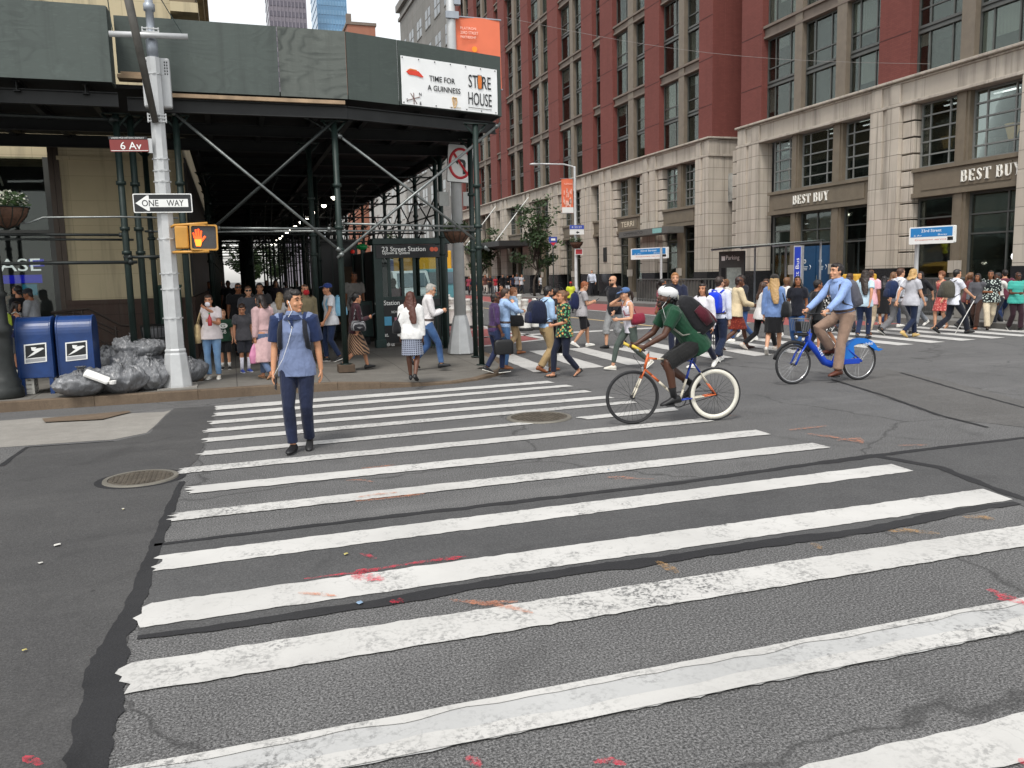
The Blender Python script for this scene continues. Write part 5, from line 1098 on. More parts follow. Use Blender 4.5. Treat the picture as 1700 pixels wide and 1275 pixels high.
gbag(181, 622, 42, 46, 'garbage bag squeezed between the mailbox and the heap', 4); gbag(228, 620, 66, 36, 'flattened garbage bag in the middle layer of the heap', 5, .5, 0, 15.4); gbag(209, 592, 40, 34, 'small garbage bag on top of the heap at its left', 6, .6, .3, 15.5); gbag(247, 594, 50, 32, 'garbage bag topmost at the right of the heap before the wire bin', 7, .6, -.2, 15.5); gbag(316, 636, 38, 40, 'dark garbage bag alone on the right side of the silver pole', 8)
q = PY(160, 628, 13.95); o = empty('foam_tray', q, 'white foam tray lying on the front garbage bag', 'foam tray'); Mt = Matrix.Translation(q) @ Matrix.Rotation(R(26), 4, 'Y'); b = MB(); b.prism(rrect(.36, .20, .03), Mt @ Matrix.Rotation(R(18), 4, 'X'), .05); b.build('tray', mat('foam white', '#ecebe7', .7), o, False, .012); b = MB(); b.lathe([(.05, 0), (.06, .05), (.055, .05), (.04, .01)], q+Vector((.22, -.02, -.10)), 12); b.build('cup', mat('foam white', '#ecebe7'), o)
# bins, crate, cabinet
q = G(262, 612, .15); o = empty('litter_bin', (q.x, q.y+.5, .15), 'black wire mesh litter bin behind the garbage bags', 'litter bin'); b = MB(); c = Vector((q.x, q.y+.5, 0)); mb_ = mat('wire black', (.02, .022, .022), .5, .3)
for k in range(26): a = k*2*math.pi/26; b.tube([c+Vector((.24*math.cos(a), .24*math.sin(a), .15)), c+Vector((.31*math.cos(a), .31*math.sin(a), 1.0))], .007, 4)
for z, r in ((.17, .24), (.45, .262), (.75, .288), (1.0, .31)): b.tube([c+Vector((r*math.cos(k*math.pi/12), r*math.sin(k*math.pi/12), z)) for k in range(24)], .012, 5, True, True)
b.build('mesh_basket', mb_, o); b = MB(); b.lathe([(.22, .17), (.28, .93), (.27, .97), (.05, .99)], c, 16); b.build('bin_liner', mat('liner grey', (.12, .12, .125), .35, 0, .3, 8, .5, 15), o, True)
q = G(39, 656, .15); o = empty('plastic_crate', (q.x, q.y+.2, .15), 'white plastic crate standing between the iron post and mailbox', 'crate'); b = MB(); c = Vector((q.x, q.y+.2, .15)); mc = mat('crate white', '#cfccc2', .6)
b.box(c+Vector((0, 0, .02)), (.30, .3, .03))
for s in (-1, 1):
    for k in range(5): b.box(c+Vector((0, s*.14, .05+.07*k)), (.30, .02, .05)); b.box(c+Vector((s*.14, 0, .05+.07*k)), (.02, .258, .05))
    for t in (-1, 1): b.box(c+Vector((s*.135, t*.135, .19)), (.035, .035, .37))
b.build('slatted_sides', mc, o)
q = G(284, 602, .15); o = empty('green_cabinet', (q.x, q.y, .15), 'dark green street cabinet on a post just behind the silver pole', 'cabinet'); MG = mat('cabinet green', (.018, .06, .04), .5, 0, .2, 4)
c0, c1 = PY(262, 478, q.y), PY(306, 566, q.y); b = MB(); b.bb((c0.x, q.y-.12, c1.z), (c1.x, q.y+.25, c0.z)); b.bb((c0.x-.02, q.y-.14, c0.z+.001), (c1.x+.02, q.y+.27, c0.z+.06)); b.build('box', MG, o, False, .01)
b = MB(); b.bb(((c0.x+c1.x)/2+.05, q.y-.05, .15), (c1.x-.02, q.y+.12, c1.z-.001)); b.build('post', M_SHED, o); b = MB(); b.bb((c1.x-.14, q.y-.128, c1.z-.02), (c1.x-.03, q.y-.121, c1.z+.34)); b.build('sticker', mat('sticker orange', (.70, .28, .02), .6), o)
# ------------------------------------------------------------------ subway entrance at the corner
MK = mat('subway dark green', (.012, .034, .030), .4, 0, .25, 5); MKB = mat('subway sign black', (.014, .015, .017), .35, 0, .15, 5)
YK = 20.35
ks = empty('subway_entrance', (4.2, YK, .15), 'dark green subway entrance with black station sign under the scaffold', 'subway entrance')
def kp(x, y, dy=0): return PY(x, y, YK+dy)
a0, a1 = kp(621, 405), kp(737, 405)
for x, wpx in ((629, 17), (737, 15)):
    c = kp(x, 500); b = MB(); b.bb((c.x-.10, YK-.1, .15), (c.x+.10, YK+.1, kp(x, 400).z)); b.bb((c.x-.13, YK-.13, .15), (c.x+.13, YK+.13, .35)); b.build('post', MK, ks, False, .012)
zt, zs0, zs1 = kp(680, 399).z, kp(680, 428).z, kp(680, 407).z
b = MB(); b.bb((a0.x-.06, YK-.14, zs1+.02), (a1.x+.12, YK+.6, zt+.05)); b.build('header', MK, ks, False, .01)
b = MB(); b.bb((a0.x+.02, YK-.13, zs0), (a1.x+.06, YK-.02, zs1)); sp_ = b.build('sign_panel', MKB, ks)
lw = mat('sign lettering white', '#e8e8e4', .5, 0, 0, 1, 0, 1, None, .12)
cL = kp(632, 414); text('23 Street Station', frame((cL.x, YK-.135, cL.z), (1, 0, 0), (0, 0, 1)), .118, lw, 'lettering', sp_, kp(704, 414).x-cL.x, 'LEFT', .003, None, .0008); cM = kp(633, 421); text('Uptown & Queens', frame((cM.x, YK-.135, cM.z), (1, 0, 0), (0, 0, 1)), .072, lw, 'lettering', sp_, kp(678, 421).x-cM.x, 'LEFT', .003, None, .0006)
for x, m in ((715, 'line orange'), (721.5, 'line orange')):
    b = MB(); c = kp(x, 414); b.lathe([(.01, 0), (.055, 0), (.055, .004), (.01, .004)], (0, 0, 0), 14); Mq = frame((c.x, YK-.132, c.z), (1, 0, 0), (0, 0, 1)); b.v = [tuple(Mq @ Vector(v)) for v in b.v]; b.build('route_bullet', mat(m, (.75, .13, .06), .5), sp_)
z0, z1 = .25, kp(680, 497).z
b = MB(); b.bb((a0.x+.10, YK-.05, z0), (a1.x-.05, YK+.02, z1)); lpn = b.build('lower_panel', MKB, ks)
for s, x, y, hh, wx in (('Station', 637, 503, .115, 26), ('FREE', 622.5, 504, .05, 6), ('NOW OPEN', 650, 518, .06, 22), ('Stat.', 633, 556, .10, 12), ('with us', 637, 572, .10, 18)):
    c = kp(x, y, -.06); text(s, frame((c.x, YK-.056, c.z), (1, 0, 0), (0, 0, 1)), hh, lw, 'lettering', lpn, kp(x+wx, y).x-kp(x, y).x, 'LEFT', .003)
b = MB(); c0, c1 = kp(632, 526), kp(650, 540); b.bb((c0.x, YK-.058, c1.z), (c1.x, YK-.051, c0.z)); b.build('poster', mat('poster blue', (.10, .40, .62), .5), lpn)
b = MB(); c0 = kp(654, 520); c1 = kp(672, 545)        # poster figure strip replaced by a plain pink block
b.bb((c0.x, YK-.058, c1.z), (c1.x, YK-.051, c0.z-.1)); b.build('poster', mat('poster pink', (.55, .22, .30), .5), lpn)
b = MB()                                              # open frame with mullions above the panel
for x in (646, 668, 688): c = kp(x, 460); b.bb((c.x-.035, YK-.04, z1), (c.x+.035, YK+.02, zs0))
b.bb((a0.x+.1, YK-.05, z1+.001), (a1.x-.05, YK+.02, z1+.08)); b.build('window_frame', MK, ks); b = MB(); b.bb((a0.x+.1, YK-.012, z1+.08), (a1.x-.06, YK-.006, zs0)); b.build('pane', glassmat('kiosk glass', (.62, .68, .66), .6), ks)
b = MB(); b.bb((a0.x+.12, YK+.6, .5), (kp(655, 450).x, YK+.65, zs0)); b.build('poster', mat('poster violet', (.04, .02, .05), .5, 0, .6, 1.5), ks)
q = kp(707, 560, -.6); b = MB()
for k in range(8): x = kp(700+5.2*k, 560, -.9).x; b.tube([(x, YK-.9, .15), (x, YK-.9, 1.12)], .013, 6).cut()
b.build_each('baluster', MK, ks); b = MB(); xa, xb = kp(698, 560, -.9).x, kp(741, 560, -.9).x
for z in (.22, 1.12): b.tube([(xa, YK-.9, z), (xb, YK-.9, z), (xb, YK-.1, z)], .02, 6).cut()
b.build_each('handrail', MK, ks)
b = MB(); b.bb((xa+.02, YK-.55, .2), (kp(722, 560, -.5).x, YK-.3, 1.1)); tag(b.build('litter_bin', mat('bin black', (.02, .02, .022), .45), None, False, .03), 'black bin beside the railing of the subway entrance', 'litter bin')
c0 = PY(596, 500, 21.5); c1 = PY(620, 566, 21.5); o = empty('newspaper_box', (c0.x, 21.5, .15), 'dark green newspaper box left of the subway entrance', 'newspaper box'); b = MB(); b.bb((c0.x, 21.4, .35), (c1.x, 21.9, c0.z)); b.build('box', MK, o, False, .02); b = MB(); b.bb((c0.x+.06, 21.388, c0.z-.45), (c1.x-.06, 21.399, c0.z-.1)); b.build('window', MKB, o)
b = MB(); b.bb((c0.x+.08, 21.45, .15), (c1.x-.08, 21.85, .349)); b.build('pedestal', MKB, o)
for nm, px, py, col, lab in (('green_lamp', 601, 410, (.01, .22, .06), 'green globe lamp above the subway stairs'), ('red_signal', 585.5, 418, (.8, .03, .02), 'small red signal lamp glowing in the dark left of the station sign')):
    c = PY(px, py, 24 if nm == 'green_lamp' else 27); b = MB(); b.ell(c, (.16, .16, .09) if nm == 'green_lamp' else (.07, .07, .07), None, 12, 8); o = empty(nm, c, lab, 'lamp'); b.build('globe', mat(nm+' glow', col, .4, 0, 0, 1, 0, 1, None, .05), o, True)
    b = MB(); b.tube([c, (c.x, c.y, .15)], .05 if nm == 'green_lamp' else .04, 8); b.build('post', MK, o)
b = MB(); b.bb((2.45, 27.15, .15), (3.95, 27.3, 3.1)); b.bb((3.8, 22.2, .15), (3.92, 27.149, 2.6)); ew = empty('stair_enclosure', (3.2, 27, .15), 'black wall of the subway stair enclosure behind the station sign', 'wall'); b.build('panel', MKB, ew)
dd = empty('shop_door', (PY(580, 500, 27).x, 27, .15), 'brown wooden shop door deep under the scaffold', 'door'); c0, c1 = PY(566, 443, 27), PY(603, 520, 27); b = MB(); b.bb((c0.x, 27, .15), (c1.x, 27.1, c0.z)); b.build('leaf', mat('door brown', (.11, .065, .035), .5, 0, .2, 2), dd)
b = MB(); b.bb((c0.x+.1, 26.98, 1.2), (c1.x-.1, 26.999, c0.z-.15)); b.build('door_panel', mat('door brown2', (.13, .08, .045), .5, 0, .2, 2), dd)
# ------------------------------------------------------------------ far kerb: lamp, signs, shelter, trees
q = G(957, 500, .15); FL_ = Vector((21.6, PX(957, 500, 21.6).y, 0)); o = empty('street_lamp', (21.6, FL_.y, .15), 'slim far street lamp with curved arm, banner and signs across the street', 'street lamp')
zt = PX(951, 280, 21.6).z; b = octa([(.16, .15), (.16, .9), (.11, 1.0), (.08, zt), (.07, zt+.1)], (21.6, FL_.y), 12); b.build('shaft', M_POLE, o, True)
b = MB(); e = PX(898, 273, 21.6); e2 = PX(925, 271, 21.6); b.tube([(21.6, FL_.y, zt), (21.5, FL_.y+.15, zt+.12)]+[Vector((21.6, FL_.y, zt+.22)).lerp(Vector((19.4, FL_.y+.6, zt+.30)), t) for t in (.3, .7, 1)], .05, 8); b.build('arm', M_POLE, o, True); b = MB(); b.ell((19.1, FL_.y+.65, zt+.27), (.38, .14, .09), None, 12, 6); b.build('lamp_head', M_POLE, o, True)
z1, z0 = PX(940, 301, 21.6).z, PX(940, 357, 21.6).z; x0 = 21.6-.95
bo2, P = mkban('smaller coral banner with white foot on the far street lamp', x0, 21.45, FL_.y-.02, z0, z1); b = MB(); b.bb((x0, FL_.y-.06, z0+.02), (21.45, FL_.y-.052, z0+.38)); b.build('white_foot', SW, bo2); text('FLATIRON', frame((x0+.45, FL_.y-.075, z1-.35), (1, 0, 0), (0, 0, 1)), .10, m_bp, 'lettering', bo2, .55)
rr = random.Random(6); b = MB()
for k in range(26): x = x0+.1+rr.random()*.7; z = z0+.5+rr.random()*1.0; b.box((x, FL_.y-.06, z), (.05, .01, .12+.2*rr.random()))
b.build('figure_marks', m_bp, bo2)
zc = PX(955, 382, 21.6).z; o = empty('direction_sign', (21.6, FL_.y-.2, zc), 'blue and white sign on the far street lamp below its banner', 'street sign'); b = MB(); b.bb((21.1, FL_.y-.22, zc-.3), (22.1, FL_.y-.2, zc+.3)); b.build('plate', SW, o); b = MB(); b.bb((21.1, FL_.y-.232, zc+.05), (22.1, FL_.y-.221, zc+.3)); b.build('blue_band', mat('sign blue', (.05, .09, .42), .5), o)
text('E 23 ST', frame((21.6, FL_.y-.236, zc+.17), (1, 0, 0), (0, 0, 1)), .12, SW, 'lettering', o, .7); b = MB(); b.prism([(-.12, 0), (0, .1), (0, .04), (.12, .04), (.12, -.04), (0, -.04), (0, -.1)], frame((21.65, FL_.y-.222, zc-.16), (1, 0, 0), (0, 0, 1)), .004); b.build('arrow', SB, o)
basket('small flower basket on the far street lamp', (21.6, FL_.y-.1, PX(955, 402, 21.6).z), .45, 9, 40)
zc = PX(957, 418, 21.6).z; o = empty('parking_sign', (21.9, FL_.y-.2, zc), 'small red and white sign on the far street lamp under the flower basket', 'street sign'); b = MB(); b.bb((21.45, FL_.y-.22, zc-.2), (22.0, FL_.y-.2, zc+.2)); b.build('plate', SW, o); b = MB(); b.bb((21.5, FL_.y-.232, zc-.15), (21.95, FL_.y-.221, zc+.15)); b.build('red_field', mat('sign red dull', (.45, .05, .06), .5), o)
zc = PX(918, 400, 22.5); o = empty('shield_sign', zc, 'small blue and red shield sign in front of the street trees', 'sign'); b = MB(); b.prism([(-.3, .3), (.3, .3), (.3, -.05), (0, -.4), (-.3, -.05)], frame(zc, (1, -.3, 0), (0, 0, 1)), .04); b.build('plate', mat('shield blue', (.03, .06, .3), .5), o); b = MB(); b.prism([(-.22, -.12), (.22, -.12), (0, -.34)], frame(zc-Vector((0, .05, 0)), (1, -.3, 0), (0, 0, 1)), .04); b.build('red_tip', RD, o); b = MB(); b.prism([(-.15, .02), (.15, .02), (.15, .18), (-.15, .18)], frame(zc-Vector((0, .05, 0)), (1, -.3, 0), (0, 0, 1)), .02); b.build('white_mark', SW, o); b = MB(); b.tube([(zc.x, zc.y+.03, .15), (zc.x, zc.y+.03, zc.z)], .04, 8); b.build('post', M_SHED, o)
BL = mat('bus sign blue', (.02, .15, .36), .4, 0, .1, 2, 0, 1, None, .25)
def bus_sign(x0, y0, x1, y1, postx, X, label):
    a, c = PX(x0, y0, X), PX(x1, y1, X); o = empty('bus_stop_sign', (X, (a.y+c.y)/2, .15), label, 'bus stop sign'); zc = (a.z+c.z)/2; wd = a.y-c.y; h = a.z-c.z
    if wd < 0: wd = -wd
    pc = Vector((X, (a.y+c.y)/2, zc)); M = frame(pc, (.30, -1, 0), (0, 0, 1)); b = MB(); b.prism(rrect(wd, h, .04), TZ(M, -.15), .15); b.build('case', SW, o); b = MB(); b.prism(rrect(wd*.93, h*.52, .01), TZ(M, .001, 0, h*.17), .004); b.build('blue_screen', BL, o)
    text('23rd Street', TZ(M, .006, 0, h*.26), h*.17, SW, 'lettering', o, wd*.45, 'CENTER', .002, None, .001); text('6 Av', TZ(M, .006, -wd*.3, h*.0), h*.10, SW, 'lettering', o, wd*.18); text('Bway', TZ(M, .006, wd*.25, 0), h*.10, SW, 'lettering', o, wd*.2); text('Crosstown service', TZ(M, .002, -.02, -h*.25), h*.10, mat('sign ink', '#c56a50', .6), 'lettering', o, wd*.7)
    b = MB(); b.prism([(-.06*wd, -.06*h), (.06*wd, -.06*h), (.06*wd, .14*h), (-.06*wd, .14*h)], TZ(M, .002, wd*.42, -h*.28), .003); b.build('symbol', SB, o)
    b = MB(); s = wd/2*postx; b.tube([(X+.1, pc.y+s, .15), (X+.1, pc.y+s, zc+h/2)], .07, 8); b.build('post', M_POLE, o); return o
bus_sign(1057, 413, 1097, 429, -.9, 22.0, 'smaller 23rd Street bus stop sign beyond the dark railing, left of centre'); bus_sign(1517, 378, 1576, 403, .9, 22.0, 'larger blue 23rd Street bus stop sign before the shop window at right')
# bus shelter
sh = empty('bus_shelter', (22.3, 34, .15), 'glass roofed bus shelter in front of the blue shop doors', 'bus shelter'); zr = PX(1270, 409, 22.3).z; ya, yb = PX(1216, 409, 22.3).y, PX(1331, 409, 22.3).y
b = MB()
for k in range(4): y0 = ya+(yb-ya)*k/4; b.add([(21.0, y0, zr-.02), (23.6, y0, zr+.16), (23.6, y0+(yb-ya)/4+.03, zr+.16), (21.0, y0+(yb-ya)/4+.03, zr-.02)], [(0, 1, 2, 3)]); b.add([(21.0, y0, zr+.0), (23.6, y0, zr+.18), (23.6, y0+(yb-ya)/4+.03, zr+.18), (21.0, y0+(yb-ya)/4+.03, zr)], [(3, 2, 1, 0)]); b.cut()
b.build_each('roof_pane', mat('shelter glass roof', (.33, .37, .36), .2, 0, .1, 2), sh); b = MB()
for y in (ya-.2, (ya+yb)/2, yb+.2): b.tube([(23.4, y, .15), (23.4, y, zr+.1), (21.05, y, zr-.06)], .05, 6).cut()
b.build_each('post', M_POLED, sh)
q = PX(1216, 470, 21.9); o = empty('parking_board', (21.9, q.y, .15), 'dark grey Parking map board on the far pavement', 'map board'); ww = .5*(PX(1197, 450, 21.9).y-PX(1237, 450, 21.9).y); zt = PX(1216, 417, 21.9).z; M = frame((21.9, q.y, 0), (.45, -1, 0), (0, 0, 1)); ww = abs(ww)*.68
b = MB(); b.prism([(-ww, .15), (ww, .15), (ww, zt), (-ww, zt)], M, .12); b.build('case', mat('board grey', (.06, .062, .06), .45), o); b = MB(); b.prism([(-ww*.35, .9), (ww*.8, .9), (ww*.8, zt-.75), (-ww*.35, zt-.75)], TZ(M, .121), .004); b.build('map', mat('map pale green', (.30, .35, .32), .5, 0, .25, 6), o); b = MB(); b.prism([(-ww*.8, .9), (-ww*.45, .9), (-ww*.45, zt-.75), (-ww*.8, zt-.75)], TZ(M, .121), .004); b.build('legend', SB, o)
text('Parking', TZ(M, .124, ww*.10, zt-.32), .20, SW, 'lettering', o, ww*1.05); b = MB(); b.prism([(-ww*.78, zt-.42), (-ww*.5, zt-.42), (-ww*.5, zt-.22), (-ww*.78, zt-.22)], TZ(M, .122), .003); b.build('symbol', SW, o)
q = PX(1327, 470, 21.8); zt = PX(1327, 408, 21.8).z; o = empty('bus_pylon', (21.8, q.y, .15), 'slim blue bus pylon with vertical lettering beside the shop doors', 'pylon'); M = frame((21.8, q.y, 0), (.5, -1, 0), (0, 0, 1)); b = MB(); b.prism([(-.17, .15), (.17, .15), (.17, zt), (-.17, zt)], M, .2); b.build('case', mat('pylon grey', (.35, .37, .40), .5), o); b = MB(); b.prism([(-.13, .7), (.13, .7), (.13, zt-.05), (-.13, zt-.05)], TZ(M, .201), .004); b.build('blue_face', mat('pylon blue', (.02, .05, .40), .4), o)
text('Select Bus', TZ(M, .208, 0, 1.6) @ Matrix.Rotation(R(90), 4, 'Z'), .15, SW, 'lettering', o, 1.3)
MR = mat('railing grey', (.12, .12, .115), .45, .3, .2, 5)
def railing(label, px0, px1, pyt, X, n, solid, xe=None, back=1.6, name='railing'):
    a, c = PX(px0, pyt, X), PX(px1, pyt, X); zt = (a.z+c.z)/2; o = empty(name, (X, (a.y+c.y)/2, .15), label, 'railing'); b = MB()
    segs = [((X, a.y), (X, c.y), n), ((X, c.y), (X+back, c.y), 8)]
    for (x0, y0), (x1, y1), k in segs:
        for i in range(k+1): t = i/k; x, y = x0+(x1-x0)*t, y0+(y1-y0)*t; b.bb((x-.025, y-.025, .15), (x+.025, y+.025, zt-.03)); b.cut()
    b.build_each('baluster', MR, o); b = MB()
    for (x0, y0), (x1, y1), k in segs:
        for z in (.25, zt): b.tube([(x0, y0, z), (x1, y1, z)], .04, 6); b.cut()
    b.build_each('handrail', MR, o)
    if solid: b = MB(); b.bb((X+.03, c.y+.05, .3), (X+.06, a.y-.05, zt-.08)); b.build('infill_panel', mat('railing panel', (.10, .095, .085), .6, 0, .3, 3), o)
    return o
railing('dark solid railing round the far subway stairs behind the bald man', 1058, 1165, 464, 22.6, 22, True); railing('grey picket railing with sloping handrail behind the woman in red', 1468, 1563, 463, 22.6, 34, False)
b = MB(); a = PX(1523, 500, 22.0); c = PX(1558, 483, 22.0); b.tube([a, c], .03, 6); tag(b.build('handrail', MR), 'single sloping handrail in front of the picket railing', 'handrail')
o = empty('concrete_block', (22.3, 19.2, .15), 'pale concrete block wall on the far pavement at right edge', 'concrete block'); b = MB(); b.bb((21.9, 16.0, .15), (22.9, 19.1, .95)); b.build('block', M_SLAB, o, False, .03); b = MB(); b.bb((21.85, 19.11, .15), (22.95, 20.6, .72)); b.build('block', M_SLAB, o, False, .03)
q = PX(1415, 464, 23.6); o = empty('food_cart', (23.6, q.y, .15), 'yellow topped cart behind the second cyclist on the far pavement', 'cart'); zt = PX(1415, 455, 23.6).z; b = MB(); b.bb((23.2, q.y-.7, zt-.32), (24.2, q.y+.7, zt)); b.build('canopy', mat('cart yellow', (.66, .38, .05), .6, 0, .1, 3), o, False, .06); b = MB(); b.bb((23.3, q.y-.6, .5), (24.1, q.y+.6, zt-.4)); b.build('body', mat('cart steel', (.22, .21, .20), .5, .3, .3, 2), o, False, .03)
for s in (-1, 1): b = MB(); b.tube([(23.35, q.y+s*.45, .4), (23.42, q.y+s*.45, .4)], .25, 14); b.build('wheel', M_SHED, o)
# delineators
def delin(px, py, label, h=1.05):
    p = G(px, py); o = empty('traffic_delineator', p, label, 'traffic delineator', 'white delineators on the painted island'); p.z = 0
    b = MB(); b.lathe([(.20, .09), (.19, .12), (.15, .6), (.155, .62), (.14, .64), (.11, h-.1), (.13, h-.08), (.12, h)], p, 16); b.build('post', mat('delineator white', '#d6d5cf', .5, 0, .12, 3), o, True); b = MB(); b.lathe([(.27, .004), (.27, .07), (.2, .1), (.05, .1)], p, 12); b.build('foot', mat('rubber black', (.02, .02, .02), .7), o)
    b = MB()
    for z in (.55, .85): b.lathe([(.162-.03*(z > .6), z), (.158-.03*(z > .6), z+.09)], p, 16).cut()
    b.build_each('reflective_band', mat('reflective band', '#b9b6ae', .4), o)
for px, py, lab in ((751, 541, 'white delineator left of the corner lamp pole, nearest it'), (776, 545, 'white delineator just right of the corner lamp pole'), (872, 549, 'white delineator behind the man with the shoulder bag'), (890, 547, 'white delineator next to the man with navy backpack'), (862, 531, 'farther white delineator between the two men in light blue shirts'), (744, 528, 'farther white delineator seen left of the lamp pole')): delin(px, py, lab)
b = MB()
for y in (29, 33.5): 
    for z in (.35, .6, .85): b.bb((8.6, y, z), (8.68, y+4, z+.12))
    for yy in (y+.2, y+3.6): b.bb((8.58, yy, .02), (8.70, yy+.12, 1.0))
    b.cut()
o = empty('barricade', (8.64, 31, 0), 'white slatted barricade along the painted island', 'barricade'); b.build_each('barrier_section', mat('delineator white', '#d6d5cf'), o)
# ------------------------------------------------------------------ trees
def tree(label, x, y, h, cr, seed, trunk_h, n=2600, m=None, size=.16):
    o = empty('street_tree', (x, y, .15), label, 'tree', 'street trees'); rr = random.Random(seed); b = MB(); bk = mat('bark', (.045, .036, .028), .9, 0, .4, 9, .6, 30)
    pts = [(x+.05*rr.gauss(0, 1)*k, y+.05*rr.gauss(0, 1)*k, .1+trunk_h*k/5) for k in range(6)]; b.tube(pts, [.11-.012*k for k in range(6)], 8); tips = []
    for i in range(16):
        a = rr.random()*6.28; s = Vector(pts[rr.choice([3, 4, 5])]); L = cr*rr.uniform(.5, 1.1); e = s+Vector((math.cos(a)*L*.8, math.sin(a)*L*.8, rr.uniform(.15, 1)*(h-trunk_h))); mid = s.lerp(e, .5)+Vector((0, 0, .25)); b.tube([s, mid, e], [.045, .03, .012], 5); tips += [mid.lerp(e, .4), e, s.lerp(mid, .8)]
    b.build('trunk', bk, o, True); b = MB(); b2 = MB()
    for t in tips:
        k = int(n/len(tips)); (leaves)(b if rr.random() < .6 else b2, t, (cr*.28, cr*.28, cr*.25), int(k*rr.uniform(.3, 1.5)), size, rr, 1)
    c = b.build('crown', m or M_LEAF2, o); b2.build('crown_paler_leaves', M_LEAF, o); return o  # second mesh holds the paler green leaf clusters, picked at random
tree('leafy street tree left of the far lamp, larger of the two', 22.3, 60.5, 8.3, 2.0, 3, 3.2, 2700); tree('smaller street tree at the hotel canopy behind the scaffold leg', 22.2, 75, 7.0, 1.9, 5, 2.8, 2100)
for k, (x, y) in enumerate(((2.5, 118), (6.5, 128), (22, 112))): tree(('tree at the far end of the scaffold tunnel, nearer of the two', 'tree at the far end of the scaffold tunnel, farther one', 'distant street tree by the grey office building')[k], x, y, 7.5, 2.8, 20+k, 2.6, 3000, None, .22)
# ------------------------------------------------------------------ vehicles in the street
def van(name, label, cat, c, L, W, H, col, glasscol, boxcol=None, hood=.8):
    x, y = c; o = empty(name, (x, y, 0), label, cat); m = mat(name+' paint', col, .3, 0, .04, 2); g = mat('car glass', (.10, .14, .17), .08, 0, .3, .8, 0, 1, .8)
    prof = [(0, .35), (0, .95), (.25, 1.15), (hood, 1.25), (hood+.75, H*.97), (hood+1.0, H), (L-.05, H), (L, H-.1), (L, .35)]
    b = MB(); b.prism(prof, frame((x-W/2, y, 0), (0, 1, 0), (0, 0, 1)), W); b.build('body', m, o, False, .06)
    b = MB(); b.add([(x-W/2+.12, y+hood+.02, 1.30), (x+W/2-.12, y+hood+.02, 1.30), (x+W/2-.22, y+hood+.68, H*.93), (x-W/2+.22, y+hood+.68, H*.93)], [(0, 1, 2, 3)])
    for v in range(4): b.v[v] = (b.v[v][0], b.v[v][1]-.04, b.v[v][2]+.02)
    b.build('windscreen', g, o); b = MB()
    for s in (-1, 1): b.box((x+s*(W/2-.22), y-.015, .82), (.3, .05, .2)).cut()
    b.build_each('headlight', SW, o); b = MB(); b.box((x, y-.02, .62), (W*.5, .04, .22)); b.build('grille', SB, o); b = MB(); b.box((x, y-.05, .42), (W*.96, .12, .16)); b.build('bumper', SB, o)
    for s in (-1, 1):
        for yy in (.8, L-.9): b = MB(); b.tube([(x+s*(W/2-.2), y+yy, .36), (x+s*(W/2+.02), y+yy, .36)], .36, 16); b.build('wheel', mat('tyre', (.02, .02, .02), .8), o)
    for s in (-1, 1): b = MB(); b.box((x+s*(W/2+.13), y+hood+.3, 1.35), (.16, .08, .24)); b.build('mirror', SB, o)
    return o
q = G(690, 520); van('white_van', 'white van with large windscreen seen through the subway entrance glass', 'van', (PY(692, 480, 44).x, 44), 5.2, 2.0, 2.2, (.62, .66, .70), None)
t2 = empty('yellow_truck', (PY(714, 450, 50).x, 50, 0), 'yellow box truck behind the white van', 'truck'); xq = PY(716, 450, 50).x; b = MB(); b.bb((xq-1.0, 50, 1.0), (xq+1.3, 57, 3.4)); b.build('cargo_box', mat('truck yellow', (.72, .36, .02), .4), t2, False, .05); b = MB(); b.bb((xq-.9, 48.3, .5), (xq+1.2, 49.98, 2.3)); b.build('cab', mat('cab teal', (.10, .28, .32), .3), t2, False, .1); b = MB(); b.bb((xq-.75, 48.25, 1.4), (xq+1.05, 48.299, 2.1)); b.build('windscreen', mat('car glass', (.1, .14, .17)), t2)
for s in (-.75, 1.05):
    for y in (49.1, 55.5): b = MB(); b.tube([(xq+s-.15, y, .45), (xq+s+.15, y, .45)], .45, 14); b.build('wheel', mat('tyre', (.02, .02, .02)), t2)
text('MOVING', frame((xq+.1, 49.99, 2.85), (1, 0, 0), (0, 0, 1)), .3, mat('truck letter', '#8a5a10', .6), 'lettering', t2, 1.2) if False else None
bl = van('blue_bus', 'blue vehicle roof far down the street above the white van', 'bus', (PY(683, 440, 70).x, 70), 9, 2.5, 3.4, (.02, .04, .22), None, None, .4)

a, c = PY(840, 29, 34), PX(1545, 106, XF-.05); b = MB(); b.tube([a.lerp(c, t)-Vector((0, 0, .5*math.sin(math.pi*t))) for t in [k/12 for k in range(13)]], .007, 5); tag(b.build('overhead_cable', mat('cable pale', (.24, .22, .21), .6)), 'thin pale overhead cable crossing in front of the red brick building', 'cable')
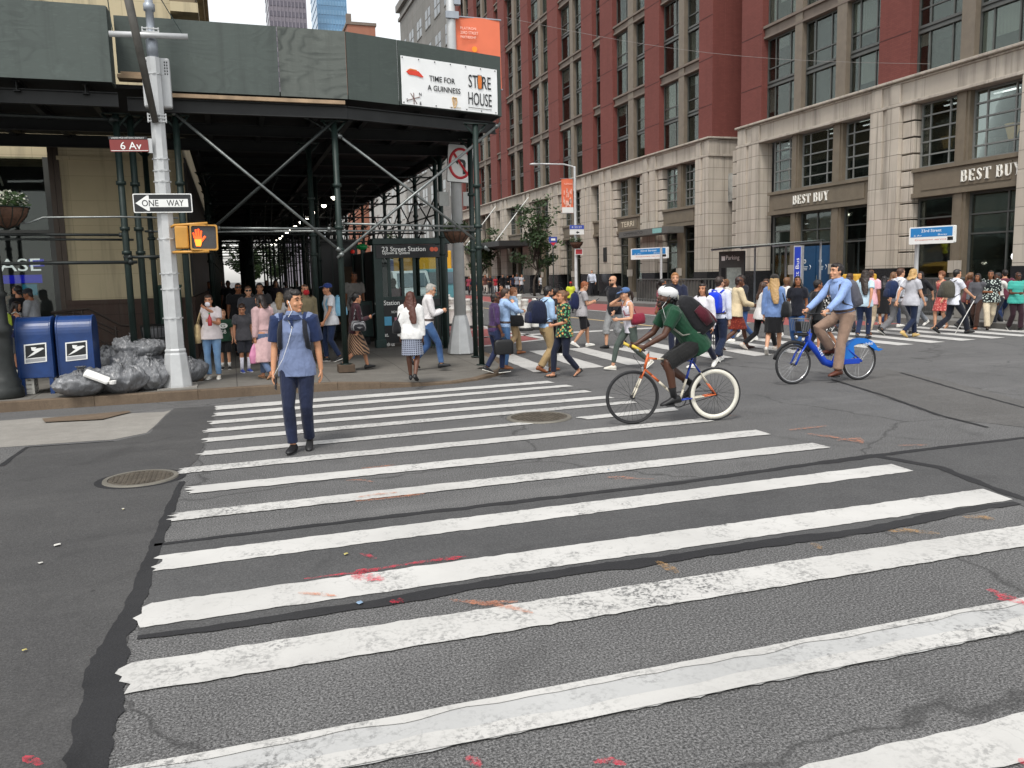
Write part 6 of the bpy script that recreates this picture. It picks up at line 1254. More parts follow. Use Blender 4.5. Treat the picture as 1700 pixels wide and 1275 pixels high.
# ------------------------------------------------------------------ people
PENDING = []
TEXC = bpy.data.textures.new('cloth folds', 'CLOUDS'); TEXC.noise_scale = .16; TEXC.noise_depth = 2
TEXH = bpy.data.textures.new('hair clumps', 'CLOUDS'); TEXH.noise_scale = .045; TEXH.noise_depth = 2
def soft(mb, name, mats, root, vox, smooth=4, disp=0, tex=None):
    """join the overlapping lofts of one garment or body into one continuous surface"""
    o = mb.build(name, mats, None, True); o.parent = root
    m = o.modifiers.new('r', 'REMESH'); m.mode = 'VOXEL'; m.voxel_size = vox; m.use_smooth_shade = True
    if smooth: q = o.modifiers.new('s', 'SMOOTH'); q.factor = .5; q.iterations = smooth
    if disp: d = o.modifiers.new('d', 'DISPLACE'); d.texture = tex or TEXC; d.strength = disp; d.mid_level = .5; d.texture_coords = 'LOCAL'
    PENDING.append(o); return o
def settle():
    dg = bpy.context.evaluated_depsgraph_get(); got = [(o, bpy.data.meshes.new_from_object(o.evaluated_get(dg))) for o in PENDING]
    for o, me in got:
        old = o.data; mats = list(old.materials); o.modifiers.clear(); me.name = old.name; me.materials.clear()
        for m in mats: me.materials.append(m)
        if len(me.polygons):
            o.data = me; bpy.data.meshes.remove(old)
    PENDING.clear()
def ring(c, ax, ay, rx, ry, n=14): return [Vector(c)+ax*(rx*math.cos(2*math.pi*k/n))+ay*(ry*math.sin(2*math.pi*k/n)) for k in range(n)]
def ik(a, t, l1, l2, pole):
    a, t = Vector(a), Vector(t); d = t-a; L = d.length; mx = (l1+l2)*.997
    if L > mx: t = a+d*(mx/L); d = t-a; L = mx
    x = (l1*l1-l2*l2+L*L)/(2*L); h = math.sqrt(max(0, l1*l1-x*x)); u = d/L; p = Vector(pole); p = (p-u*p.dot(u)).normalized()
    return a+u*x+p*h, t
X3, Y3, Z3 = Vector((1, 0, 0)), Vector((0, 1, 0)), Vector((0, 0, 1))
ARM = {'hang': (.05, .01, -.54), 'phone': (-.10, .30, -.20), 'ear': (-.08, .12, .13), 'chin': (-.15, .20, .02), 'belly': (-.10, .26, -.28), 'strap': (-.02, .17, -.10), 'fwd': (-.02, .36, -.30), 'raise': (.06, .30, .22), 'back': (.06, -.22, -.48), 'front': (.04, .22, -.49), 'carry': (.07, .10, -.52), 'hold': (-.14, .24, -.34), 'wide': (.30, .10, -.38), 'cane': (.0, .40, -.36)}
class Fig: pass
def person(label, feet, top, face, z0=0, sex='m', pose='walk', ph=1, sk='#b98a68', hair=('short', '#241a14'), up=('tee', '#888888'), low=('trousers', '#222222'), shoe='#222222', arms=('swing', 'swing'), lean=2, hy=0, hp=0, fat=1.0, joints=None, vox=None, h=None, face_on=True, group=None, kid=False, stride=.25, depth_loc=None, sock=None, glasses=False, beard=None, socks=None):
    loc = Vector(depth_loc) if depth_loc else G(feet[0], feet[1], z0)
    dep = (loc-CAM).dot(cF)
    if loc.x > 7 and not joints and loc.y < 24:
        stride = min(.36, stride*1.2)
        if 70 <= face <= 96: face += 17
    if h is None:
        d = ray(feet[0], top); ztop = HC+d.z*dep/FPX; hh = ztop-loc.z; h = max(1.0, min(2.0, hh/(.975 if pose == 'walk' else 1.0)))
    s = h/1.75; vox = vox or max(.0065, min(.026, dep*.0007))
    root = empty('person', loc, label, 'person', group); root.rotation_euler.z = -R(face)
    f = Fig(); f.root = root; f.s = s; f.loc = loc; f.vox = vox
    V = lambda x, y, z: Vector((x, y, z))*s
    # ---- skeleton in body coordinates (y = the way the person faces)
    TH, SHN, AK = .44*s, .42*s, .085*s
    hw = (.09 if sex == 'm' else .095)*s
    if joints: hipc = Vector(joints['hip'])
    else:
        st = stride if pose == 'walk' else .03
        hipc = V(0, 0, .085+math.sqrt(.858**2-st**2)-(.012 if pose == 'walk' else .004))
    if joints: ank = {-1: Vector(joints['lf']), 1: Vector(joints['rf'])}; fpitch = {-1: joints.get('lp', 0), 1: joints.get('rp', 0)}
    elif pose == 'walk':
        q_ = min(1, stride/.24); ank = {ph: V(ph*.07, stride, .087), -ph: V(-ph*.07, -stride-.04*q_, .085+.07*q_)}; fpitch = {ph: R(8)*q_, -ph: R(-32)*q_}
    elif pose == 'sit': hipc = V(0, -.1, .48); ank = {-1: V(-.10, .36, .085), 1: V(.10, .30, .085)}; fpitch = {-1: 0, 1: 0}
    else: ank = {-1: V(-.10, .02*ph, .085), 1: V(.10, -.03*ph, .085)}; fpitch = {-1: 0, 1: 0}
    hip = {e: hipc+Vector((e*hw, 0, 0)) for e in (-1, 1)}; knee = {}
    for e in (-1, 1): knee[e], ank[e] = ik(hip[e], ank[e], TH, SHN, (e*.08, 1, .1))
    Ln = Matrix.Rotation(-R(lean), 3, 'X'); U = lambda x, y, z: hipc+Ln @ V(x, y, z)
    sw = (.185 if sex == 'm' else .165)*(.5+.5*fat)
    sh = {e: U(e*sw, 0, .49) for e in (-1, 1)}; el = {}; wr = {}
    for i, e in ((0, -1), (1, 1)):
        a = arms[i]
        if a == 'swing': a = ('front' if ph == -e else 'back') if pose == 'walk' else 'hang'
        if joints and ('lh', 'rh')[i] in joints: t = Vector(joints[('lh', 'rh')[i]])
        else:
            o_ = ARM[a] if isinstance(a, str) else a; t = U(e*(sw+o_[0]), o_[1], .49+o_[2])
        el[e], wr[e] = ik(sh[e], t, .29*s, .255*s, (e*.55, -1, -.35) if a not in ('ear', 'raise', 'chin') else (e*.9, .2, -.9))
    f.hip, f.knee, f.ank, f.sh, f.el, f.wr, f.U, f.Ln, f.hipc = hip, knee, ank, sh, el, wr, U, Ln, hipc
    hs_ = s*(1.0 if not kid else 1.14)
    Hm = Matrix.Rotation(-R(hy), 3, 'Z') @ Matrix.Rotation(-R(hp), 3, 'X') @ Matrix.Rotation(-R(lean*.35), 3, 'X')
    hc = U(0, .015, .575)+Hm @ Vector((0, .012, .125))*hs_
    Hd = lambda x, y, z: hc+Hm @ Vector((x, y, z))*hs_
    f.Hd, f.Hm, f.hc = Hd, Hm, hc
    # ---- body
    m_ = sex == 'm'
    T = [(-.09, .11, .08, 0), (-.03, .158, .108, -.005), (.04, .162 if m_ else .17, .112, -.008), (.11, .15, .104, 0), (.19, .138 if m_ else .122, .096, .003), (.29, .152 if m_ else .138, .105, .005), (.38, .170 if m_ else .152, .112 if m_ else .118, .01), (.45, .176 if m_ else .155, .104, .0), (.505, .16 if m_ else .14, .085, -.005), (.54, .105, .066, -.005), (.57, .063 if m_ else .054, .06, .0), (.62, .055 if m_ else .046, .056, .012), (.67, .053 if m_ else .045, .055, .018)]
    T = [(z, rx*(fat if z < .5 else 1), ry*(fat if z < .5 else 1), y) for z, rx, ry, y in T]
    ux, uy = X3.copy(), Ln @ Y3
    body = MB()
    body.loft([ring(U(0, y, z), ux, uy, rx*s, ry*s, 16) for z, rx, ry, y in T])
    lr = (.5+.5*fat)*s
    def limb(b, P, Rr, n=12): 
        pts = []; rr = []
        for i in range(len(P)-1):
            k = 4
            for q in range(k): t = q/k; pts.append(P[i].lerp(P[i+1], t)); rr.append(Rr[i]+(Rr[i+1]-Rr[i])*t)
        pts.append(P[-1]); rr.append(Rr[-1]); b.tube(pts, rr, n)
    for e in (-1, 1):
        calf = knee[e].lerp(ank[e], .3)-Vector((0, .012*s, 0))
        limb(body, [hip[e]+Vector((0, 0, .03*s)), hip[e].lerp(knee[e], .3), knee[e], calf, ank[e]], [.088*lr, .08*lr, .052*lr, .053*lr, .034*s])
        fd = Vector((e*.10, math.cos(fpitch[e]), math.sin(fpitch[e]))).normalized()
        fu = Vector((0, -math.sin(fpitch[e]), math.cos(fpitch[e]))); body.tube([ank[e]-fd*.03*s-fu*.03*s, ank[e]+fd*.02*s-fu*.04*s, ank[e]+fd*.09*s-fu*.055*s, ank[e]+fd*.155*s-fu*.066*s], [.03*s, .032*s, .026*s, .014*s], 10)
        limb(body, [sh[e]-Vector((e*.02*s, 0, 0)), sh[e].lerp(el[e], .4), el[e], el[e].lerp(wr[e], .3), wr[e]], [.054*lr, .046*lr, .037*lr, .037*lr, .024*s])
        # hand: palm, four bent fingers, thumb
        fw = (wr[e]-el[e]).normalized(); side = fw.cross(Vector((e*1.0, 0, 0)).normalized() if abs(fw.x) < .8 else Y3).normalized()   # across the knuckles
        nrm = side.cross(fw).normalized()
        if nrm.x*e > 0: nrm = -nrm                       # palm turned inward
        fr_ = max(.0085*s, vox*.75); pl = .088*s
        if side.y < 0: side = -side
        body.loft([ring(wr[e]+fw*q*pl+nrm*.004*s, side, nrm, w_*s, t_*s, 10) for q, w_, t_ in ((-.1, .024, .02), (.25, .034, .017), (.7, .041, .016), (1.02, .038, .013))])
        for q, (o_, l_) in enumerate(((.03, .068), (.011, .078), (-.009, .073), (-.028, .058))):
            p0 = wr[e]+fw*pl*.95+side*o_*s; c_ = .35+.12*q
            if arms[0 if e < 0 else 1] in ('phone', 'ear', 'cane', 'carry', 'strap', 'raise', 'hold') or joints: c_ += .75
            d1 = (fw*math.cos(c_)+nrm*math.sin(c_)).normalized(); d2 = (fw*math.cos(c_*2.1)+nrm*math.sin(c_*2.1)).normalized()
            body.tube([p0, p0+d1*l_*.5*s, p0+d1*l_*.5*s+d2*l_*.5*s], [fr_, fr_*.95, fr_*.8], 7)
        tb_ = wr[e]+fw*pl*.3+side*.032*s; td = (fw*.75+side*.55+nrm*.45).normalized(); body.tube([tb_-side*.01*s, tb_+td*.035*s, tb_+td*.035*s+(td*.6+fw*.4+nrm*.2).normalized()*.03*s], [fr_*1.25, fr_*1.1, fr_*.85], 7)
    hx, hy_, hz = Hm @ X3, Hm @ Y3, Hm @ Z3
    HR = [(-.122, .022, .028, .042), (-.108, .040, .048, .030), (-.085, .052, .066, .018), (-.05, .061, .080, .010), (-.01, .068, .090, .002), (.03, .072, .095, -.003), (.065, .069, .091, -.008), (.09, .057, .077, -.010), (.108, .037, .052, -.010), (.116, .012, .018, -.01)]
    body.loft([ring(Hd(0, y, z), hx, hy_, rx*hs_, ry*hs_, 16) for z, rx, ry, y in HR])
    body.tube([Hd(0, .075, .022), Hd(0, .094, -.012), Hd(0, .103, -.030), Hd(0, .086, -.042)], [.010*hs_, .012*hs_, .016*hs_, .010*hs_], 8)       # nose
    body.ell(Hd(0, .082, -.066), (.024*hs_, .014*hs_, .013*hs_), None, 8, 6); body.ell(Hd(0, .075, -.102), (.024*hs_, .02*hs_, .018*hs_), None, 8, 6)
    for e in (-1, 1):
        body.ell(Hd(e*.072, -.008, -.012), (.012*hs_, .022*hs_, .034*hs_), Hm, 8, 6); body.ell(Hd(e*.034, .075, .030), (.024*hs_, .014*hs_, .010*hs_), Hm, 8, 6); body.ell(Hd(e*.040, .062, -.035), (.024*hs_, .022*hs_, .022*hs_), None, 8, 6)
    soft(body, 'body', skin(sk), root, vox, 2)
    # ---- clothes
    def clothes(name, mb, mt, dsp=.012): return soft(mb, name, mt, root, vox*1.05, 4, dsp*s if vox < .02 else 0)
    def trunk_rings(z0_, z1_, ofs, flare=0, T=T):
        out = []; zs = [z0_+(z1_-z0_)*k/11 for k in range(12)]
        for z in zs:
            for a, b in zip(T, T[1:]):
                if a[0] <= z <= b[0]: t = (z-a[0])/(b[0]-a[0]); r = [a[i]+(b[i]-a[i])*t for i in range(4)]; break
            else: r = list(T[0] if z < T[0][0] else T[-1]); r[1] = max(r[1], .162*fat); r[2] = max(r[2], .114*fat)
            q_ = max(0, min(1, (.19-z)/.16)); r[1] = max(r[1], (.138+(.026 if ofs < .0185 else .040)*q_)*fat) if z < .19 else r[1]; r[2] = max(r[2], (.096+(.018 if ofs < .0185 else .026)*q_)*fat) if z < .19 else r[2]
            fl = flare*max(0, (.30-z)/.3); out.append(ring(U(0, r[3], z), ux, uy, (r[1]+ofs+fl)*s, (r[2]+ofs+fl)*s, 18))
        return out
    def sleeve(b, e, upto, ofs, wide=0):
        """upto: 0 none, .5 upper arm, 1 elbow, 2 wrist"""
        P = [sh[e]-Vector((e*.05*s, 0, -.015*s)), sh[e]+Vector((0, 0, .004*s))]; Rr = [.062*lr+ofs*s, .058*lr+ofs*s]
        if upto <= 1: P.append(sh[e].lerp(el[e], upto)); Rr.append((.047+wide)*lr+ofs*s)
        else: P += [sh[e].lerp(el[e], .5), el[e], el[e].lerp(wr[e], upto-1)]; Rr += [.05*lr+ofs*s, .043*lr+ofs*s, (.031+wide)*lr+ofs*s]
        limb(b, P, Rr, 12)
    def legs(b, upto, ofs, cut, open_=0):
        b.loft(trunk_rings(-.10, .13 if up[0] in ('shirt', 'rolled', 'tank', 'blouse', 'none') else .03, ofs))
        for e in (-1, 1):
            P = [hip[e]+Vector((0, 0, .02*s)), hip[e].lerp(knee[e], .35)]; Rr = [.094*lr+ofs*s, .084*lr+ofs*s]
            if upto <= 1: P.append(hip[e].lerp(knee[e], upto)); Rr.append((.066+open_)*lr+ofs*s)
            else: P += [knee[e], knee[e].lerp(ank[e], .4), knee[e].lerp(ank[e], upto-1)]; Rr += [.058*lr+ofs*s, (.053+cut*.4)*lr+ofs*s, (.040+cut)*lr+ofs*s]
            limb(b, P, Rr, 14)
    hem = .50
    if isinstance(low[-1], float) and low[-1] < 1: hem = low[-1]; low = low[:-1]
    k = low[0]; mt = cloth(*low[1:]) if k != 'none' else None
    if k == 'trousers': b = MB(); legs(b, 1.97, .014, .022); clothes('trousers', b, mt)
    elif k == 'jeans': b = MB(); legs(b, 1.95, .010, .008); clothes('trousers', b, mt)
    elif k == 'leggings': b = MB(); legs(b, 1.86, .006, .0); clothes('leggings', b, mt, .004)
    elif k == 'shorts': b = MB(); legs(b, .98, .020, 0, .012); clothes('shorts', b, mt)
    elif k == 'longshorts': b = MB(); legs(b, 1.12, .020, .03); clothes('shorts', b, mt)
    def gown(b, ztop, zhem, wide):
        """skirt part from the waist to the hem, roomy enough for both knees"""
        n = 9; ky = sum(((knee[e].y) for e in (-1, 1)))/2-hipc.y; span = abs(knee[1].y-knee[-1].y)/2
        zt = hipc.z+ztop*s; zh = zhem*s; out = []
        for i in range(n):
            t = i/(n-1); z = zt+(zh-zt)*t; q = max(0, min(1, (hipc.z-z)/(.45*s))); rx = (.15*fat+.03*min(1, t*2)+wide*q)*s; ry = (.112*fat+.02*min(1, t*2)+wide*.8*q)*s+span*.75*q
            fold = 1+.05*q*0; out.append([Vector((hipc.x, hipc.y+ky*q*.6, z))+Vector((rx*(1+.045*q*math.sin(a*9))*math.cos(a), ry*(1+.045*q*math.sin(a*9))*math.sin(a), 0)) for a in [2*math.pi*j/36 for j in range(36)]])
        b.loft(out[::-1])
    if k == 'skirt': b = MB(); gown(b, .16, hem, .03); clothes('skirt', b, mt, .006)
    if k == 'longskirt': b = MB(); gown(b, .16, .34, .05); clothes('skirt', b, mt, .006)
    if k == 'flare': b = MB(); gown(b, .16, .62, .10); clothes('skirt', b, mt, .006)
    k = up[0]
    if k != 'none':
        mt = cloth(*up[1:]); b = MB(); sl = {'tee': .62, 'polo': .66, 'shirt': 1.93, 'rolled': 1.25, 'tank': 0, 'blouse': 1.9, 'sweater': 1.95, 'dress': .5, 'sundress': 0, 'coat': 1.95, 'hoodie': 1.95, 'jacket': 1.95, 'loose': .95}[k]
        ofs = {'tank': .008, 'sundress': .01, 'blouse': .02, 'sweater': .022, 'coat': .026, 'hoodie': .026, 'jacket': .028, 'loose': .026, 'polo': .021, 'tee': .019}.get(k, .016)
        if k in ('dress', 'sundress', 'coat'):
            b.loft(trunk_rings(.10, .545 if k != 'sundress' else .47, ofs)); gown(b, .16, {'dress': .50, 'sundress': .55, 'coat': .36}[k], .06 if k != 'coat' else .09)
        else: b.loft(trunk_rings(((.06 if joints else -.02) if low[0] in ('trousers', 'jeans') else -.09) if k in ('shirt', 'rolled') else -.10, .555 if k not in ('tank',) else .46, ofs, .028 if k in ('tee', 'loose', 'blouse', 'hoodie', 'jacket') else .006))
        if sl:
            for e in (-1, 1): sleeve(b, e, sl, ofs, .012 if k in ('loose', 'blouse', 'tee') else 0)
        nm = {'tee': 'shirt', 'polo': 'shirt', 'loose': 'shirt', 'rolled': 'shirt', 'sundress': 'dress', 'tank': 'tank_top'}.get(k, k); clothes(nm, b, mt, .014)
        if k in ('tank', 'sundress'):
            b = MB()
            for e in (-1, 1): b.tube([U(e*.085, .085, .44), U(e*.09, .05, .535), U(e*.09, -.03, .55), U(e*.085, -.085, .44)], .016*s, 6).cut()
            for o_ in b.build_each('shoulder_strap', mt, None, True): o_.parent = root
        if k in ('shirt', 'polo', 'rolled', 'jacket'):
            b = MB(); cr_ = [ring(U(0, .004+q*.02, z), ux, uy, r_*s, (r_+.004)*s, 16) for z, r_, q in ((.545, .082, 0), (.585, .070, .3), (.60, .068, .4), (.585, .078, .2), (.555, .09, 0))]; b.loft(cr_, False); o_ = b.build('collar', mt, None, True); o_.parent = root
        if k in ('shirt', 'rolled') and low[0] in ('trousers', 'jeans'):
            b = MB(); b.loft(trunk_rings(.075, .115, .022), False); o_ = b.build('belt', mat('belt leather', (.045, .025, .018), .5), None, True); o_.parent = root
    # ---- shoes
    bare = shoe.startswith('sandal'); sc_ = shoe.split(':')[-1]
    for e in (-1, 1):
        p = fpitch[e]; a = ank[e]; fd = Vector((e*.10, math.cos(p), math.sin(p))).normalized(); up_ = Vector((0, -math.sin(p), math.cos(p))); sd_ = fd.cross(up_).normalized()
        b = MB(); base = a-up_*.085*s
        if bare:
            b.loft([ring(base+fd*q*s+up_*.008*s, sd_, up_, w_*s, .010*s, 10) for q, w_ in ((-.07, .018), (-.05, .032), (.03, .033), (.11, .042), (.165, .03), (.18, .01))]); b.tube([base+fd*.09*s-sd_*.042*s+up_*.01*s, base+fd*.08*s+up_*.05*s, base+fd*.09*s+sd_*.042*s+up_*.01*s], .010*s, 6); b.tube([base-fd*.05*s-sd_*.034*s+up_*.02*s, base-fd*.07*s+up_*.06*s, base-fd*.05*s+sd_*.034*s+up_*.02*s], .009*s, 6)
        else:
            b.loft([ring(base+fd*q*s+up_*zc*s, sd_, up_, w_*s, hh_*s, 12) for q, w_, zc, hh_ in ((-.082, .015, .03, .018), (-.072, .032, .045, .042), (-.03, .038, .055, .053), (.03, .038, .048, .046), (.08, .042, .036, .034), (.13, .043, .028, .026), (.168, .032, .022, .019), (.186, .012, .018, .010))])
        o_ = b.build('shoe', mat('shoe '+sc_, sc_, .5, 0, .2, 14), None, True); o_.parent = root
        if not bare and sc_.lower() in ('#e8e6e0', '#3a4fa0', '#1c1c1e', '#d9d4c8'):
            b = MB(); b.loft([ring(base+fd*q*s+up_*.010*s, sd_, up_, (w_+.004)*s, .012*s, 12) for q, w_ in ((-.084, .02), (-.07, .034), (-.02, .038), (.08, .043), (.14, .044), (.175, .032), (.19, .012))]); q_ = b.build('sole', mat('sole white', '#dcdad3', .7), None, True); q_.parent = o_
        if socks:
            b = MB(); b.tube([ank[e].lerp(knee[e], t) for t in (-.05, .15, socks[1])], [.04*s, .041*s, .052*s], 10); q_ = b.build('sock', cloth(socks[0]), None, True); q_.parent = root
    # ---- hair, face
    st, hcol = hair[0], hair[1]; hm = hairmat(hcol)
    hb = MB()
    if st in ('short', 'crop', 'curly', 'side', 'long', 'bob', 'pony', 'bun', 'verylong', 'longside'):
        g_ = {'crop': .004, 'curly': .022}.get(st, .012)
        hb.ell(Hd(0, -.022, .030), (.070*hs_+g_*hs_, (.082+g_)*hs_, (.086+g_)*hs_), Hm, 16, 12)
        hb.ell(Hd(0, .028, .080), ((.052+g_)*hs_, (.05+g_)*hs_, (.030+g_)*hs_), Hm, 12, 8)
        hb.ell(Hd(0, -.055, -.03), (.06*hs_, .045*hs_, .06*hs_), Hm, 12, 8)
        for e in (-1, 1): hb.ell(Hd(e*.068, .006, .025), (.012*hs_, .026*hs_, .030*hs_), Hm, 8, 6)
        if st == 'curly':
            rr = random.Random(int(loc.x*100))
            for _ in range(60): d = Vector((rr.gauss(0, 1), rr.gauss(0, 1)-.5, rr.gauss(0, 1)+.4)).normalized(); hb.ell(Hd(d.x*.085, d.y*.10-.02, d.z*.10+.03), (.022*hs_,)*3, None, 6, 4)
        if st in ('long', 'verylong', 'longside', 'bob'):
            L = {'bob': -.14, 'long': -.30, 'verylong': -.50, 'longside': -.30}[st]
            back = [Hd(0, -.07, .03), Hd(0, -.085, -.08)]
            n_ = 5; tip = U(0, -.13, .575+.10+L) if st != 'verylong' else U(.08, -.15, .575+.12+L)
            P_ = back+[back[1].lerp(tip, t) for t in (.35, .7, 1)]; W_ = [.075, .082, .085, .075, .045]
            hb.loft([ring(p, hx, hy_ if i < 2 else uy, w_*hs_*(1.0 if st != 'verylong' else 1.1), w_*.55*hs_, 14) for i, (p, w_) in enumerate(zip(P_, W_))])
            for e in (-1, 1):
                if st == 'longside' and e < 0: continue
                hb.tube([Hd(e*.066, .015, .04), Hd(e*.078, .002, -.06), U(e*.10, .02 if st == 'long' else -.04, .575+.02), U(e*.10, .055 if st == 'long' else -.08, .575-.10 if st != 'bob' else .575)], [.022*hs_, .03*hs_, .03*hs_, .012*hs_], 8)
        if st == 'pony': hb.tube([Hd(0, -.10, .04), Hd(0, -.15, .0), Hd(0, -.155, -.10), Hd(0, -.13, -.20)], [.025*hs_, .035*hs_, .032*hs_, .010*hs_], 8)
        if st == 'bun': hb.ell(Hd(0, -.11, .05), (.045*hs_,)*3, None, 10, 8)
        soft(hb, 'hair', hm, root, max(.006, vox*.85), 1, .020*hs_, TEXH)
    if beard:
        bb_ = MB(); bb_.loft([ring(Hd(0, y, z), hx, hy_, rx*hs_, ry*hs_, 14) for z, rx, ry, y in ((-.135, .02, .024, .046), (-.118, .044, .05, .036), (-.09, .056, .066, .024), (-.055, .064, .07, .022))]); o_ = soft(bb_, 'beard', hairmat(beard), root, max(.006, vox*.7), 1, .008, TEXH)
    if face_on and dep < 40:
        eb = MB()
        for e in (-1, 1): eb.ell(Hd(e*.032, .0835, .010), (.0125*hs_, .007*hs_, .0062*hs_), Hm, 8, 6).cut(); 
        for o_ in eb.build_each('eye', mat('eye dark', (.03, .022, .018), .25, 0, 0), None, True): o_.parent = root
        eb = MB()
        for e in (-1, 1): eb.tube([Hd(e*.014, .093, .030), Hd(e*.034, .092, .037), Hd(e*.054, .078, .030)], [.004*hs_, .006*hs_, .003*hs_], 6).cut()
        for o_ in eb.build_each('eyebrow', hairmat(hcol if st != 'bald' else '#2a1d15'), None, True): o_.parent = root
        eb = MB(); eb.ell(Hd(0, .094, -.066), (.022*hs_, .006*hs_, .0075*hs_), Hm, 10, 6); lc = tuple(min(1, q*k_) for q, k_ in zip(srgb(sk), (.72, .48, .48))); o_ = eb.build('lips', mat('lips '+sk, lc, .45, 0, .1), None, True); o_.parent = root
    if glasses:
        eb = MB()
        for e in (-1, 1): eb.ell(Hd(e*.034, .094, .010), (.028*hs_, .007*hs_, .019*hs_), Hm, 12, 6); eb.tube([Hd(e*.058, .085, .016), Hd(e*.077, -.01, .012)], .0035*hs_, 5)
        eb.tube([Hd(-.012, .098, .014), Hd(.012, .098, .014)], .004*hs_, 5); o_ = eb.build('sunglasses', mat('sunglass black', (.012, .012, .014), .15, 0, 0), None, True); o_.parent = root
    return f
def cap_hat(f, col, kind='cap', yaw=0):
    hs_ = f.s; b = MB(); Hd, Hm = f.Hd, f.Hm; b.ell(Hd(0, -.012, .062), (.088*hs_, .108*hs_, .075*hs_), Hm, 16, 8)
    if kind == 'cap': q = Matrix.Rotation(R(yaw), 3, 'Z'); b.loft([ring(f.hc+Hm @ (q @ Vector((0, y, z)))*hs_, Hm @ q @ X3, Hm @ Z3, w_*hs_, .006*hs_, 12) for y, z, w_ in ((.06, .06, .075), (.12, .058, .07), (.16, .048, .05), (.18, .04, .02))])
    o = b.build('cap', cloth(col), None, True); o.parent = f.root
def bag_thing(f, name, label, cat, mats=None):
    o = empty(name, f.loc, label, cat); o.rotation_euler = f.root.rotation_euler; return o
def backpack(f, label, col, col2=None, straps='#222226', k=1.0, w_=.15, hgt=.42, d_=.13):
    o = bag_thing(f, 'backpack', label, 'backpack'); s = f.s*k; U = f.U; uy = f.Ln @ Y3; b = MB(); zc = .30; y0 = -.125-d_*.6
    prof = [(-.5, .80, .75), (-.46, .96, .95), (-.2, 1, 1.05), (.15, .97, .95), (.38, .85, .75), (.48, .6, .45), (.51, .25, .2)]
    def sq(c, rx, ry, n=20):
        out = []
        for i in range(n): a = 2*math.pi*i/n; ca, sa = math.cos(a), math.sin(a); out.append(c+X3*rx*math.copysign(abs(ca)**.42, ca)+uy*ry*math.copysign(abs(sa)**.42, sa))
        return out
    b.loft([sq(U(0, y0, zc+q*hgt), w_*fx*s, d_*fy*s) for q, fx, fy in prof]); e = b.build('pack', cloth(col), None, True); e.parent = o
    b = MB(); b.loft([sq(U(0, y0-d_*.95, zc-.24*hgt+q*hgt*.5), w_*.78*fx*s, d_*.38*fy*s) for q, fx, fy in prof]); e = b.build('pocket', cloth(col2 or col), None, True); e.parent = o
    b = MB()
    for x in (-1, 1): b.tube([U(x*.09, -.11, .50), U(x*.115, -.03, .555), U(x*.12, .07, .50), U(x*.135, .125, .38), U(x*.15, .09, .22), U(x*.14, -.10, .10)], .026*f.s, 8, True, False, .35, (1, 0, 0)).cut()
    for e in b.build_each('strap', cloth(straps), None, True): e.parent = o
    b = MB(); b.tube([U(-.05, y0+d_*.3, zc+.5*hgt), U(-.04, y0, zc+.58*hgt), U(.04, y0, zc+.58*hgt), U(.05, y0+d_*.3, zc+.5*hgt)], .010*f.s, 6); e = b.build('carry_loop', cloth(straps), None, True); e.parent = o
    return o
def hip_bag(f, label, col, side, name='shoulder_bag', w_=.16, h_=.22, d_=.07, z=.0, cross=True, y=0.0, x=None, patt=None):
    """bag hanging at the hip from a strap over the shoulder; side -1 or 1"""
    o = bag_thing(f, name, label, 'bag'); s = f.s; U = f.U; x = side*(.245 if x is None else x); b = MB(); m = cloth(*( [col]+list(patt or [])))
    c = U(x, y, z); ax = f.Ln @ Y3; n = 16
    def sq(cc, rx, ry): return [cc+ax*rx*math.copysign(abs(math.cos(a))**.6, math.cos(a))+X3*ry*math.copysign(abs(math.sin(a))**.6, math.sin(a)) for a in [2*math.pi*i/n for i in range(n)]]
    b.loft([sq(c+Z3*(q*h_)*s, w_*fx*s, d_*fy*s) for q, fx, fy in ((-.5, .7, .6), (-.45, .95, .95), (-.1, 1, 1), (.3, .9, .8), (.47, .8, .5), (.5, .6, .3))]); e = b.build('bag_body', m, None, True); e.parent = o
    b = MB(); t = c+Z3*h_*.45*s
    if cross: b.tube([t+ax*w_*.7*s, U(side*.10, .135, .28), U(-side*.09, .09, .50), U(-side*.12, -.02, .56), U(-side*.06, -.125, .45), U(side*.12, -.14, .22), t-ax*w_*.7*s], .014*s, 6, True, False, .5)
    else: b.tube([t+ax*w_*.6*s, U(side*.20, .07, .40), U(side*.15, .0, .562), U(side*.20, -.07, .40), t-ax*w_*.6*s], .012*s, 6)
    e = b.build('strap', m, None, True); e.parent = o; return o
def handheld(f, side, name, label, cat, dims, col, drop=.12, fwd=0, handle=True, rough=.5):
    o = bag_thing(f, name, label, cat); s = f.s; p = f.wr[side]+(f.wr[side]-f.el[side]).normalized()*.10*s; b = MB(); c = p-Z3*(drop+dims[2]/2)*s+Y3*fwd*s
    b.loft([[c+Vector((x*dims[0]*q, y*dims[1]*q2, z*dims[2]))*s for x, y in rrect(1, 1, .2)] for z, q, q2 in ((-.5, .92, .9), (-.44, 1, 1), (.3, 1, 1), (.46, .95, .8), (.5, .8, .5))]); e = b.build('case', mat('%s %s' % (name, col), col, rough, 0, .15, 6, .2), None, True); e.parent = o
    if handle: b = MB(); b.tube([c+Vector((0, -.07, dims[2]*.48))*s, p+Vector((0, -.045, .0))*s, p+Vector((0, .045, .0))*s, c+Vector((0, .07, dims[2]*.48))*s], .010*s, 6); e = b.build('handle', mat('handle dark', (.02, .02, .02), .5), None, True); e.parent = o
    return o
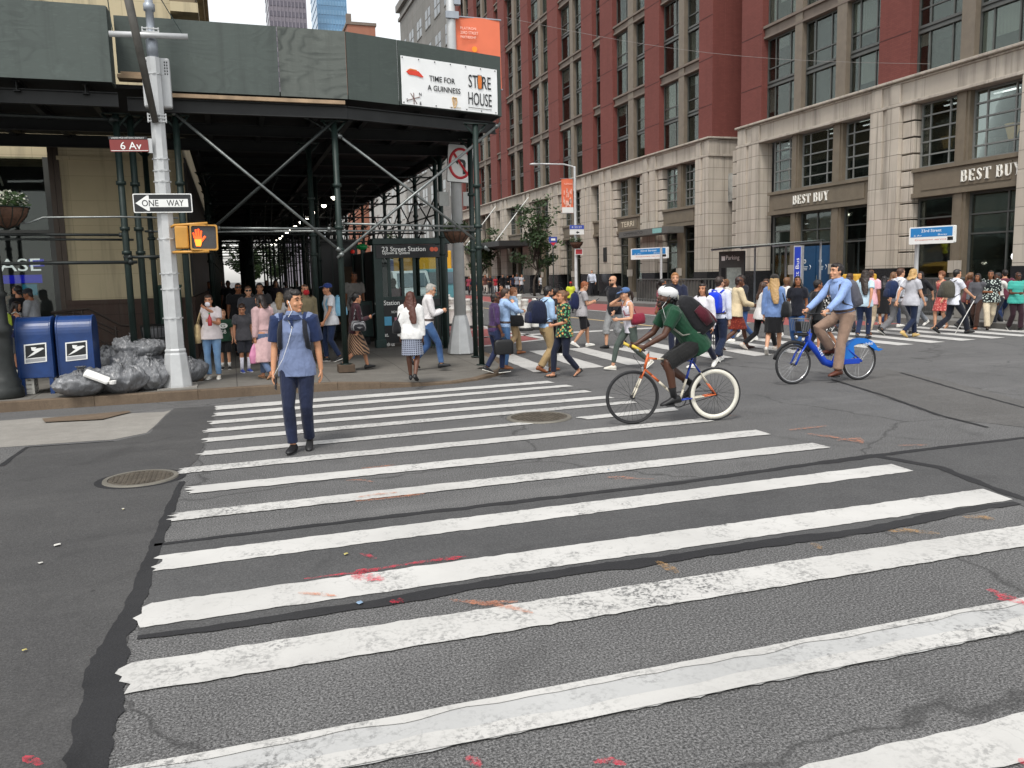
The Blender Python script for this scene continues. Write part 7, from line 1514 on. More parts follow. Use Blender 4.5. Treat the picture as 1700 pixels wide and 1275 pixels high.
def phone(f, side, label):
    o = bag_thing(f, 'phone', label, 'phone'); fw = (f.wr[side]-f.el[side]).normalized(); p = f.wr[side]+fw*.105*f.s; b = MB(); M = Matrix.Rotation(R(-55), 3, 'X'); b.box(p+Vector((-side*.012, .015, .015))*f.s, (.072*f.s, .010*f.s, .145*f.s), M); e = b.build('case', mat('phone black', (.012, .012, .014), .2), None, False, .004); e.parent = o
    b = MB(); b.box(p+Vector((-side*.012, .015, .015))*f.s+M @ Vector((0, -.006, 0))*f.s, (.064*f.s, .002*f.s, .132*f.s), M); e = b.build('screen', mat('phone screen', (.05, .06, .07), .1), None); e.parent = o
# skin tones
S1, S2, S3, S4, S5 = '#c99a7c', '#b98566', '#8a5a3c', '#5a3826', '#3d2519'
# the man in front
fm = person('young man in two-tone blue polo shirt walking toward us on the crosswalk, head turned aside', (501, 748), 486, 196, 0, 'm', 'walk', 1, '#c08e6c', ('short', '#1a130f'), ('polo', '#6f7c9c'), ('jeans', '#1a2138', 'denim', '#222b46'), '#161618', ((.065, -.04, -.54), (.055, .07, -.54)), 1, -58, 0, .98, stride=.09, vox=.0058)
f = fm; U = f.U
for e in (-1, 1):
    b = MB(); P = [f.sh[e]-Vector((e*.085*f.s, 0, -.022*f.s)), f.sh[e]+Vector((0, 0, .008*f.s)), f.sh[e].lerp(f.el[e], .4), f.sh[e].lerp(f.el[e], .78)]; b.tube(P, [.076*f.s, .086*f.s, .081*f.s, .076*f.s], 14); o = soft(b, 'sleeve', cloth('#1f2d50'), f.root, .008, 3, .01)
b = MB(); b.loft([ring(U(0, .004+q*.02, z), X3, f.Ln @ Y3, r_*f.s, (r_+.008)*f.s, 18) for z, r_, q in ((.518, .108, .0), (.545, .080, .2), (.565, .068, .5), (.558, .076, .4), (.53, .100, .2), (.508, .122, .2))], False); o = b.build('collar', cloth('#1f2d50'), None, True); o.parent = f.root
b = MB(); b.box(U(0, .128, .475), (.026*f.s, .012, .11*f.s)); o = b.build('placket', cloth('#1f2d50'), None); o.parent = f.root
b = MB(); b.tube([f.Hd(.078, .012, -.022), f.Hd(.070, .04, -.10), U(.05, .10, .515), U(-.005, .138, .43), U(.04, .146, .28), U(.11, .145, .10), U(.185, .135, -.02), f.wr[1]+Vector((.0, .05, -.06))], .003, 6); o = b.build('earphone_cable', mat('cable white', '#e4e4e2', .5), None, True); o.parent = f.root
b = MB(); b.ell(f.Hd(-.078, .008, -.012), (.009, .012, .012), None, 8, 6).cut(); b.ell(f.Hd(.078, .008, -.012), (.009, .012, .012), None, 8, 6).cut()
for o in b.build_each('earbud', mat('cable white', '#e4e4e2'), None, True): o.parent = f.root
backpack(f, 'dark backpack of the man in front, only its straps showing', '#20222b', None, '#20222a', 1, .14, .40)
o = bag_thing(f, 'phone', 'black phone in the hand of the man in the two-tone polo', 'phone'); p = f.wr[1]+Vector((-.03, .04, -.12)); b = MB(); b.box(p, (.012, .07, .14), Matrix.Rotation(R(20), 3, 'X')); e = b.build('case', mat('phone black', (.012, .012, .014), .2), None, False, .004); e.parent = o
P = person
# ---- at the corner, left part
f = P('woman with very long auburn hair seen from behind in white top and patterned skirt', (686, 632), 486, 20, .13, 'f', 'walk', -1, S4, ('verylong', '#4a2418'), ('sweater', '#d9d8d6'), ('skirt', '#8f95a5', 'check', '#23283a', 9), '#151517', ('hang', 'hang'), 2, 10, 0, 1.06, face_on=False, stride=.16); hip_bag(f, 'black shoulder bag of the woman with auburn hair', '#17171a', -1, 'shoulder_bag', .16, .26, .09, .14, False, .02, .27)
f = P('grey-haired man in white shirt and jeans reading his phone by the kiosk', (712, 611), 471, 95, .14, 'm', 'walk', 1, S1, ('short', '#9a9892'), ('shirt', '#dcd8d8'), ('jeans', '#33507c', 'denim', '#4a6a97'), '#17181c', ('phone', 'phone'), 4, 0, 14, 1.0, glasses=True); phone(f, 1, 'phone held by the grey-haired man in white shirt')
f = P('man in purple shirt and sunglasses carrying a black briefcase at the corner', (822, 619), 488, 92, .08, 'm', 'walk', 1, S4, ('crop', '#16110e'), ('rolled', '#3d2a4c', 'check', '#4a3560', 12), ('jeans', '#232c4a'), '#1c1c1e', ('carry', 'carry'), 2, 0, 0, 1.0, glasses=True, stride=.14); handheld(f, 1, 'briefcase', 'black soft briefcase carried by the man in purple', 'briefcase', (.11, .42, .32), '#141416', .05)
f = P('man in light blue shirt and jeans with hand raised to his chin', (838, 613), 479, 88, .1, 'm', 'stand', 1, S1, ('short', '#3b2a20'), ('shirt', '#9db8dc'), ('jeans', '#3c5c88', 'denim', '#55779f'), '#8a5534', ('hang', 'chin'), 2, 0, 4, 1.12)
f = P('slim man in pale blue shirt and khaki trousers with a black messenger bag', (852, 589), 478, 88, 0, 'm', 'walk', -1, S1, ('short', '#8a5a3a'), ('shirt', '#a9c3de'), ('trousers', '#9c8463'), '#8a5534', ('belly', 'belly'), 2, 0, 0, .98, stride=.2); hip_bag(f, 'black messenger bag on the slim man in pale blue', '#151517', 1, 'messenger_bag', .20, .28, .09, -.02, True, .02)
f = P('man in light blue shirt and khaki trousers with big navy backpack', (908, 618), 477, 85, 0, 'm', 'walk', -1, S2, ('short', '#15110f'), ('shirt', '#a7c4e4'), ('trousers', '#a68d66'), '#8a5230', ('hang', 'belly'), 3, 0, 3, 1.0, stride=.15, beard='#1b1512'); backpack(f, 'big navy backpack on the man in khaki trousers', '#141b33', '#182040', '#141b33', 1.1, .17, .46, .16)
f = P('woman in bright floral top and dark trousers walking left with coat over arm', (938, 626), 483, 268, 0, 'f', 'walk', 1, S2, ('bun', '#6a4a30'), ('loose', '#1d2a24', 'floral', '#5d9c6c', 22, '#d8a05a'), ('jeans', '#171c2e'), 'sandal:#1c1a18', ('hold', 'hang'), 1, 10, 0, .95, stride=.22)
o = bag_thing(f, 'coat', 'black coat draped over the arm of the woman in floral top', 'coat'); b = MB(); c = f.el[1].lerp(f.wr[1], .3); b.tube([c+Vector((.02, 0, .10)), c+Vector((.05, -.02, -.12)), c+Vector((.05, -.03, -.36)), c+Vector((.04, -.02, -.52))], [.06, .11, .14, .12], 12, True, False, .6); o2 = soft(b, 'fabric', cloth('#141416'), o, .012, 3, .02)
f = P('man in black tee half hidden behind the woman in floral top', (922, 590), 480, 80, 0, 'm', 'walk', 1, S2, ('short', '#20160f'), ('tee', '#17171a'), ('jeans', '#18181c'), '#e8e6e0', stride=.15)
f = P('man in grey tee and black shorts looking at his phone while crossing', (966, 576), 468, 80, 0, 'm', 'walk', -1, S1, ('short', '#8a4f2e'), ('tee', '#a9a6a8'), ('shorts', '#17171b'), '#e8e6e0', ('phone', 'phone'), 3, 0, 16, 1.0, stride=.16); backpack(f, 'small navy backpack on the man in grey tee', '#1c2447', None, '#1c2447', .85); phone(f, 1, 'phone held by the man in black shorts')
f = P('bald bearded man in black sweater and grey shorts', (1020, 578), 459, 250, 0, 'm', 'walk', 1, S1, ('bald', '#30221a'), ('sweater', '#1c1d24'), ('longshorts', '#8d8e8f'), '#141416', ('swing', 'swing'), 1, 10, 0, 1.02, beard='#2e2018', glasses=True, stride=.17)
f = P('woman in white tank top and blue cap talking on the phone', (1046, 613), 474, 268, 0, 'f', 'walk', 1, S1, ('pony', '#2a1c14'), ('tank', '#d9d6de'), ('leggings', '#4c5650'), '#d9d4c8', ('belly', 'ear'), 6, 0, 8, .95, stride=.30); cap_hat(f, '#4a6795'); hip_bag(f, 'red bag behind the woman in white tank top', '#7c1f33', -1, 'shoulder_bag', .15, .22, .09, .18, True, -.10, .20)
# ---- main crossing group
f = P('blond bearded man in dark polo behind the woman in white blouse', (1120, 590), 455, 205, 0, 'm', 'walk', 1, S1, ('short', '#9a6a3e'), ('polo', '#20253a'), ('jeans', '#20253a'), '#222222', beard='#8a5c38', stride=.12)
f = P('dark-haired woman in loose white blouse behind the cyclist in green', (1168, 610), 470, 245, 0, 'f', 'walk', 1, S2, ('long', '#241813'), ('blouse', '#dedbe2'), ('jeans', '#1a2036'), '#e8e6e0', ('hang', 'hang'), 2, -10, 0, .98, stride=.22)
f = P('man with bright blue drawstring backpack and white shirt', (1192, 601), 461, 60, 0, 'm', 'walk', -1, S1, ('short', '#2a1e18'), ('shirt', '#d5d9e6'), ('trousers', '#1c2740'), '#e8e6e0', ('hang', 'hang'), 1, 15, 0, 1.05, face_on=False, stride=.16); backpack(f, 'bright royal blue drawstring backpack on the man in white shirt', '#1238c8', None, '#1238c8', 1.0, .15, .42)
f = P('woman in cream top and rust red skirt with teal shoulder bag', (1220, 581), 457, 85, 0, 'f', 'walk', -1, S4, ('crop', '#2a1813'), ('blouse', '#d7c5a2'), ('skirt', '#6e241a', 'floral', '#94402c', 26, .48), '#3a2018', ('fwd', 'fwd'), 6, 0, 0, .98, stride=.27); hip_bag(f, 'dark teal bag on the shoulder of the woman in rust skirt', '#1d3342', -1, 'shoulder_bag', .16, .30, .09, .22, False, -.08, .20)
f = P('man in dark tee and jeans embraced by the woman in the rust skirt', (1232, 568), 457, 275, 0, 'm', 'walk', 1, S3, ('short', '#1c1411'), ('tee', '#20222a'), ('jeans', '#34507e'), '#e8e6e0', ('fwd', 'hang'), 2, 0, 0, 1.0, beard='#1c1411', stride=.2)
f = P('woman in loose white shirt and black trousers striding right', (1262, 581), 465, 85, 0, 'f', 'walk', 1, S2, ('long', '#3d2618'), ('loose', '#dad8d6'), ('jeans', '#141417'), '#cfc6bb', ('swing', 'belly'), 4, 0, 0, .92, stride=.34, glasses=True)
f = P('long-haired blonde woman in denim shirt and black skirt, dark cap', (1283, 588), 456, 48, 0, 'f', 'walk', 1, S1, ('verylong', '#a9885a'), ('shirt', '#6c86b4'), ('skirt', '#141417', .47), '#cfc8bf', ('hang', 'hang'), 1, 0, 0, .98, face_on=False, stride=.22); cap_hat(f, '#2a2724'); hip_bag(f, 'big black tote bag of the blonde woman in dark cap', '#1d1f22', 1, 'tote_bag', .19, .34, .10, .08, False, .02, .26)
f = P('black-haired woman in dark sheer tee and blue jeans looking up', (1322, 582), 460, 225, 0, 'f', 'walk', -1, S3, ('long', '#15110f'), ('tee', '#191b25'), ('jeans', '#2c548c', 'denim', '#4a75ae'), '#222222', ('hang', 'hang'), 0, -20, -14, .95, stride=.15)
f = P('person in dark hoodie mostly hidden behind the blue bike rider', (1352, 590), 466, 85, 0, 'm', 'walk', 1, S3, ('short', '#161110'), ('hoodie', '#1d1e20'), ('trousers', '#17181b'), '#1c1c1e', stride=.15)
f = P('woman in black and white spotted dress behind the blue bike', (1372, 580), 475, 262, 0, 'f', 'walk', 1, S2, ('bun', '#1c1512'), ('dress', '#1b1b1d', 'floral', '#dcdad6', 24), ('none',), 'sandal:#1c1a18', stride=.2)
f = P('woman with long dark hair in pale blue top and navy jeans at the rider\'s back', (1432, 563), 450, 60, 0, 'f', 'walk', 1, S2, ('verylong', '#2b2019'), ('tee', '#b4cbd9'), ('jeans', '#1f2b48'), '#2b2c30', face_on=False, stride=.13); hip_bag(f, 'purple bag at the hip of the woman in pale blue top', '#2a2050', -1, 'shoulder_bag', .15, .24, .08, .1, False, 0, .24)
f = P('man in pink polo shirt and pale trousers seen from behind', (1442, 556), 449, 60, 0, 'm', 'walk', -1, S3, ('crop', '#3a2a22'), ('polo', '#dfa6b0', 'stripe', '#e8bcc4', 14), ('trousers', '#b9a78e'), '#8a5230', ('hang', 'hang'), 1, 0, 0, 1.05, face_on=False, stride=.16)
f = P('woman in black dress with black hair walking away', (1465, 546), 459, 45, 0, 'f', 'walk', 1, S2, ('long', '#141013'), ('dress', '#18181b'), ('none',), '#161618', face_on=False, stride=.16)
f = P('man in white shirt and grey trousers with navy striped backpack', (1489, 556), 443, 80, 0, 'm', 'walk', 1, S1, ('short', '#4a3022'), ('shirt', '#d9dbe2'), ('trousers', '#77777a'), '#1c1c1e', face_on=False, stride=.30); backpack(f, 'navy backpack with white stripes on the man in grey trousers', '#1b2a4c', None, '#d8d8d8', 1.0)
f = P('blonde woman in grey tee and navy trousers in yellow shoes', (1510, 560), 447, 70, 0, 'f', 'walk', -1, S1, ('bob', '#b3905c'), ('tee', '#b4b4ba'), ('jeans', '#18233c'), '#c4a668', face_on=False, stride=.20, fat=1.06)
f = P('curly-haired woman in short red dress facing left', (1561, 546), 452, 262, 0, 'f', 'walk', 1, S1, ('curly', '#6e4328'), ('sundress', '#b04a48', 'floral', '#d98a80', 20), ('none',), 'sandal:#8a6a4a', stride=.13)
f = P('young man in white polo and dark trousers walking with a white cane', (1581, 554), 445, 88, 0, 'm', 'walk', 1, S1, ('short', '#17120f'), ('polo', '#dadbe4'), ('trousers', '#171a26'), '#151517', ('hang', 'cane'), 3, 0, 0, .95, stride=.34); backpack(f, 'olive grey backpack on the man with the white cane', '#4a473d', '#3c3a33', '#4a473d', 1.05, .16, .44, .15)
o = bag_thing(f, 'white_cane', 'white cane held out to the ground by the young man in white polo', 'cane'); w_ = f.wr[1]+(f.wr[1]-f.el[1]).normalized()*.08; tipl = Vector((w_.x-.05, w_.y+.12-.6, .02)); b = MB(); b.tube([w_+(w_-tipl).normalized()*.12, w_, w_.lerp(tipl, .5), tipl], .011, 8); e = b.build('shaft', mat('cane white', '#e6e4e0', .4), None, True); e.parent = o; b = MB(); b.tube([w_+(w_-tipl).normalized()*.14, w_-(w_-tipl).normalized()*.06], .017, 8); e = b.build('grip', mat('cane grip', (.03, .03, .03), .6), None, True); e.parent = o
f = P('dark-haired man in maroon jacket behind the cane user', (1601, 513), 437, 235, .15, 'm', 'walk', 1, S2, ('short', '#17120f'), ('jacket', '#34202a'), ('jeans', '#1b1d26'), '#1c1c1e', ('phone', 'hang'), stride=.15)
f = P('woman in grey cardigan and brown trousers half hidden by the woman in floral blouse', (1620, 547), 455, 250, 0, 'f', 'walk', -1, S3, ('long', '#1c1512'), ('sweater', '#55555a'), ('trousers', '#3c2820'), '#8a4a30', stride=.15)
f = P('heavyset woman in black and white floral blouse and cream trousers', (1640, 547), 449, 218, 0, 'f', 'walk', 1, S3, ('crop', '#1b1411'), ('loose', '#1d2224', 'floral', '#c9d4cc', 20), ('trousers', '#c9bba2'), '#2b211c', ('hang', 'belly'), 0, 15, 0, 1.3, stride=.22)
f = P('man in teal striped tee and maroon trousers at the right edge', (1684, 549), 453, 200, 0, 'm', 'walk', -1, S4, ('crop', '#15100e'), ('tee', '#2f8f84', 'stripe', '#4fb3a4', 8), ('trousers', '#2c1720'), '#1c1c1e', ('wide', 'belly'), 1, 0, 0, 1.08, stride=.14, glasses=True)
f = P('man in maroon tee and blue jeans behind the teal striped shirt', (1664, 541), 449, 40, 0, 'm', 'walk', 1, S2, ('short', '#1b1411'), ('tee', '#5a2a38'), ('jeans', '#27395f'), '#1c1c1e', face_on=False, stride=.15, fat=1.1)
f = P('dark-haired woman in flowered dress at the right edge in front of the shop window', (1676, 512), 440, 190, .15, 'f', 'stand', 1, S2, ('bun', '#17110f'), ('dress', '#8a5a4c', 'floral', '#c08a6a', 18), ('none',), 'sandal:#5a3a2a', ('raise', 'phone'))
# ---- under the scaffold
f = P('woman in white tee and ripped jeans eating, cream tote on her arm', (356, 629), 489, 190, .15, 'f', 'stand', 1, S2, ('pony', '#2a1b14'), ('tee', '#d8cfcf'), ('jeans', '#6d8fb4', 'denim', '#8dabc8'), '#d9d4c8', ('phone', (-.12, .18, .06)), 1, 0, 4, 1.0, stride=.03); hip_bag(f, 'cream canvas tote on the arm of the woman in white tee', '#c4ad82', 1, 'tote_bag', .15, .40, .07, .02, False, .02, .26)
o = bag_thing(f, 'drink_bottle', 'red drink bottle in the hand of the woman in white tee', 'bottle'); c = f.wr[-1]+Vector((0, .06, -.08)); b = MB(); b.lathe([(.032, 0), (.034, .02), (.034, .13), (.014, .17), (.014, .20)], c, 14); e = b.build('bottle_body', mat('bottle red', '#b5333a', .2), None, True); e.parent = o; b = MB(); b.lathe([(.016, .20), (.016, .225)], c, 12); e = b.build('cap', mat('bottle green', '#3f8a4c', .4), None); e.parent = o
o = bag_thing(f, 'paper_napkin', 'white napkin held to her mouth by the woman eating', 'napkin'); b = MB(); b.ell(f.Hd(0, .115, -.07), (.05, .03, .045), None, 10, 7); soft(b, 'paper', mat('napkin white', '#d8d6dc', .8), o, .010, 1, .015, TEXH)
f = P('boy in green football shirt with white letter emblem and black shorts', (376, 613), 515, 185, .15, 'm', 'stand', 1, S1, ('crop', '#7a5536'), ('tee', '#1d3b2a'), ('shorts', '#151518'), '#1c1c1e', ('hang', 'hang'), 0, -5, 0, .98, kid=True, socks=('#dddbd6', .3))
M = frame(f.U(0, .142, .37), (-1, 0, 0), (0, 0, 1)); b = MB(); mw = mat('shirt print white', '#d8d8d2', .7); b.prism([(.085*math.cos(a), .052*math.sin(a)) for a in [k*math.pi/10 for k in range(20)]], TZ(M, .002), .012); e = b.build('shirt_emblem', mw, None); e.parent = f.root
for s_, y_, h_, w_, m__, z_ in (('G', 0, .062, .085, cloth('#1d3b2a'), .0155), ('GB', -.115, .075, .105, mw, .008)):
    e = text(s_, TZ(M, z_, 0, y_), h_, m__, 'shirt_lettering', None, w_); e.parent = f.root
f = P('boy in grey tee looking down beside the woman in pink coat', (408, 618), 505, 160, .15, 'm', 'stand', -1, S2, ('short', '#2e1f17'), ('tee', '#4c4b4f'), ('shorts', '#2b2c33'), '#3a4fa0', ('hang', 'hang'), 2, 25, 22, 1.0, kid=True, socks=('#dddbe6', .75))
f = P('woman in long pale pink coat seen from behind', (443, 629), 490, 325, .15, 'f', 'walk', 1, S2, ('bob', '#1e1512'), ('coat', '#c0a0a0'), ('jeans', '#52627e'), 'sandal:#b08a68', ('hang', 'hang'), 2, -15, 6, 1.05, face_on=False, stride=.2); hip_bag(f, 'brown shoulder bag of the woman in pink coat', '#5a4638', 1, 'shoulder_bag', .13, .20, .06, .32, False, .0, .20)
o = bag_thing(f, 'plastic_bag', 'pink plastic bag hanging from the hand of the woman in pink coat', 'bag'); c = f.wr[-1]+Vector((0, .03, -.30)); b = MB(); b.tube([c+Vector((0, 0, .2)), c+Vector((0, 0, .12)), c, c-Vector((0, 0, .14))], [.02, .07, .12, .10], 12, True, False, .55); soft(b, 'film', mat('bag pink', '#c07a9a', .4), o, .012, 2, .02)
f = P('woman in sunglasses and grey top under the scaffold', (419, 598), 475, 175, .15, 'f', 'stand', 1, S1, ('bun', '#4a3222'), ('tee', '#4b4c52'), ('jeans', '#2a2c34'), '#222222', glasses=True)
f = P('big man in black tee and sunglasses under the scaffold', (402, 590), 470, 170, .15, 'm', 'stand', 1, S3, ('crop', '#17110f'), ('tee', '#1b1b1e'), ('jeans', '#1b1c22'), '#222222', ('belly', 'hang'), glasses=True, fat=1.2)
f = P('dark-haired man in grey tee behind the woman in sunglasses', (438, 592), 470, 180, .15, 'm', 'stand', -1, S2, ('short', '#1b1411'), ('tee', '#3c3b3d'), ('jeans', '#22242c'), '#222222')
f = P('man in red face mask and khaki shirt behind the crossing man', (512, 605), 474, 165, .15, 'm', 'walk', 1, S2, ('crop', '#3a2a20'), ('shirt', '#7d7258'), ('trousers', '#4a4436'), '#222222', ('hang', 'fwd'), stride=.15); b = MB(); b.ell(f.Hd(0, .062, -.05), (.066, .058, .062), f.Hm, 12, 8); e = b.build('face_mask', cloth('#b3262c'), None, True); e.parent = f.root
f = P('blonde woman in white tee behind the shoulder of the crossing man', (470, 598), 487, 15, .15, 'f', 'walk', 1, S1, ('long', '#a0845c'), ('tee', '#d5d1cf'), ('jeans', '#2c3448'), '#222222', face_on=False, stride=.12)
f = P('man in blue cap and white tee under the scaffold', (553, 600), 473, 260, .15, 'm', 'walk', 1, S2, ('short', '#20160f'), ('tee', '#d3d3d6'), ('jeans', '#23304e'), '#1c1c1e', stride=.12); cap_hat(f, '#2a3d78'); backpack(f, 'light blue pack on the man in blue cap', '#7fb6d2', None, '#7fb6d2', .9)
f = P('woman in dark red plaid shirt and long patterned skirt hurrying right', (592, 614), 485, 80, .15, 'f', 'walk', -1, S2, ('pony', '#14100f'), ('shirt', '#3c1a24', 'check', '#1d1016', 12), ('longskirt', '#241c1a', 'zig', '#8a6c54', 10), '#161618', ('hang', 'phone'), 4, 0, 4, .92, stride=.28); hip_bag(f, 'black and white patterned bag of the woman in plaid shirt', '#202024', 1, 'shoulder_bag', .17, .22, .08, .10, False, .0, .25, ['check', '#9a9a9c', 16]); phone(f, 1, 'pale phone held by the woman in plaid shirt')
f = P('man standing in the dark doorway left of the station sign', (592, 572), 452, 170, .15, 'm', 'stand', 1, S3, ('crop', '#1a1310'), ('tee', '#8a8682'), ('trousers', '#2a2724'), '#222222')
f = P('person in pink tee sitting behind the station panel glass', (656, 590), 510, 185, .15, 'm', 'sit', 1, S5, ('crop', '#120d0b'), ('tee', '#c88a9e'), ('trousers', '#22242c'), '#222222', depth_loc=(PY(657, 560, 21.0).x, 21.0, .15+.42), h=1.72)
f = P('woman with lime backpack beside the left mailbox', (30, 616), 500, 55, .15, 'f', 'stand', 1, S2, ('long', '#1e1411'), ('tank', '#25264a'), ('skirt', '#4a4a4c', .45), '#222222', ('phone', 'phone'), 6, 20, 10, .95); backpack(f, 'lime and white backpack on the woman beside the mailbox', '#b9cf4a', '#d9d9d2', '#d9d9d2', .9)
f = P('bearded man in black tee behind the mailboxes', (44, 608), 474, 300, .15, 'm', 'stand', 1, S2, ('short', '#17110f'), ('tee', '#17181c'), ('jeans', '#22242e'), '#222222', beard='#1b1310')
f = P('man in black cap and grey hooded top behind the mailboxes', (66, 612), 479, 285, .15, 'm', 'stand', 1, S3, ('crop', '#17110f'), ('hoodie', '#9a9da2'), ('jeans', '#22242e'), '#222222', ('phone', 'phone'), 4, 0, 12, .98); cap_hat(f, '#23262d')
f = P('person in black holding a phone up by the bank window', (16, 604), 488, 120, .15, 'f', 'stand', 1, S2, ('bob', '#14100f'), ('tee', '#17181a'), ('jeans', '#1b1c22'), '#222222', ('hang', 'raise')); phone(f, 1, 'phone raised by the person in black at the bank window')
f = P('person in white top and red sunglasses beside the white van', (719, 501), 455, 190, .0, 'm', 'stand', 1, S4, ('crop', '#14100e'), ('loose', '#d8d4cc'), ('trousers', '#cfcabf'), '#d8d4cc', ('phone', 'phone'))
# ---- far pavement and beyond
FARP = [('man in pale shirt and dark trousers with papers by the stone pier plaque', 985-132, 492, 450, '#c3cadb', '#17181c', 'shirt', 90), ]
rows = [(985-0, 0)]
far = [('man in white shirt with bag walking left of the white-capped man in red shorts', 983, 492, 449, 'm', 'shirt', '#c9cfdc', 'trousers', '#17181d', 200), ('man in white cap and bright red shorts on the far pavement', 1008, 491, 454, 'm', 'tee', '#dcd2d2', 'shorts', '#b3322e', 190),
       ('man in blue shirt beside the far lamp pole, its left', 939, 487, 450, 'm', 'shirt', '#7f9cc8', 'jeans', '#1d2233', 100), ('woman in grey top between the blue shirt and the lamp pole', 946, 488, 452, 'f', 'tee', '#a9adb8', 'jeans', '#22242c', 260), ('person in royal blue top just right of the far lamp pole', 966, 488, 453, 'm', 'tee', '#3a57a0', 'trousers', '#20222a', 90), ('seated man in white tee by the bicycles', 899, 487, 457, 'm', 'tee', '#d3d3d6', 'jeans', '#22242c', 180),
       ('man in dark red jacket behind the bald man', 1032, 487, 449, 'm', 'jacket', '#4a161c', 'jeans', '#22242c', 90), ('woman in pale grey dress right of the dark red jacket', 1042, 489, 455, 'f', 'dress', '#9aa0a8', 'none', '#222222', 250), ('person in black top by the dark railing', 1050, 488, 449, 'm', 'tee', '#17171a', 'jeans', '#1b1c22', 90), ('person in white and black vest behind the dark railing, first from left', 1064, 492, 452, 'f', 'tank', '#d0cfd2', 'jeans', '#22242c', 200), ('dark-haired woman behind the dark railing, second from left', 1078, 492, 451, 'f', 'tee', '#6a5048', 'jeans', '#22242c', 160), ('woman in pale pink behind the dark railing, third from left', 1092, 492, 451, 'f', 'tee', '#d3b8b4', 'jeans', '#22242c', 260), ('man in pale blue shirt behind the dark railing, rightmost', 1106, 492, 450, 'm', 'tee', '#b4bccb', 'jeans', '#22242c', 90),
       ('woman in pale vest with dark curls in front of the Parking board', 1250, 498, 446, 'f', 'tank', '#d8b9a8', 'jeans', '#17181c', 185), ('man in dark tee beside the woman with dark curls', 1270, 500, 447, 'm', 'tee', '#24262b', 'jeans', '#17181c', 190), ('man in grey flat cap near the blue pylon', 1285, 500, 447, 'm', 'jacket', '#3a3c40', 'trousers', '#22242c', 95), ('man in royal blue tee standing by the stone pier behind the pink polo', 1447, 505, 439, 'm', 'tee', '#2d45b0', 'jeans', '#22242c', 200), ('woman with brown hair behind the back of the blue bike rider', 1426, 506, 446, 'f', 'tee', '#5a4038', 'jeans', '#22242c', 250), ('woman in pale top by the picket railing near the stone corner', 1160, 495, 449, 'f', 'tee', '#c9a08e', 'jeans', '#22242c', 100), ('man with dark hair in light shirt right of the stone corner', 1182, 497, 453, 'm', 'shirt', '#c9bdb6', 'trousers', '#22242c', 260),
       ('person in red top in the crowd behind the scaffold leg', 823, 488, 459, 'f', 'tee', '#a8303a', 'jeans', '#c8c8cc', 180), ('person in dark top among the crowd, left of the red top', 814, 488, 457, 'm', 'tee', '#2a2022', 'jeans', '#20222a', 180), ('person in brown top among the crowd, two left of the red top', 806, 488, 456, 'f', 'tee', '#5a3a34', 'jeans', '#c0b8b0', 180), ('person in black right of the red top in the far crowd', 835, 488, 456, 'm', 'hoodie', '#151518', 'jeans', '#17181c', 180), ('person in black with white trousers in the far crowd', 843, 488, 457, 'f', 'hoodie', '#17171a', 'jeans', '#c9c9cc', 180), ('man in navy top near the tree trunk in the far crowd', 852, 488, 456, 'm', 'tee', '#1c2236', 'jeans', '#17181c', 180), ('person with white tee leaning by the hotel canopy', 866, 488, 456, 'm', 'tee', '#c9c9cf', 'jeans', '#2a2c34', 150), ('person in grey left of the white tee under the hotel canopy', 859, 488, 455, 'f', 'tee', '#8a8a92', 'jeans', '#2a2c34', 200), ('person in white tee seen left of the corner lamp pole', 755, 492, 457, 'm', 'tee', '#d3d3d6', 'jeans', '#17181c', 180), ('person with pink bag right of the corner lamp pole', 779, 490, 459, 'f', 'tee', '#8a3a4a', 'jeans', '#22242c', 180), ('child in dark top between the scaffold legs', 787, 500, 462, 'm', 'tee', '#2a3048', 'shorts', '#22242c', 180),
       ('cyclist in yellow vest and red helmet behind the man in grey tee', 948, 520, 468, 'm', 'tee', '#c8cf3a', 'jeans', '#22242c', 190), ('man with dark hair and red patterned shirt behind the two light blue shirts', 833, 545, 474, 'm', 'tee', '#5a2a2c', 'jeans', '#22242c', 190)]
for i, (lab, x, y, t, sx, u_, uc, l_, lc, fc) in enumerate(far):
    rr = random.Random(i); seat = 'seated' in lab
    zz = .15 if i < 31 else 0
    f = P(lab, (x, y), t, fc, zz, sx, 'stand' if rr.random() < .5 else 'walk', rr.choice([-1, 1]), rr.choice([S1, S2, S3, S4]), (rr.choice(['short', 'crop']) if sx == 'm' else rr.choice(['long', 'bob', 'bun']), rr.choice(['#17110f', '#2e1f17', '#4a3222'])), (u_, uc), (l_, lc) if l_ != 'none' else ('none',), '#222222', (rr.choice(['hang', 'swing', 'phone']), rr.choice(['hang', 'swing', 'belly'])), 2, rr.uniform(-25, 25), 0, rr.uniform(.95, 1.08), stride=.18)
    if 'white cap' in lab: cap_hat(f, '#e2e0dc')
    if 'flat cap' in lab: cap_hat(f, '#4a4a46')
    if 'red helmet' in lab: cap_hat(f, '#b3302c', 'helmet')

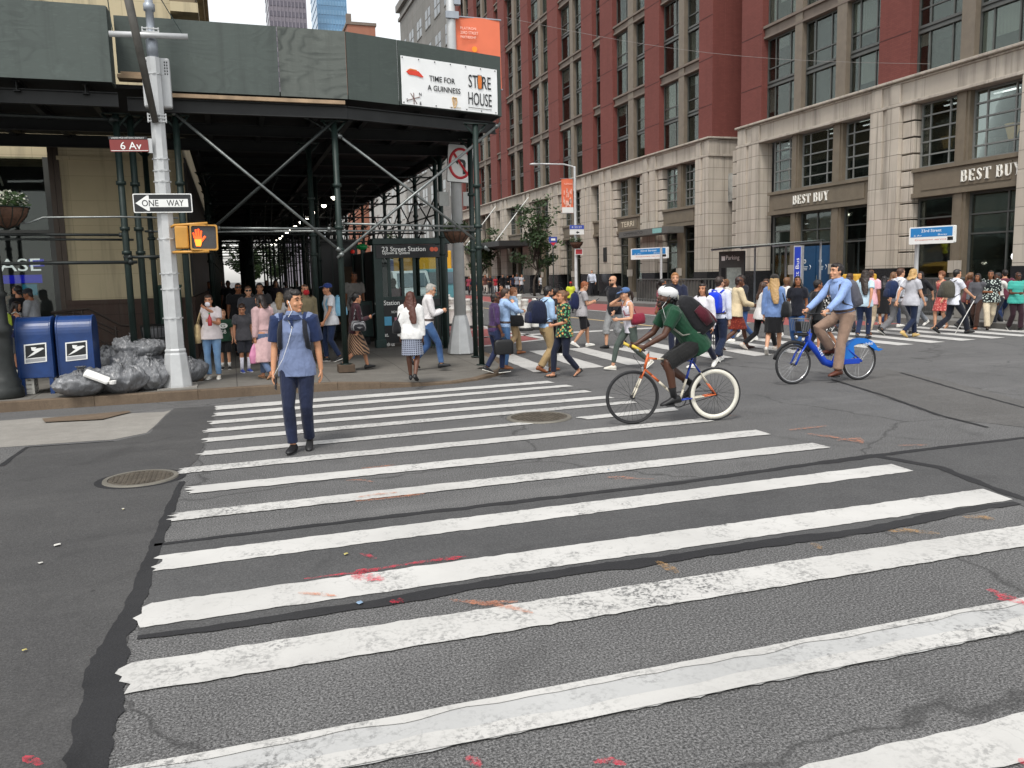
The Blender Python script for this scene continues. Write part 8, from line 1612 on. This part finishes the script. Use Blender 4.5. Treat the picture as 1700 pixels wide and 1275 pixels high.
for i, (x, y, t, sx, uc) in enumerate([(318, 560, 468, 'm', '#2a2c34'), (335, 553, 470, 'f', '#6a4a48'), (352, 545, 468, 'm', '#3a3c40'), (384, 548, 467, 'm', '#1c1d22'), (462, 548, 466, 'f', '#3d3a44'), (478, 540, 468, 'm', '#7a7a80'), (494, 535, 466, 'm', '#24262c'), (530, 545, 467, 'f', '#1d1e22'), (425, 530, 466, 'm', '#2b2d36'), (370, 528, 466, 'f', '#4a4046'), (446, 526, 466, 'm', '#17181c'), (410, 520, 465, 'm', '#3a3a3e')]):
    rr = random.Random(70+i); P(('man' if sx == 'm' else 'woman')+' in %s top walking deep in the dark scaffold tunnel' % ['dark grey', 'dusky pink', 'mid grey', 'black', 'purple grey', 'light grey', 'charcoal', 'plain black', 'slate blue', 'mauve', 'jet black', 'ash grey'][i], (x, y), t, rr.choice([180, 175, 190, 10]), .15, sx, 'walk', rr.choice([-1, 1]), rr.choice([S1, S2, S3, S4]), (rr.choice(['short', 'crop']) if sx == 'm' else 'long', '#1c1512'), ('tee', uc), ('jeans', '#1d2029'), '#222222', stride=.16, face_on=i < 6)

for i, (x, y, t, sx, uc, lc, fc, d_) in enumerate([(1098, 566, 462, 'f', '#b04a5a', '#2a3350', 80, 'woman in dusty red top half hidden behind the blond bearded man'), (1206, 560, 461, 'm', '#c8c4bc', '#2c3a5a', 268, 'man in ivory tee behind the blue drawstring backpack'), (1274, 564, 460, 'm', '#4a4f46', '#22242c', 262, 'man in olive tee behind the loose white shirt'), (1302, 562, 458, 'm', '#d5d2ce', '#28344e', 90, 'man in off-white tee behind the blonde in cap'), (1404, 552, 453, 'm', '#2c2e33', '#3a3f4a', 85, 'man in charcoal tee behind the back wheel of the blue bike'), (1478, 543, 452, 'f', '#c27a6a', '#2c3a5a', 80, 'woman in salmon top left of the navy striped backpack'), (1528, 541, 450, 'f', '#1c1d22', '#8a8f96', 265, 'woman in black top right of the yellow-shoed blonde'), (1603, 546, 452, 'f', '#6a3a3a', '#1d2029', 90, 'woman in brick red top behind the white cane'), (1655, 543, 452, 'm', '#d9d6d0', '#22242c', 265, 'man in plain white tee right of the floral blouse')]):
    rr = random.Random(170+i); P(d_, (x, y), t, fc, 0, sx, 'walk', rr.choice([-1, 1]), rr.choice([S1, S2, S3, S4]), (rr.choice(['short', 'crop', 'side']) if sx == 'm' else rr.choice(['long', 'pony', 'bob'])  , rr.choice(['#17110f', '#3a271b', '#6a4a30'])), (rr.choice(['tee', 'rolled', 'loose']), uc), (rr.choice(['jeans', 'trousers']), lc), rr.choice(['#222222', '#e8e6e0']), (rr.choice(['swing', 'phone', 'strap']), rr.choice(['swing', 'belly'])), rr.uniform(0, 6), rr.uniform(-25, 25), 0, rr.uniform(.92, 1.15), stride=rr.uniform(.2, .33))
# ------------------------------------------------------------------ bicycles and riders
M_TYRE = mat('tyre rubber', (.018, .018, .02), .7, 0, .2, 20); M_CHR = mat('chrome', (.55, .55, .55), .2, .9, .05, 6); M_BLK = mat('bike black', (.02, .02, .022), .4, .2, .2, 8); M_ORG = mat('bike orange', (.62, .13, .035), .3, 0, .06, 4); M_CRM = mat('bike cream', (.62, .57, .46), .3, 0, .06, 4); M_BLU = mat('bike blue', (.015, .05, .34), .25, 0, .06, 4); M_RIMW = mat('rim white', (.72, .69, .60), .4, 0, .05, 5)
def bike_root(label, front, rear, r):
    a, c = G(*rear), G(*front); d = (c-a).normalized(); o = empty('bicycle', a, label, 'bicycle'); o.rotation_euler.z = math.atan2(d.y, d.x); return o, (c-a).length
def wheel(o, x, r, tyre_r, rimm, rim_w, spokes=28, spm=None, name='wheel'):
    """ring parts lie in the local xz plane; x along the bike, z up"""
    c = Vector((x, 0, r)); cir = lambda q, n=48: [c+Vector((q*math.cos(2*math.pi*k/n), 0, q*math.sin(2*math.pi*k/n))) for k in range(n)]
    b = MB(); b.tube(cir(r-tyre_r), tyre_r, 10, True, True, 1, (0, 1, 0)); w_ = b.build(name, M_TYRE, None, True); w_.parent = o
    b = MB(); n = 48; rings = []
    for k in range(n):
        a = 2*math.pi*k/n; u = Vector((math.cos(a), 0, math.sin(a))); rings.append([c+u*q+Y3*y for q, y in ((r-tyre_r*1.7, .011), (r-tyre_r*1.7, -.011), (r-tyre_r*1.7-rim_w, -.008), (r-tyre_r*1.7-rim_w, .008))])
    b.loft(rings, False, True); e = b.build('rim', rimm, None, True); e.parent = w_
    b = MB()
    for k in range(spokes):
        a = 2*math.pi*k/spokes; a2 = a+(.9 if k % 2 else -.9); sd_ = .028 if k % 4 < 2 else -.028
        b.tube([c+Vector((.02*math.cos(a2), sd_, .02*math.sin(a2))), c+Vector(((r-tyre_r*1.7-rim_w)*math.cos(a), 0, (r-tyre_r*1.7-rim_w)*math.sin(a)))], .0014, 4)
    e = b.build('spokes', spm or M_CHR, None); e.parent = w_
    b = MB(); b.tube([c-Y3*.05, c+Y3*.05], .02, 10); e = b.build('hub', M_BLK, None, True); e.parent = w_; return w_
def tubes(o, name, m, segs, smooth=True):
    out = []
    for P_, r_ in segs: b = MB(); b.tube(P_, r_, 10); e = b.build(name, m, None, smooth); e.parent = o; out.append(e)
    return out
V3 = lambda x, z, y=0: Vector((x, y, z))
o, wb = bike_root('orange, cream and blue fixed-gear bicycle with white rear rim', (1050, 704), (1186, 698), .34); k = wb/.99
wheel(o, 0, .335, .014, M_RIMW, .052, 28, M_BLK); wheel(o, wb, .335, .017, M_BLK, .012, 28, M_BLK)
BB, ST, HT, HB = V3(.42*k, .275), V3(.27*k, .80), V3(.80*k, .86), V3(.845*k, .68); hubR, hubF = V3(0, .335), V3(wb, .335)
def multi(name, A, B, r_, ms):
    for i, m in enumerate(ms): tubes(o, name, m, [([A.lerp(B, i/len(ms)), A.lerp(B, (i+1)/len(ms))], r_)])
multi('seat_tube', ST, BB, .015, [M_BLU, M_BLU, M_CRM, M_CRM]); multi('top_tube', HT-V3(-.005, .05), ST-V3(0, .04), .013, [M_ORG, M_CRM, M_CRM, M_CRM, M_BLU]); multi('down_tube', HB, BB, .015, [M_ORG, M_ORG, M_CRM, M_CRM, M_CRM]); multi('head_tube', HT, HB, .018, [M_ORG])
for s_ in (-1, 1): y = Y3*.045*s_; multi('seat_stay', ST-V3(0, .05)+y*.3, hubR+y, .008, [M_BLU, M_CRM, M_ORG]); multi('chain_stay', BB+y*.5, hubR+y, .009, [M_BLU, M_CRM, M_ORG]); multi('fork_blade', HB+y*.7, hubF+y, .010, [M_ORG, M_CRM, M_CRM])
tubes(o, 'seat_post', M_CHR, [([ST, ST+V3(-.035*k, .11)], .012)]); b = MB(); sd_ = ST+V3(-.035*k, .12); b.loft([[sd_+Vector((x, w_*math.cos(a), .02*math.sin(a)+z)) for a in [2*math.pi*q/12 for q in range(12)]] for x, w_, z in ((-.12, .05, .01), (-.09, .07, .015), (-.02, .05, .01), (.08, .022, .0), (.14, .015, -.01))]); e = b.build('saddle', M_BLK, None, True); e.parent = o
tubes(o, 'stem', M_CHR, [([HT, HT+V3(-.01, .05), HT+V3(.09*k, .06)], .012)]); hbp = HT+V3(.09*k, .06); tubes(o, 'handlebar', M_CHR, [([hbp+Vector((.11, -.20, .05)), hbp+Vector((.10, -.21, .02)), hbp+Vector((.0, -.18, 0)), hbp, hbp+Vector((.0, .18, 0)), hbp+Vector((.10, .21, .02)), hbp+Vector((.11, .20, .05))], .011)])
for s_ in (-1, 1): tubes(o, 'grip', mat('grip yellow', (.62, .45, .06), .6), [([hbp+Vector((.05, .195*s_, .01)), hbp+Vector((.16, .205*s_, .07))], .018)])
b = MB(); b.tube([BB+V3(.095*math.cos(a), .095*math.sin(a), -.05) for a in [2*math.pi*q/28 for q in range(28)]], .007, 6, True, True, 1, (0, 1, 0)); e = b.build('chainring', M_BLK, None, True); e.parent = o
b = MB(); b.tube([BB+V3(0, .095, -.05), hubR+V3(0, .035, -.05)], .005, 5); b.tube([BB+V3(0, -.095, -.05), hubR+V3(0, -.035, -.05)], .005, 5); e = b.build('chain', M_BLK, None); e.parent = o
CK = R(-14); ped = {1: BB+V3(.165*math.cos(CK), .165*math.sin(CK), .11), -1: BB-V3(.165*math.cos(CK), .165*math.sin(CK), .11)}
for s_ in (-1, 1): tubes(o, 'crank', M_BLK, [([BB+Y3*.07*s_, Vector((ped[s_].x, .08*s_, ped[s_].z))], .010)]); b = MB(); b.box(ped[s_]+Y3*0, (.10, .09, .022)); e = b.build('pedal', M_BLK, None); e.parent = o
tubes(o, 'brake_cable', M_BLK, [([hbp+Vector((.04, -.06, 0)), hbp+Vector((.08, -.05, -.08)), HB+Vector((.03, 0, .02))], .003)]); b = MB(); b.box(HB+V3(.03, .0), (.03, .06, .06)); e = b.build('brake', M_CHR, None, False, .005); e.parent = o
b = MB(); b.tube([V3(.06, .88, .03), V3(.01, .70, .05), V3(.0, .56, .05)], .009, 5).cut(); b.tube([V3(-.02, .86, .0), V3(-.09, .70, .01), V3(-.1, .62, .0)], .008, 5).cut()
# rider: body y axis = along the bike, x = bike's right (-local y)
def rider_loc(o): return o.location.copy(), 90-math.degrees(o.rotation_euler.z)
lc, fc = rider_loc(o)
J = {'hip': (0, .235*k, .975), 'lf': (-.11, ped[1].x-.05, ped[1].z+.10), 'rf': (.11, ped[-1].x-.03, ped[-1].z+.14), 'lp': R(-8), 'rp': R(-38), 'lh': (-.20, hbp.x-.0, hbp.z+.055), 'rh': (.20, hbp.x-.0, hbp.z+.055)}
f = P('cyclist in green polo, white helmet and black shorts on the orange bike', (1100, 700), 468, fc, 0, 'm', 'bike', 1, '#4a2d1e', ('crop', '#120d0b'), ('polo', '#153f2a'), ('shorts', '#1c1c1c'), '#141416', ('fwd', 'fwd'), 40, -6, -28, 1.05, joints=J, depth_loc=lc, h=1.80, vox=.0065, beard='#120d0b', socks=('#141416', .28))
hs_ = f.s; b = MB(); b.ell(f.Hd(0, -.01, .062), (.096*hs_, .128*hs_, .086*hs_), f.Hm, 20, 10)
b.v = [v for v in b.v]; o_ = b.build('helmet', mat('helmet white', '#dcdcdc', .3), None, True); o_.parent = f.root
b = MB()
for x_, w_ in ((-.052, .014), (-.018, .013), (.018, .013), (.052, .014)): b.tube([f.Hd(x_, y_, .062+.0895*math.sqrt(max(0, 1-(x_/.096)**2-((y_+.01)/.128)**2))) for y_ in (-.085, -.05, .0, .05, .08)], [.004*hs_, w_*hs_, w_*hs_, w_*hs_, .004*hs_], 6, True, False, .5); b.cut()
for e in b.build_each('helmet_vent', M_BLK, None, True): e.parent = o_
b = MB()
for s_ in (-1, 1): b.tube([f.Hd(s_*.085, .0, .03), f.Hd(s_*.078, .012, -.04), f.Hd(s_*.045, .03, -.13)], .006*hs_, 5).cut(); b.tube([f.Hd(s_*.085, -.06, .02), f.Hd(s_*.078, .012, -.04)], .005*hs_, 5).cut()
for e in b.build_each('helmet_strap', M_BLK, None, True): e.parent = o_
b = MB(); b.ell(f.Hd(0, -.11, -.0), (.055*hs_, .03*hs_, .028*hs_), f.Hm, 10, 6); e = b.build('helmet_cradle', M_BLK, None, True); e.parent = o_
b = MB(); b.tube([f.Hd(-.075, .0, -.015), f.Hd(-.07, .05, -.12), f.U(-.07, .13, .42)], .003, 5); e = b.build('earphone_cable', mat('cable white', '#e4e4e2'), None); e.parent = f.root
bpk = backpack(f, 'large black and maroon roll-top backpack on the cyclist in green', '#1a1a1d', '#4a1220', '#8a8a80', 1.2, .15, .50, .115)
b = MB(); b.tube([f.U(-.185, -.24, .12), f.U(-.19, -.25, .24), f.U(-.185, -.24, .36)], [.05*f.s, .07*f.s, .05*f.s], 10, True, False, .5); e = b.build('side_pocket', cloth('#4a1220'), None, True); e.parent = bpk
o2 = bag_thing(f, 'hanging_strap', 'loose black strap hanging from the cyclist\'s backpack', 'strap'); b = MB(); p = f.U(-.08, -.26, .10); b.tube([p, p+Vector((-.02, -.05, -.15)), p+Vector((-.02, -.06, -.34))], .010, 6, True, False, .4); e = b.build('webbing', M_BLK, None); e.parent = o2
# ---- blue share bike
o, wb = bike_root('bright blue share bike with big rear fender ridden by a commuter', (1316, 638), (1425, 631), .33); k = wb/1.12
M_CB = mat('share bike blue', (.010, .055, .42), .25, 0, .05, 3); M_CB2 = mat('fender blue', (.015, .16, .55), .25, 0, .05, 3); M_GR = mat('bike grey', (.22, .23, .24), .4, .5, .1, 5)
wheel(o, 0, .325, .022, M_CHR, .018, 24, M_CHR); wheel(o, wb, .325, .022, M_CHR, .018, 24, M_CHR)
BB, HT, HB = V3(.47*k, .27), V3(.86*k, .88), V3(.92*k, .68); hubR, hubF = V3(0, .325), V3(wb, .325)
tubes(o, 'main_frame', M_CB, [([HT-V3(.0, .06), HB.lerp(HT, .3)-V3(.02, .05), V3(.72*k, .50), V3(.60*k, .34), V3(.48*k, .29), V3(.30*k, .30)], [.045, .05, .055, .06, .06, .04])])
tubes(o, 'head_tube', M_CB, [([HT, HB], .028)]); tubes(o, 'seat_tube', M_CB, [([BB, V3(.30*k, .72)], .026)]); tubes(o, 'seat_post', M_CHR, [([V3(.30*k, .72), V3(.27*k, .98)], .018)])
for s_ in (-1, 1): y = Y3*.07*s_; tubes(o, 'chain_stay', M_CB, [([BB+y*.5, hubR+y], .016)]); tubes(o, 'seat_stay', M_CB, [([V3(.33*k, .62)+y*.4, hubR+y], .013)]); tubes(o, 'fork_blade', M_CB, [([HB+y*.8, HB.lerp(hubF, .5)+V3(.02, 0)+y, hubF+y], .016)])
b = MB(); sd_ = V3(.26*k, 1.0); b.loft([[sd_+Vector((x, w_*math.cos(a), .03*math.sin(a)+z)) for a in [2*math.pi*q/12 for q in range(12)]] for x, w_, z in ((-.13, .06, .01), (-.09, .095, .02), (-.02, .07, .01), (.08, .03, .0), (.14, .02, -.01))]); e = b.build('saddle', M_BLK, None, True); e.parent = o
b = MB(); pr = [(.375*math.cos(a), .325+.375*math.sin(a)) for a in [R(18+q*9) for q in range(17)]]; pr = [(-.43, .50)]+[(-.375*math.cos(a), .325+.375*math.sin(a)) for a in [R(32+q*9) for q in range(14)]]+[(.36, .42), (.30, .34), (.12, .40)]+[(.29*math.cos(a), .325+.29*math.sin(a)) for a in [R(60+q*12) for q in range(7)]]+[(-.33, .47)]
for s_ in (-1, 1): b.prism(pr, Matrix(((1, 0, 0, 0), (0, 0, 1, s_*.045-.006), (0, 1, 0, 0), (0, 0, 0, 1))), .012)
for q in range(1, 14): p0, p1 = pr[q], pr[q+1]; b.add([V3(p0[0], p0[1], -.045), V3(p1[0], p1[1], -.045), V3(p1[0], p1[1], .045), V3(p0[0], p0[1], .045)], [(0, 1, 2, 3)])
e = b.build('rear_fender', M_CB2, None); e.parent = o
Mf = lambda x, z, yy, ang: Matrix.Translation((x, yy, z)) @ Matrix.Rotation(R(90), 4, 'X') @ Matrix.Rotation(R(180), 4, 'Y') @ Matrix.Rotation(ang, 4, 'Z')
lw2 = mat('bike lettering', '#dfe6ee', .5)
for sgn in (1,): e2 = text('citibike', Mf(-.10, .60, .0575, R(8)), .055, lw2, 'lettering', None, .22, 'CENTER', .002); e2.parent = e; e3 = text('citi', Mf(.70*k, .52, .062, R(-58)), .06, lw2, 'lettering', None, .16, 'CENTER', .002); e3.parent = o
b = MB(); b.tube([V3(wb+.36*math.cos(a), .325+.36*math.sin(a)) for a in [R(15+q*12) for q in range(12)]], .03, 8, True, False, .3); e = b.build('front_fender', M_BLK, None, True); e.parent = o
tubes(o, 'stem', M_BLK, [([HT, V3(.84*k, 1.10)], .02)]); hbp = V3(.83*k, 1.12); tubes(o, 'handlebar', M_BLK, [([hbp+Vector((-.10, -.30, .02)), hbp+Vector((-.02, -.22, .02)), hbp, hbp+Vector((-.02, .22, .02)), hbp+Vector((-.10, .30, .02))], .013)])
for s_ in (-1, 1): tubes(o, 'grip', M_GR, [([hbp+Vector((-.13, .31*s_, .02)), hbp+Vector((-.03, .25*s_, .02))], .019)])
b = MB(); b.box(V3(.98*k, .93), (.12, .24, .16)); b.box(V3(1.0*k, .80), (.16, .20, .05)); e = b.build('front_carrier', M_BLK, None, False, .02); e.parent = o; b = MB()
for q in range(6): b.tube([V3(.93*k+.03*q, .86, -.14), V3(.96*k+.03*q, 1.06, -.14), V3(.96*k+.03*q, 1.06, .14), V3(.93*k+.03*q, .86, .14)], .006, 5)
e = b.build('carrier_hoops', M_GR, None); e.parent = o; b = MB(); b.tube([V3(1.06*k, .76, 0), V3(1.09*k, .76, 0)], .035, 10); e = b.build('lamp', M_CHR, None, True); e.parent = o
CK = R(-80); ped = {1: BB+V3(.165*math.cos(CK), .165*math.sin(CK), .14), -1: BB-V3(.165*math.cos(CK), .165*math.sin(CK), .14)}
for s_ in (-1, 1): tubes(o, 'crank', M_GR, [([BB+Y3*.09*s_, Vector((ped[s_].x, .10*s_, ped[s_].z))], .012)]); b = MB(); b.box(ped[s_], (.10, .10, .025)); e = b.build('pedal', M_BLK, None); e.parent = o
b = MB(); b.box(V3(.27*k, .33, .085), (.50, .02, .09)); e = b.build('chain_guard', M_CB, None, False, .01); e.parent = o
lc, fc = rider_loc(o)
J = {'hip': (0, .27*k, 1.085), 'lf': (-.13, ped[1].x-.05, ped[1].z+.10), 'rf': (.13, ped[-1].x-.05, ped[-1].z+.10), 'lp': R(-4), 'rp': R(2), 'lh': (-.27, hbp.x-.10, hbp.z+.06), 'rh': (.27, hbp.x-.10, hbp.z+.06)}
f = P('commuter in light blue shirt and khaki trousers riding the blue share bike', (1380, 630), 437, fc, 0, 'm', 'bike', 1, S1, ('short', '#1c1411'), ('shirt', '#8ea8d8'), ('trousers', '#8d7565'), '#5a2e1e', ('fwd', 'fwd'), 14, 0, -4, 1.04, joints=J, depth_loc=lc, h=1.84, vox=.008)
backpack(f, 'flat grey backpack on the share bike rider', '#55555e', None, '#45454e', 1.0, .14, .42, .09)
# parked bicycles far off
def far_bike(label, px, py, ang):
    g = PX(px, py, 23.2); oo = empty('bicycle', (g.x, g.y, .15), label, 'bicycle', 'bicycles parked across the street'); oo.rotation_euler.z = ang
    wheel(oo, 0, .34, .022, M_BLK, .02, 14, M_BLK); wheel(oo, 1.02, .34, .022, M_BLK, .02, 14, M_BLK); A, B, C, D = V3(.42, .29), V3(.27, .86), V3(.84, .88), V3(1.02, .34)
    for nm, p, q in (('frame', A, B), ('frame', B, C), ('frame', A, C), ('frame', V3(0, .34), B), ('frame', V3(0, .34), A), ('fork', C, D)): b = MB(); b.tube([p, q], .022, 6); e = b.build(nm, M_BLK, None); e.parent = oo
    b = MB(); b.tube([C+V3(.02, .1, -.25), C+V3(.0, .14), C+V3(.02, .1, .25)], .02, 6); e = b.build('handlebar', M_BLK, None); e.parent = oo; b = MB(); b.box(B+V3(0, .08), (.24, .12, .05)); e = b.build('saddle', M_BLK, None, False, .02); e.parent = oo
far_bike('dark bicycle parked left of the trees\' shield sign across the street', 884, 494, R(-60)); far_bike('dark bicycle parked right of the shield sign across the street', 918, 493, R(-75))
settle()
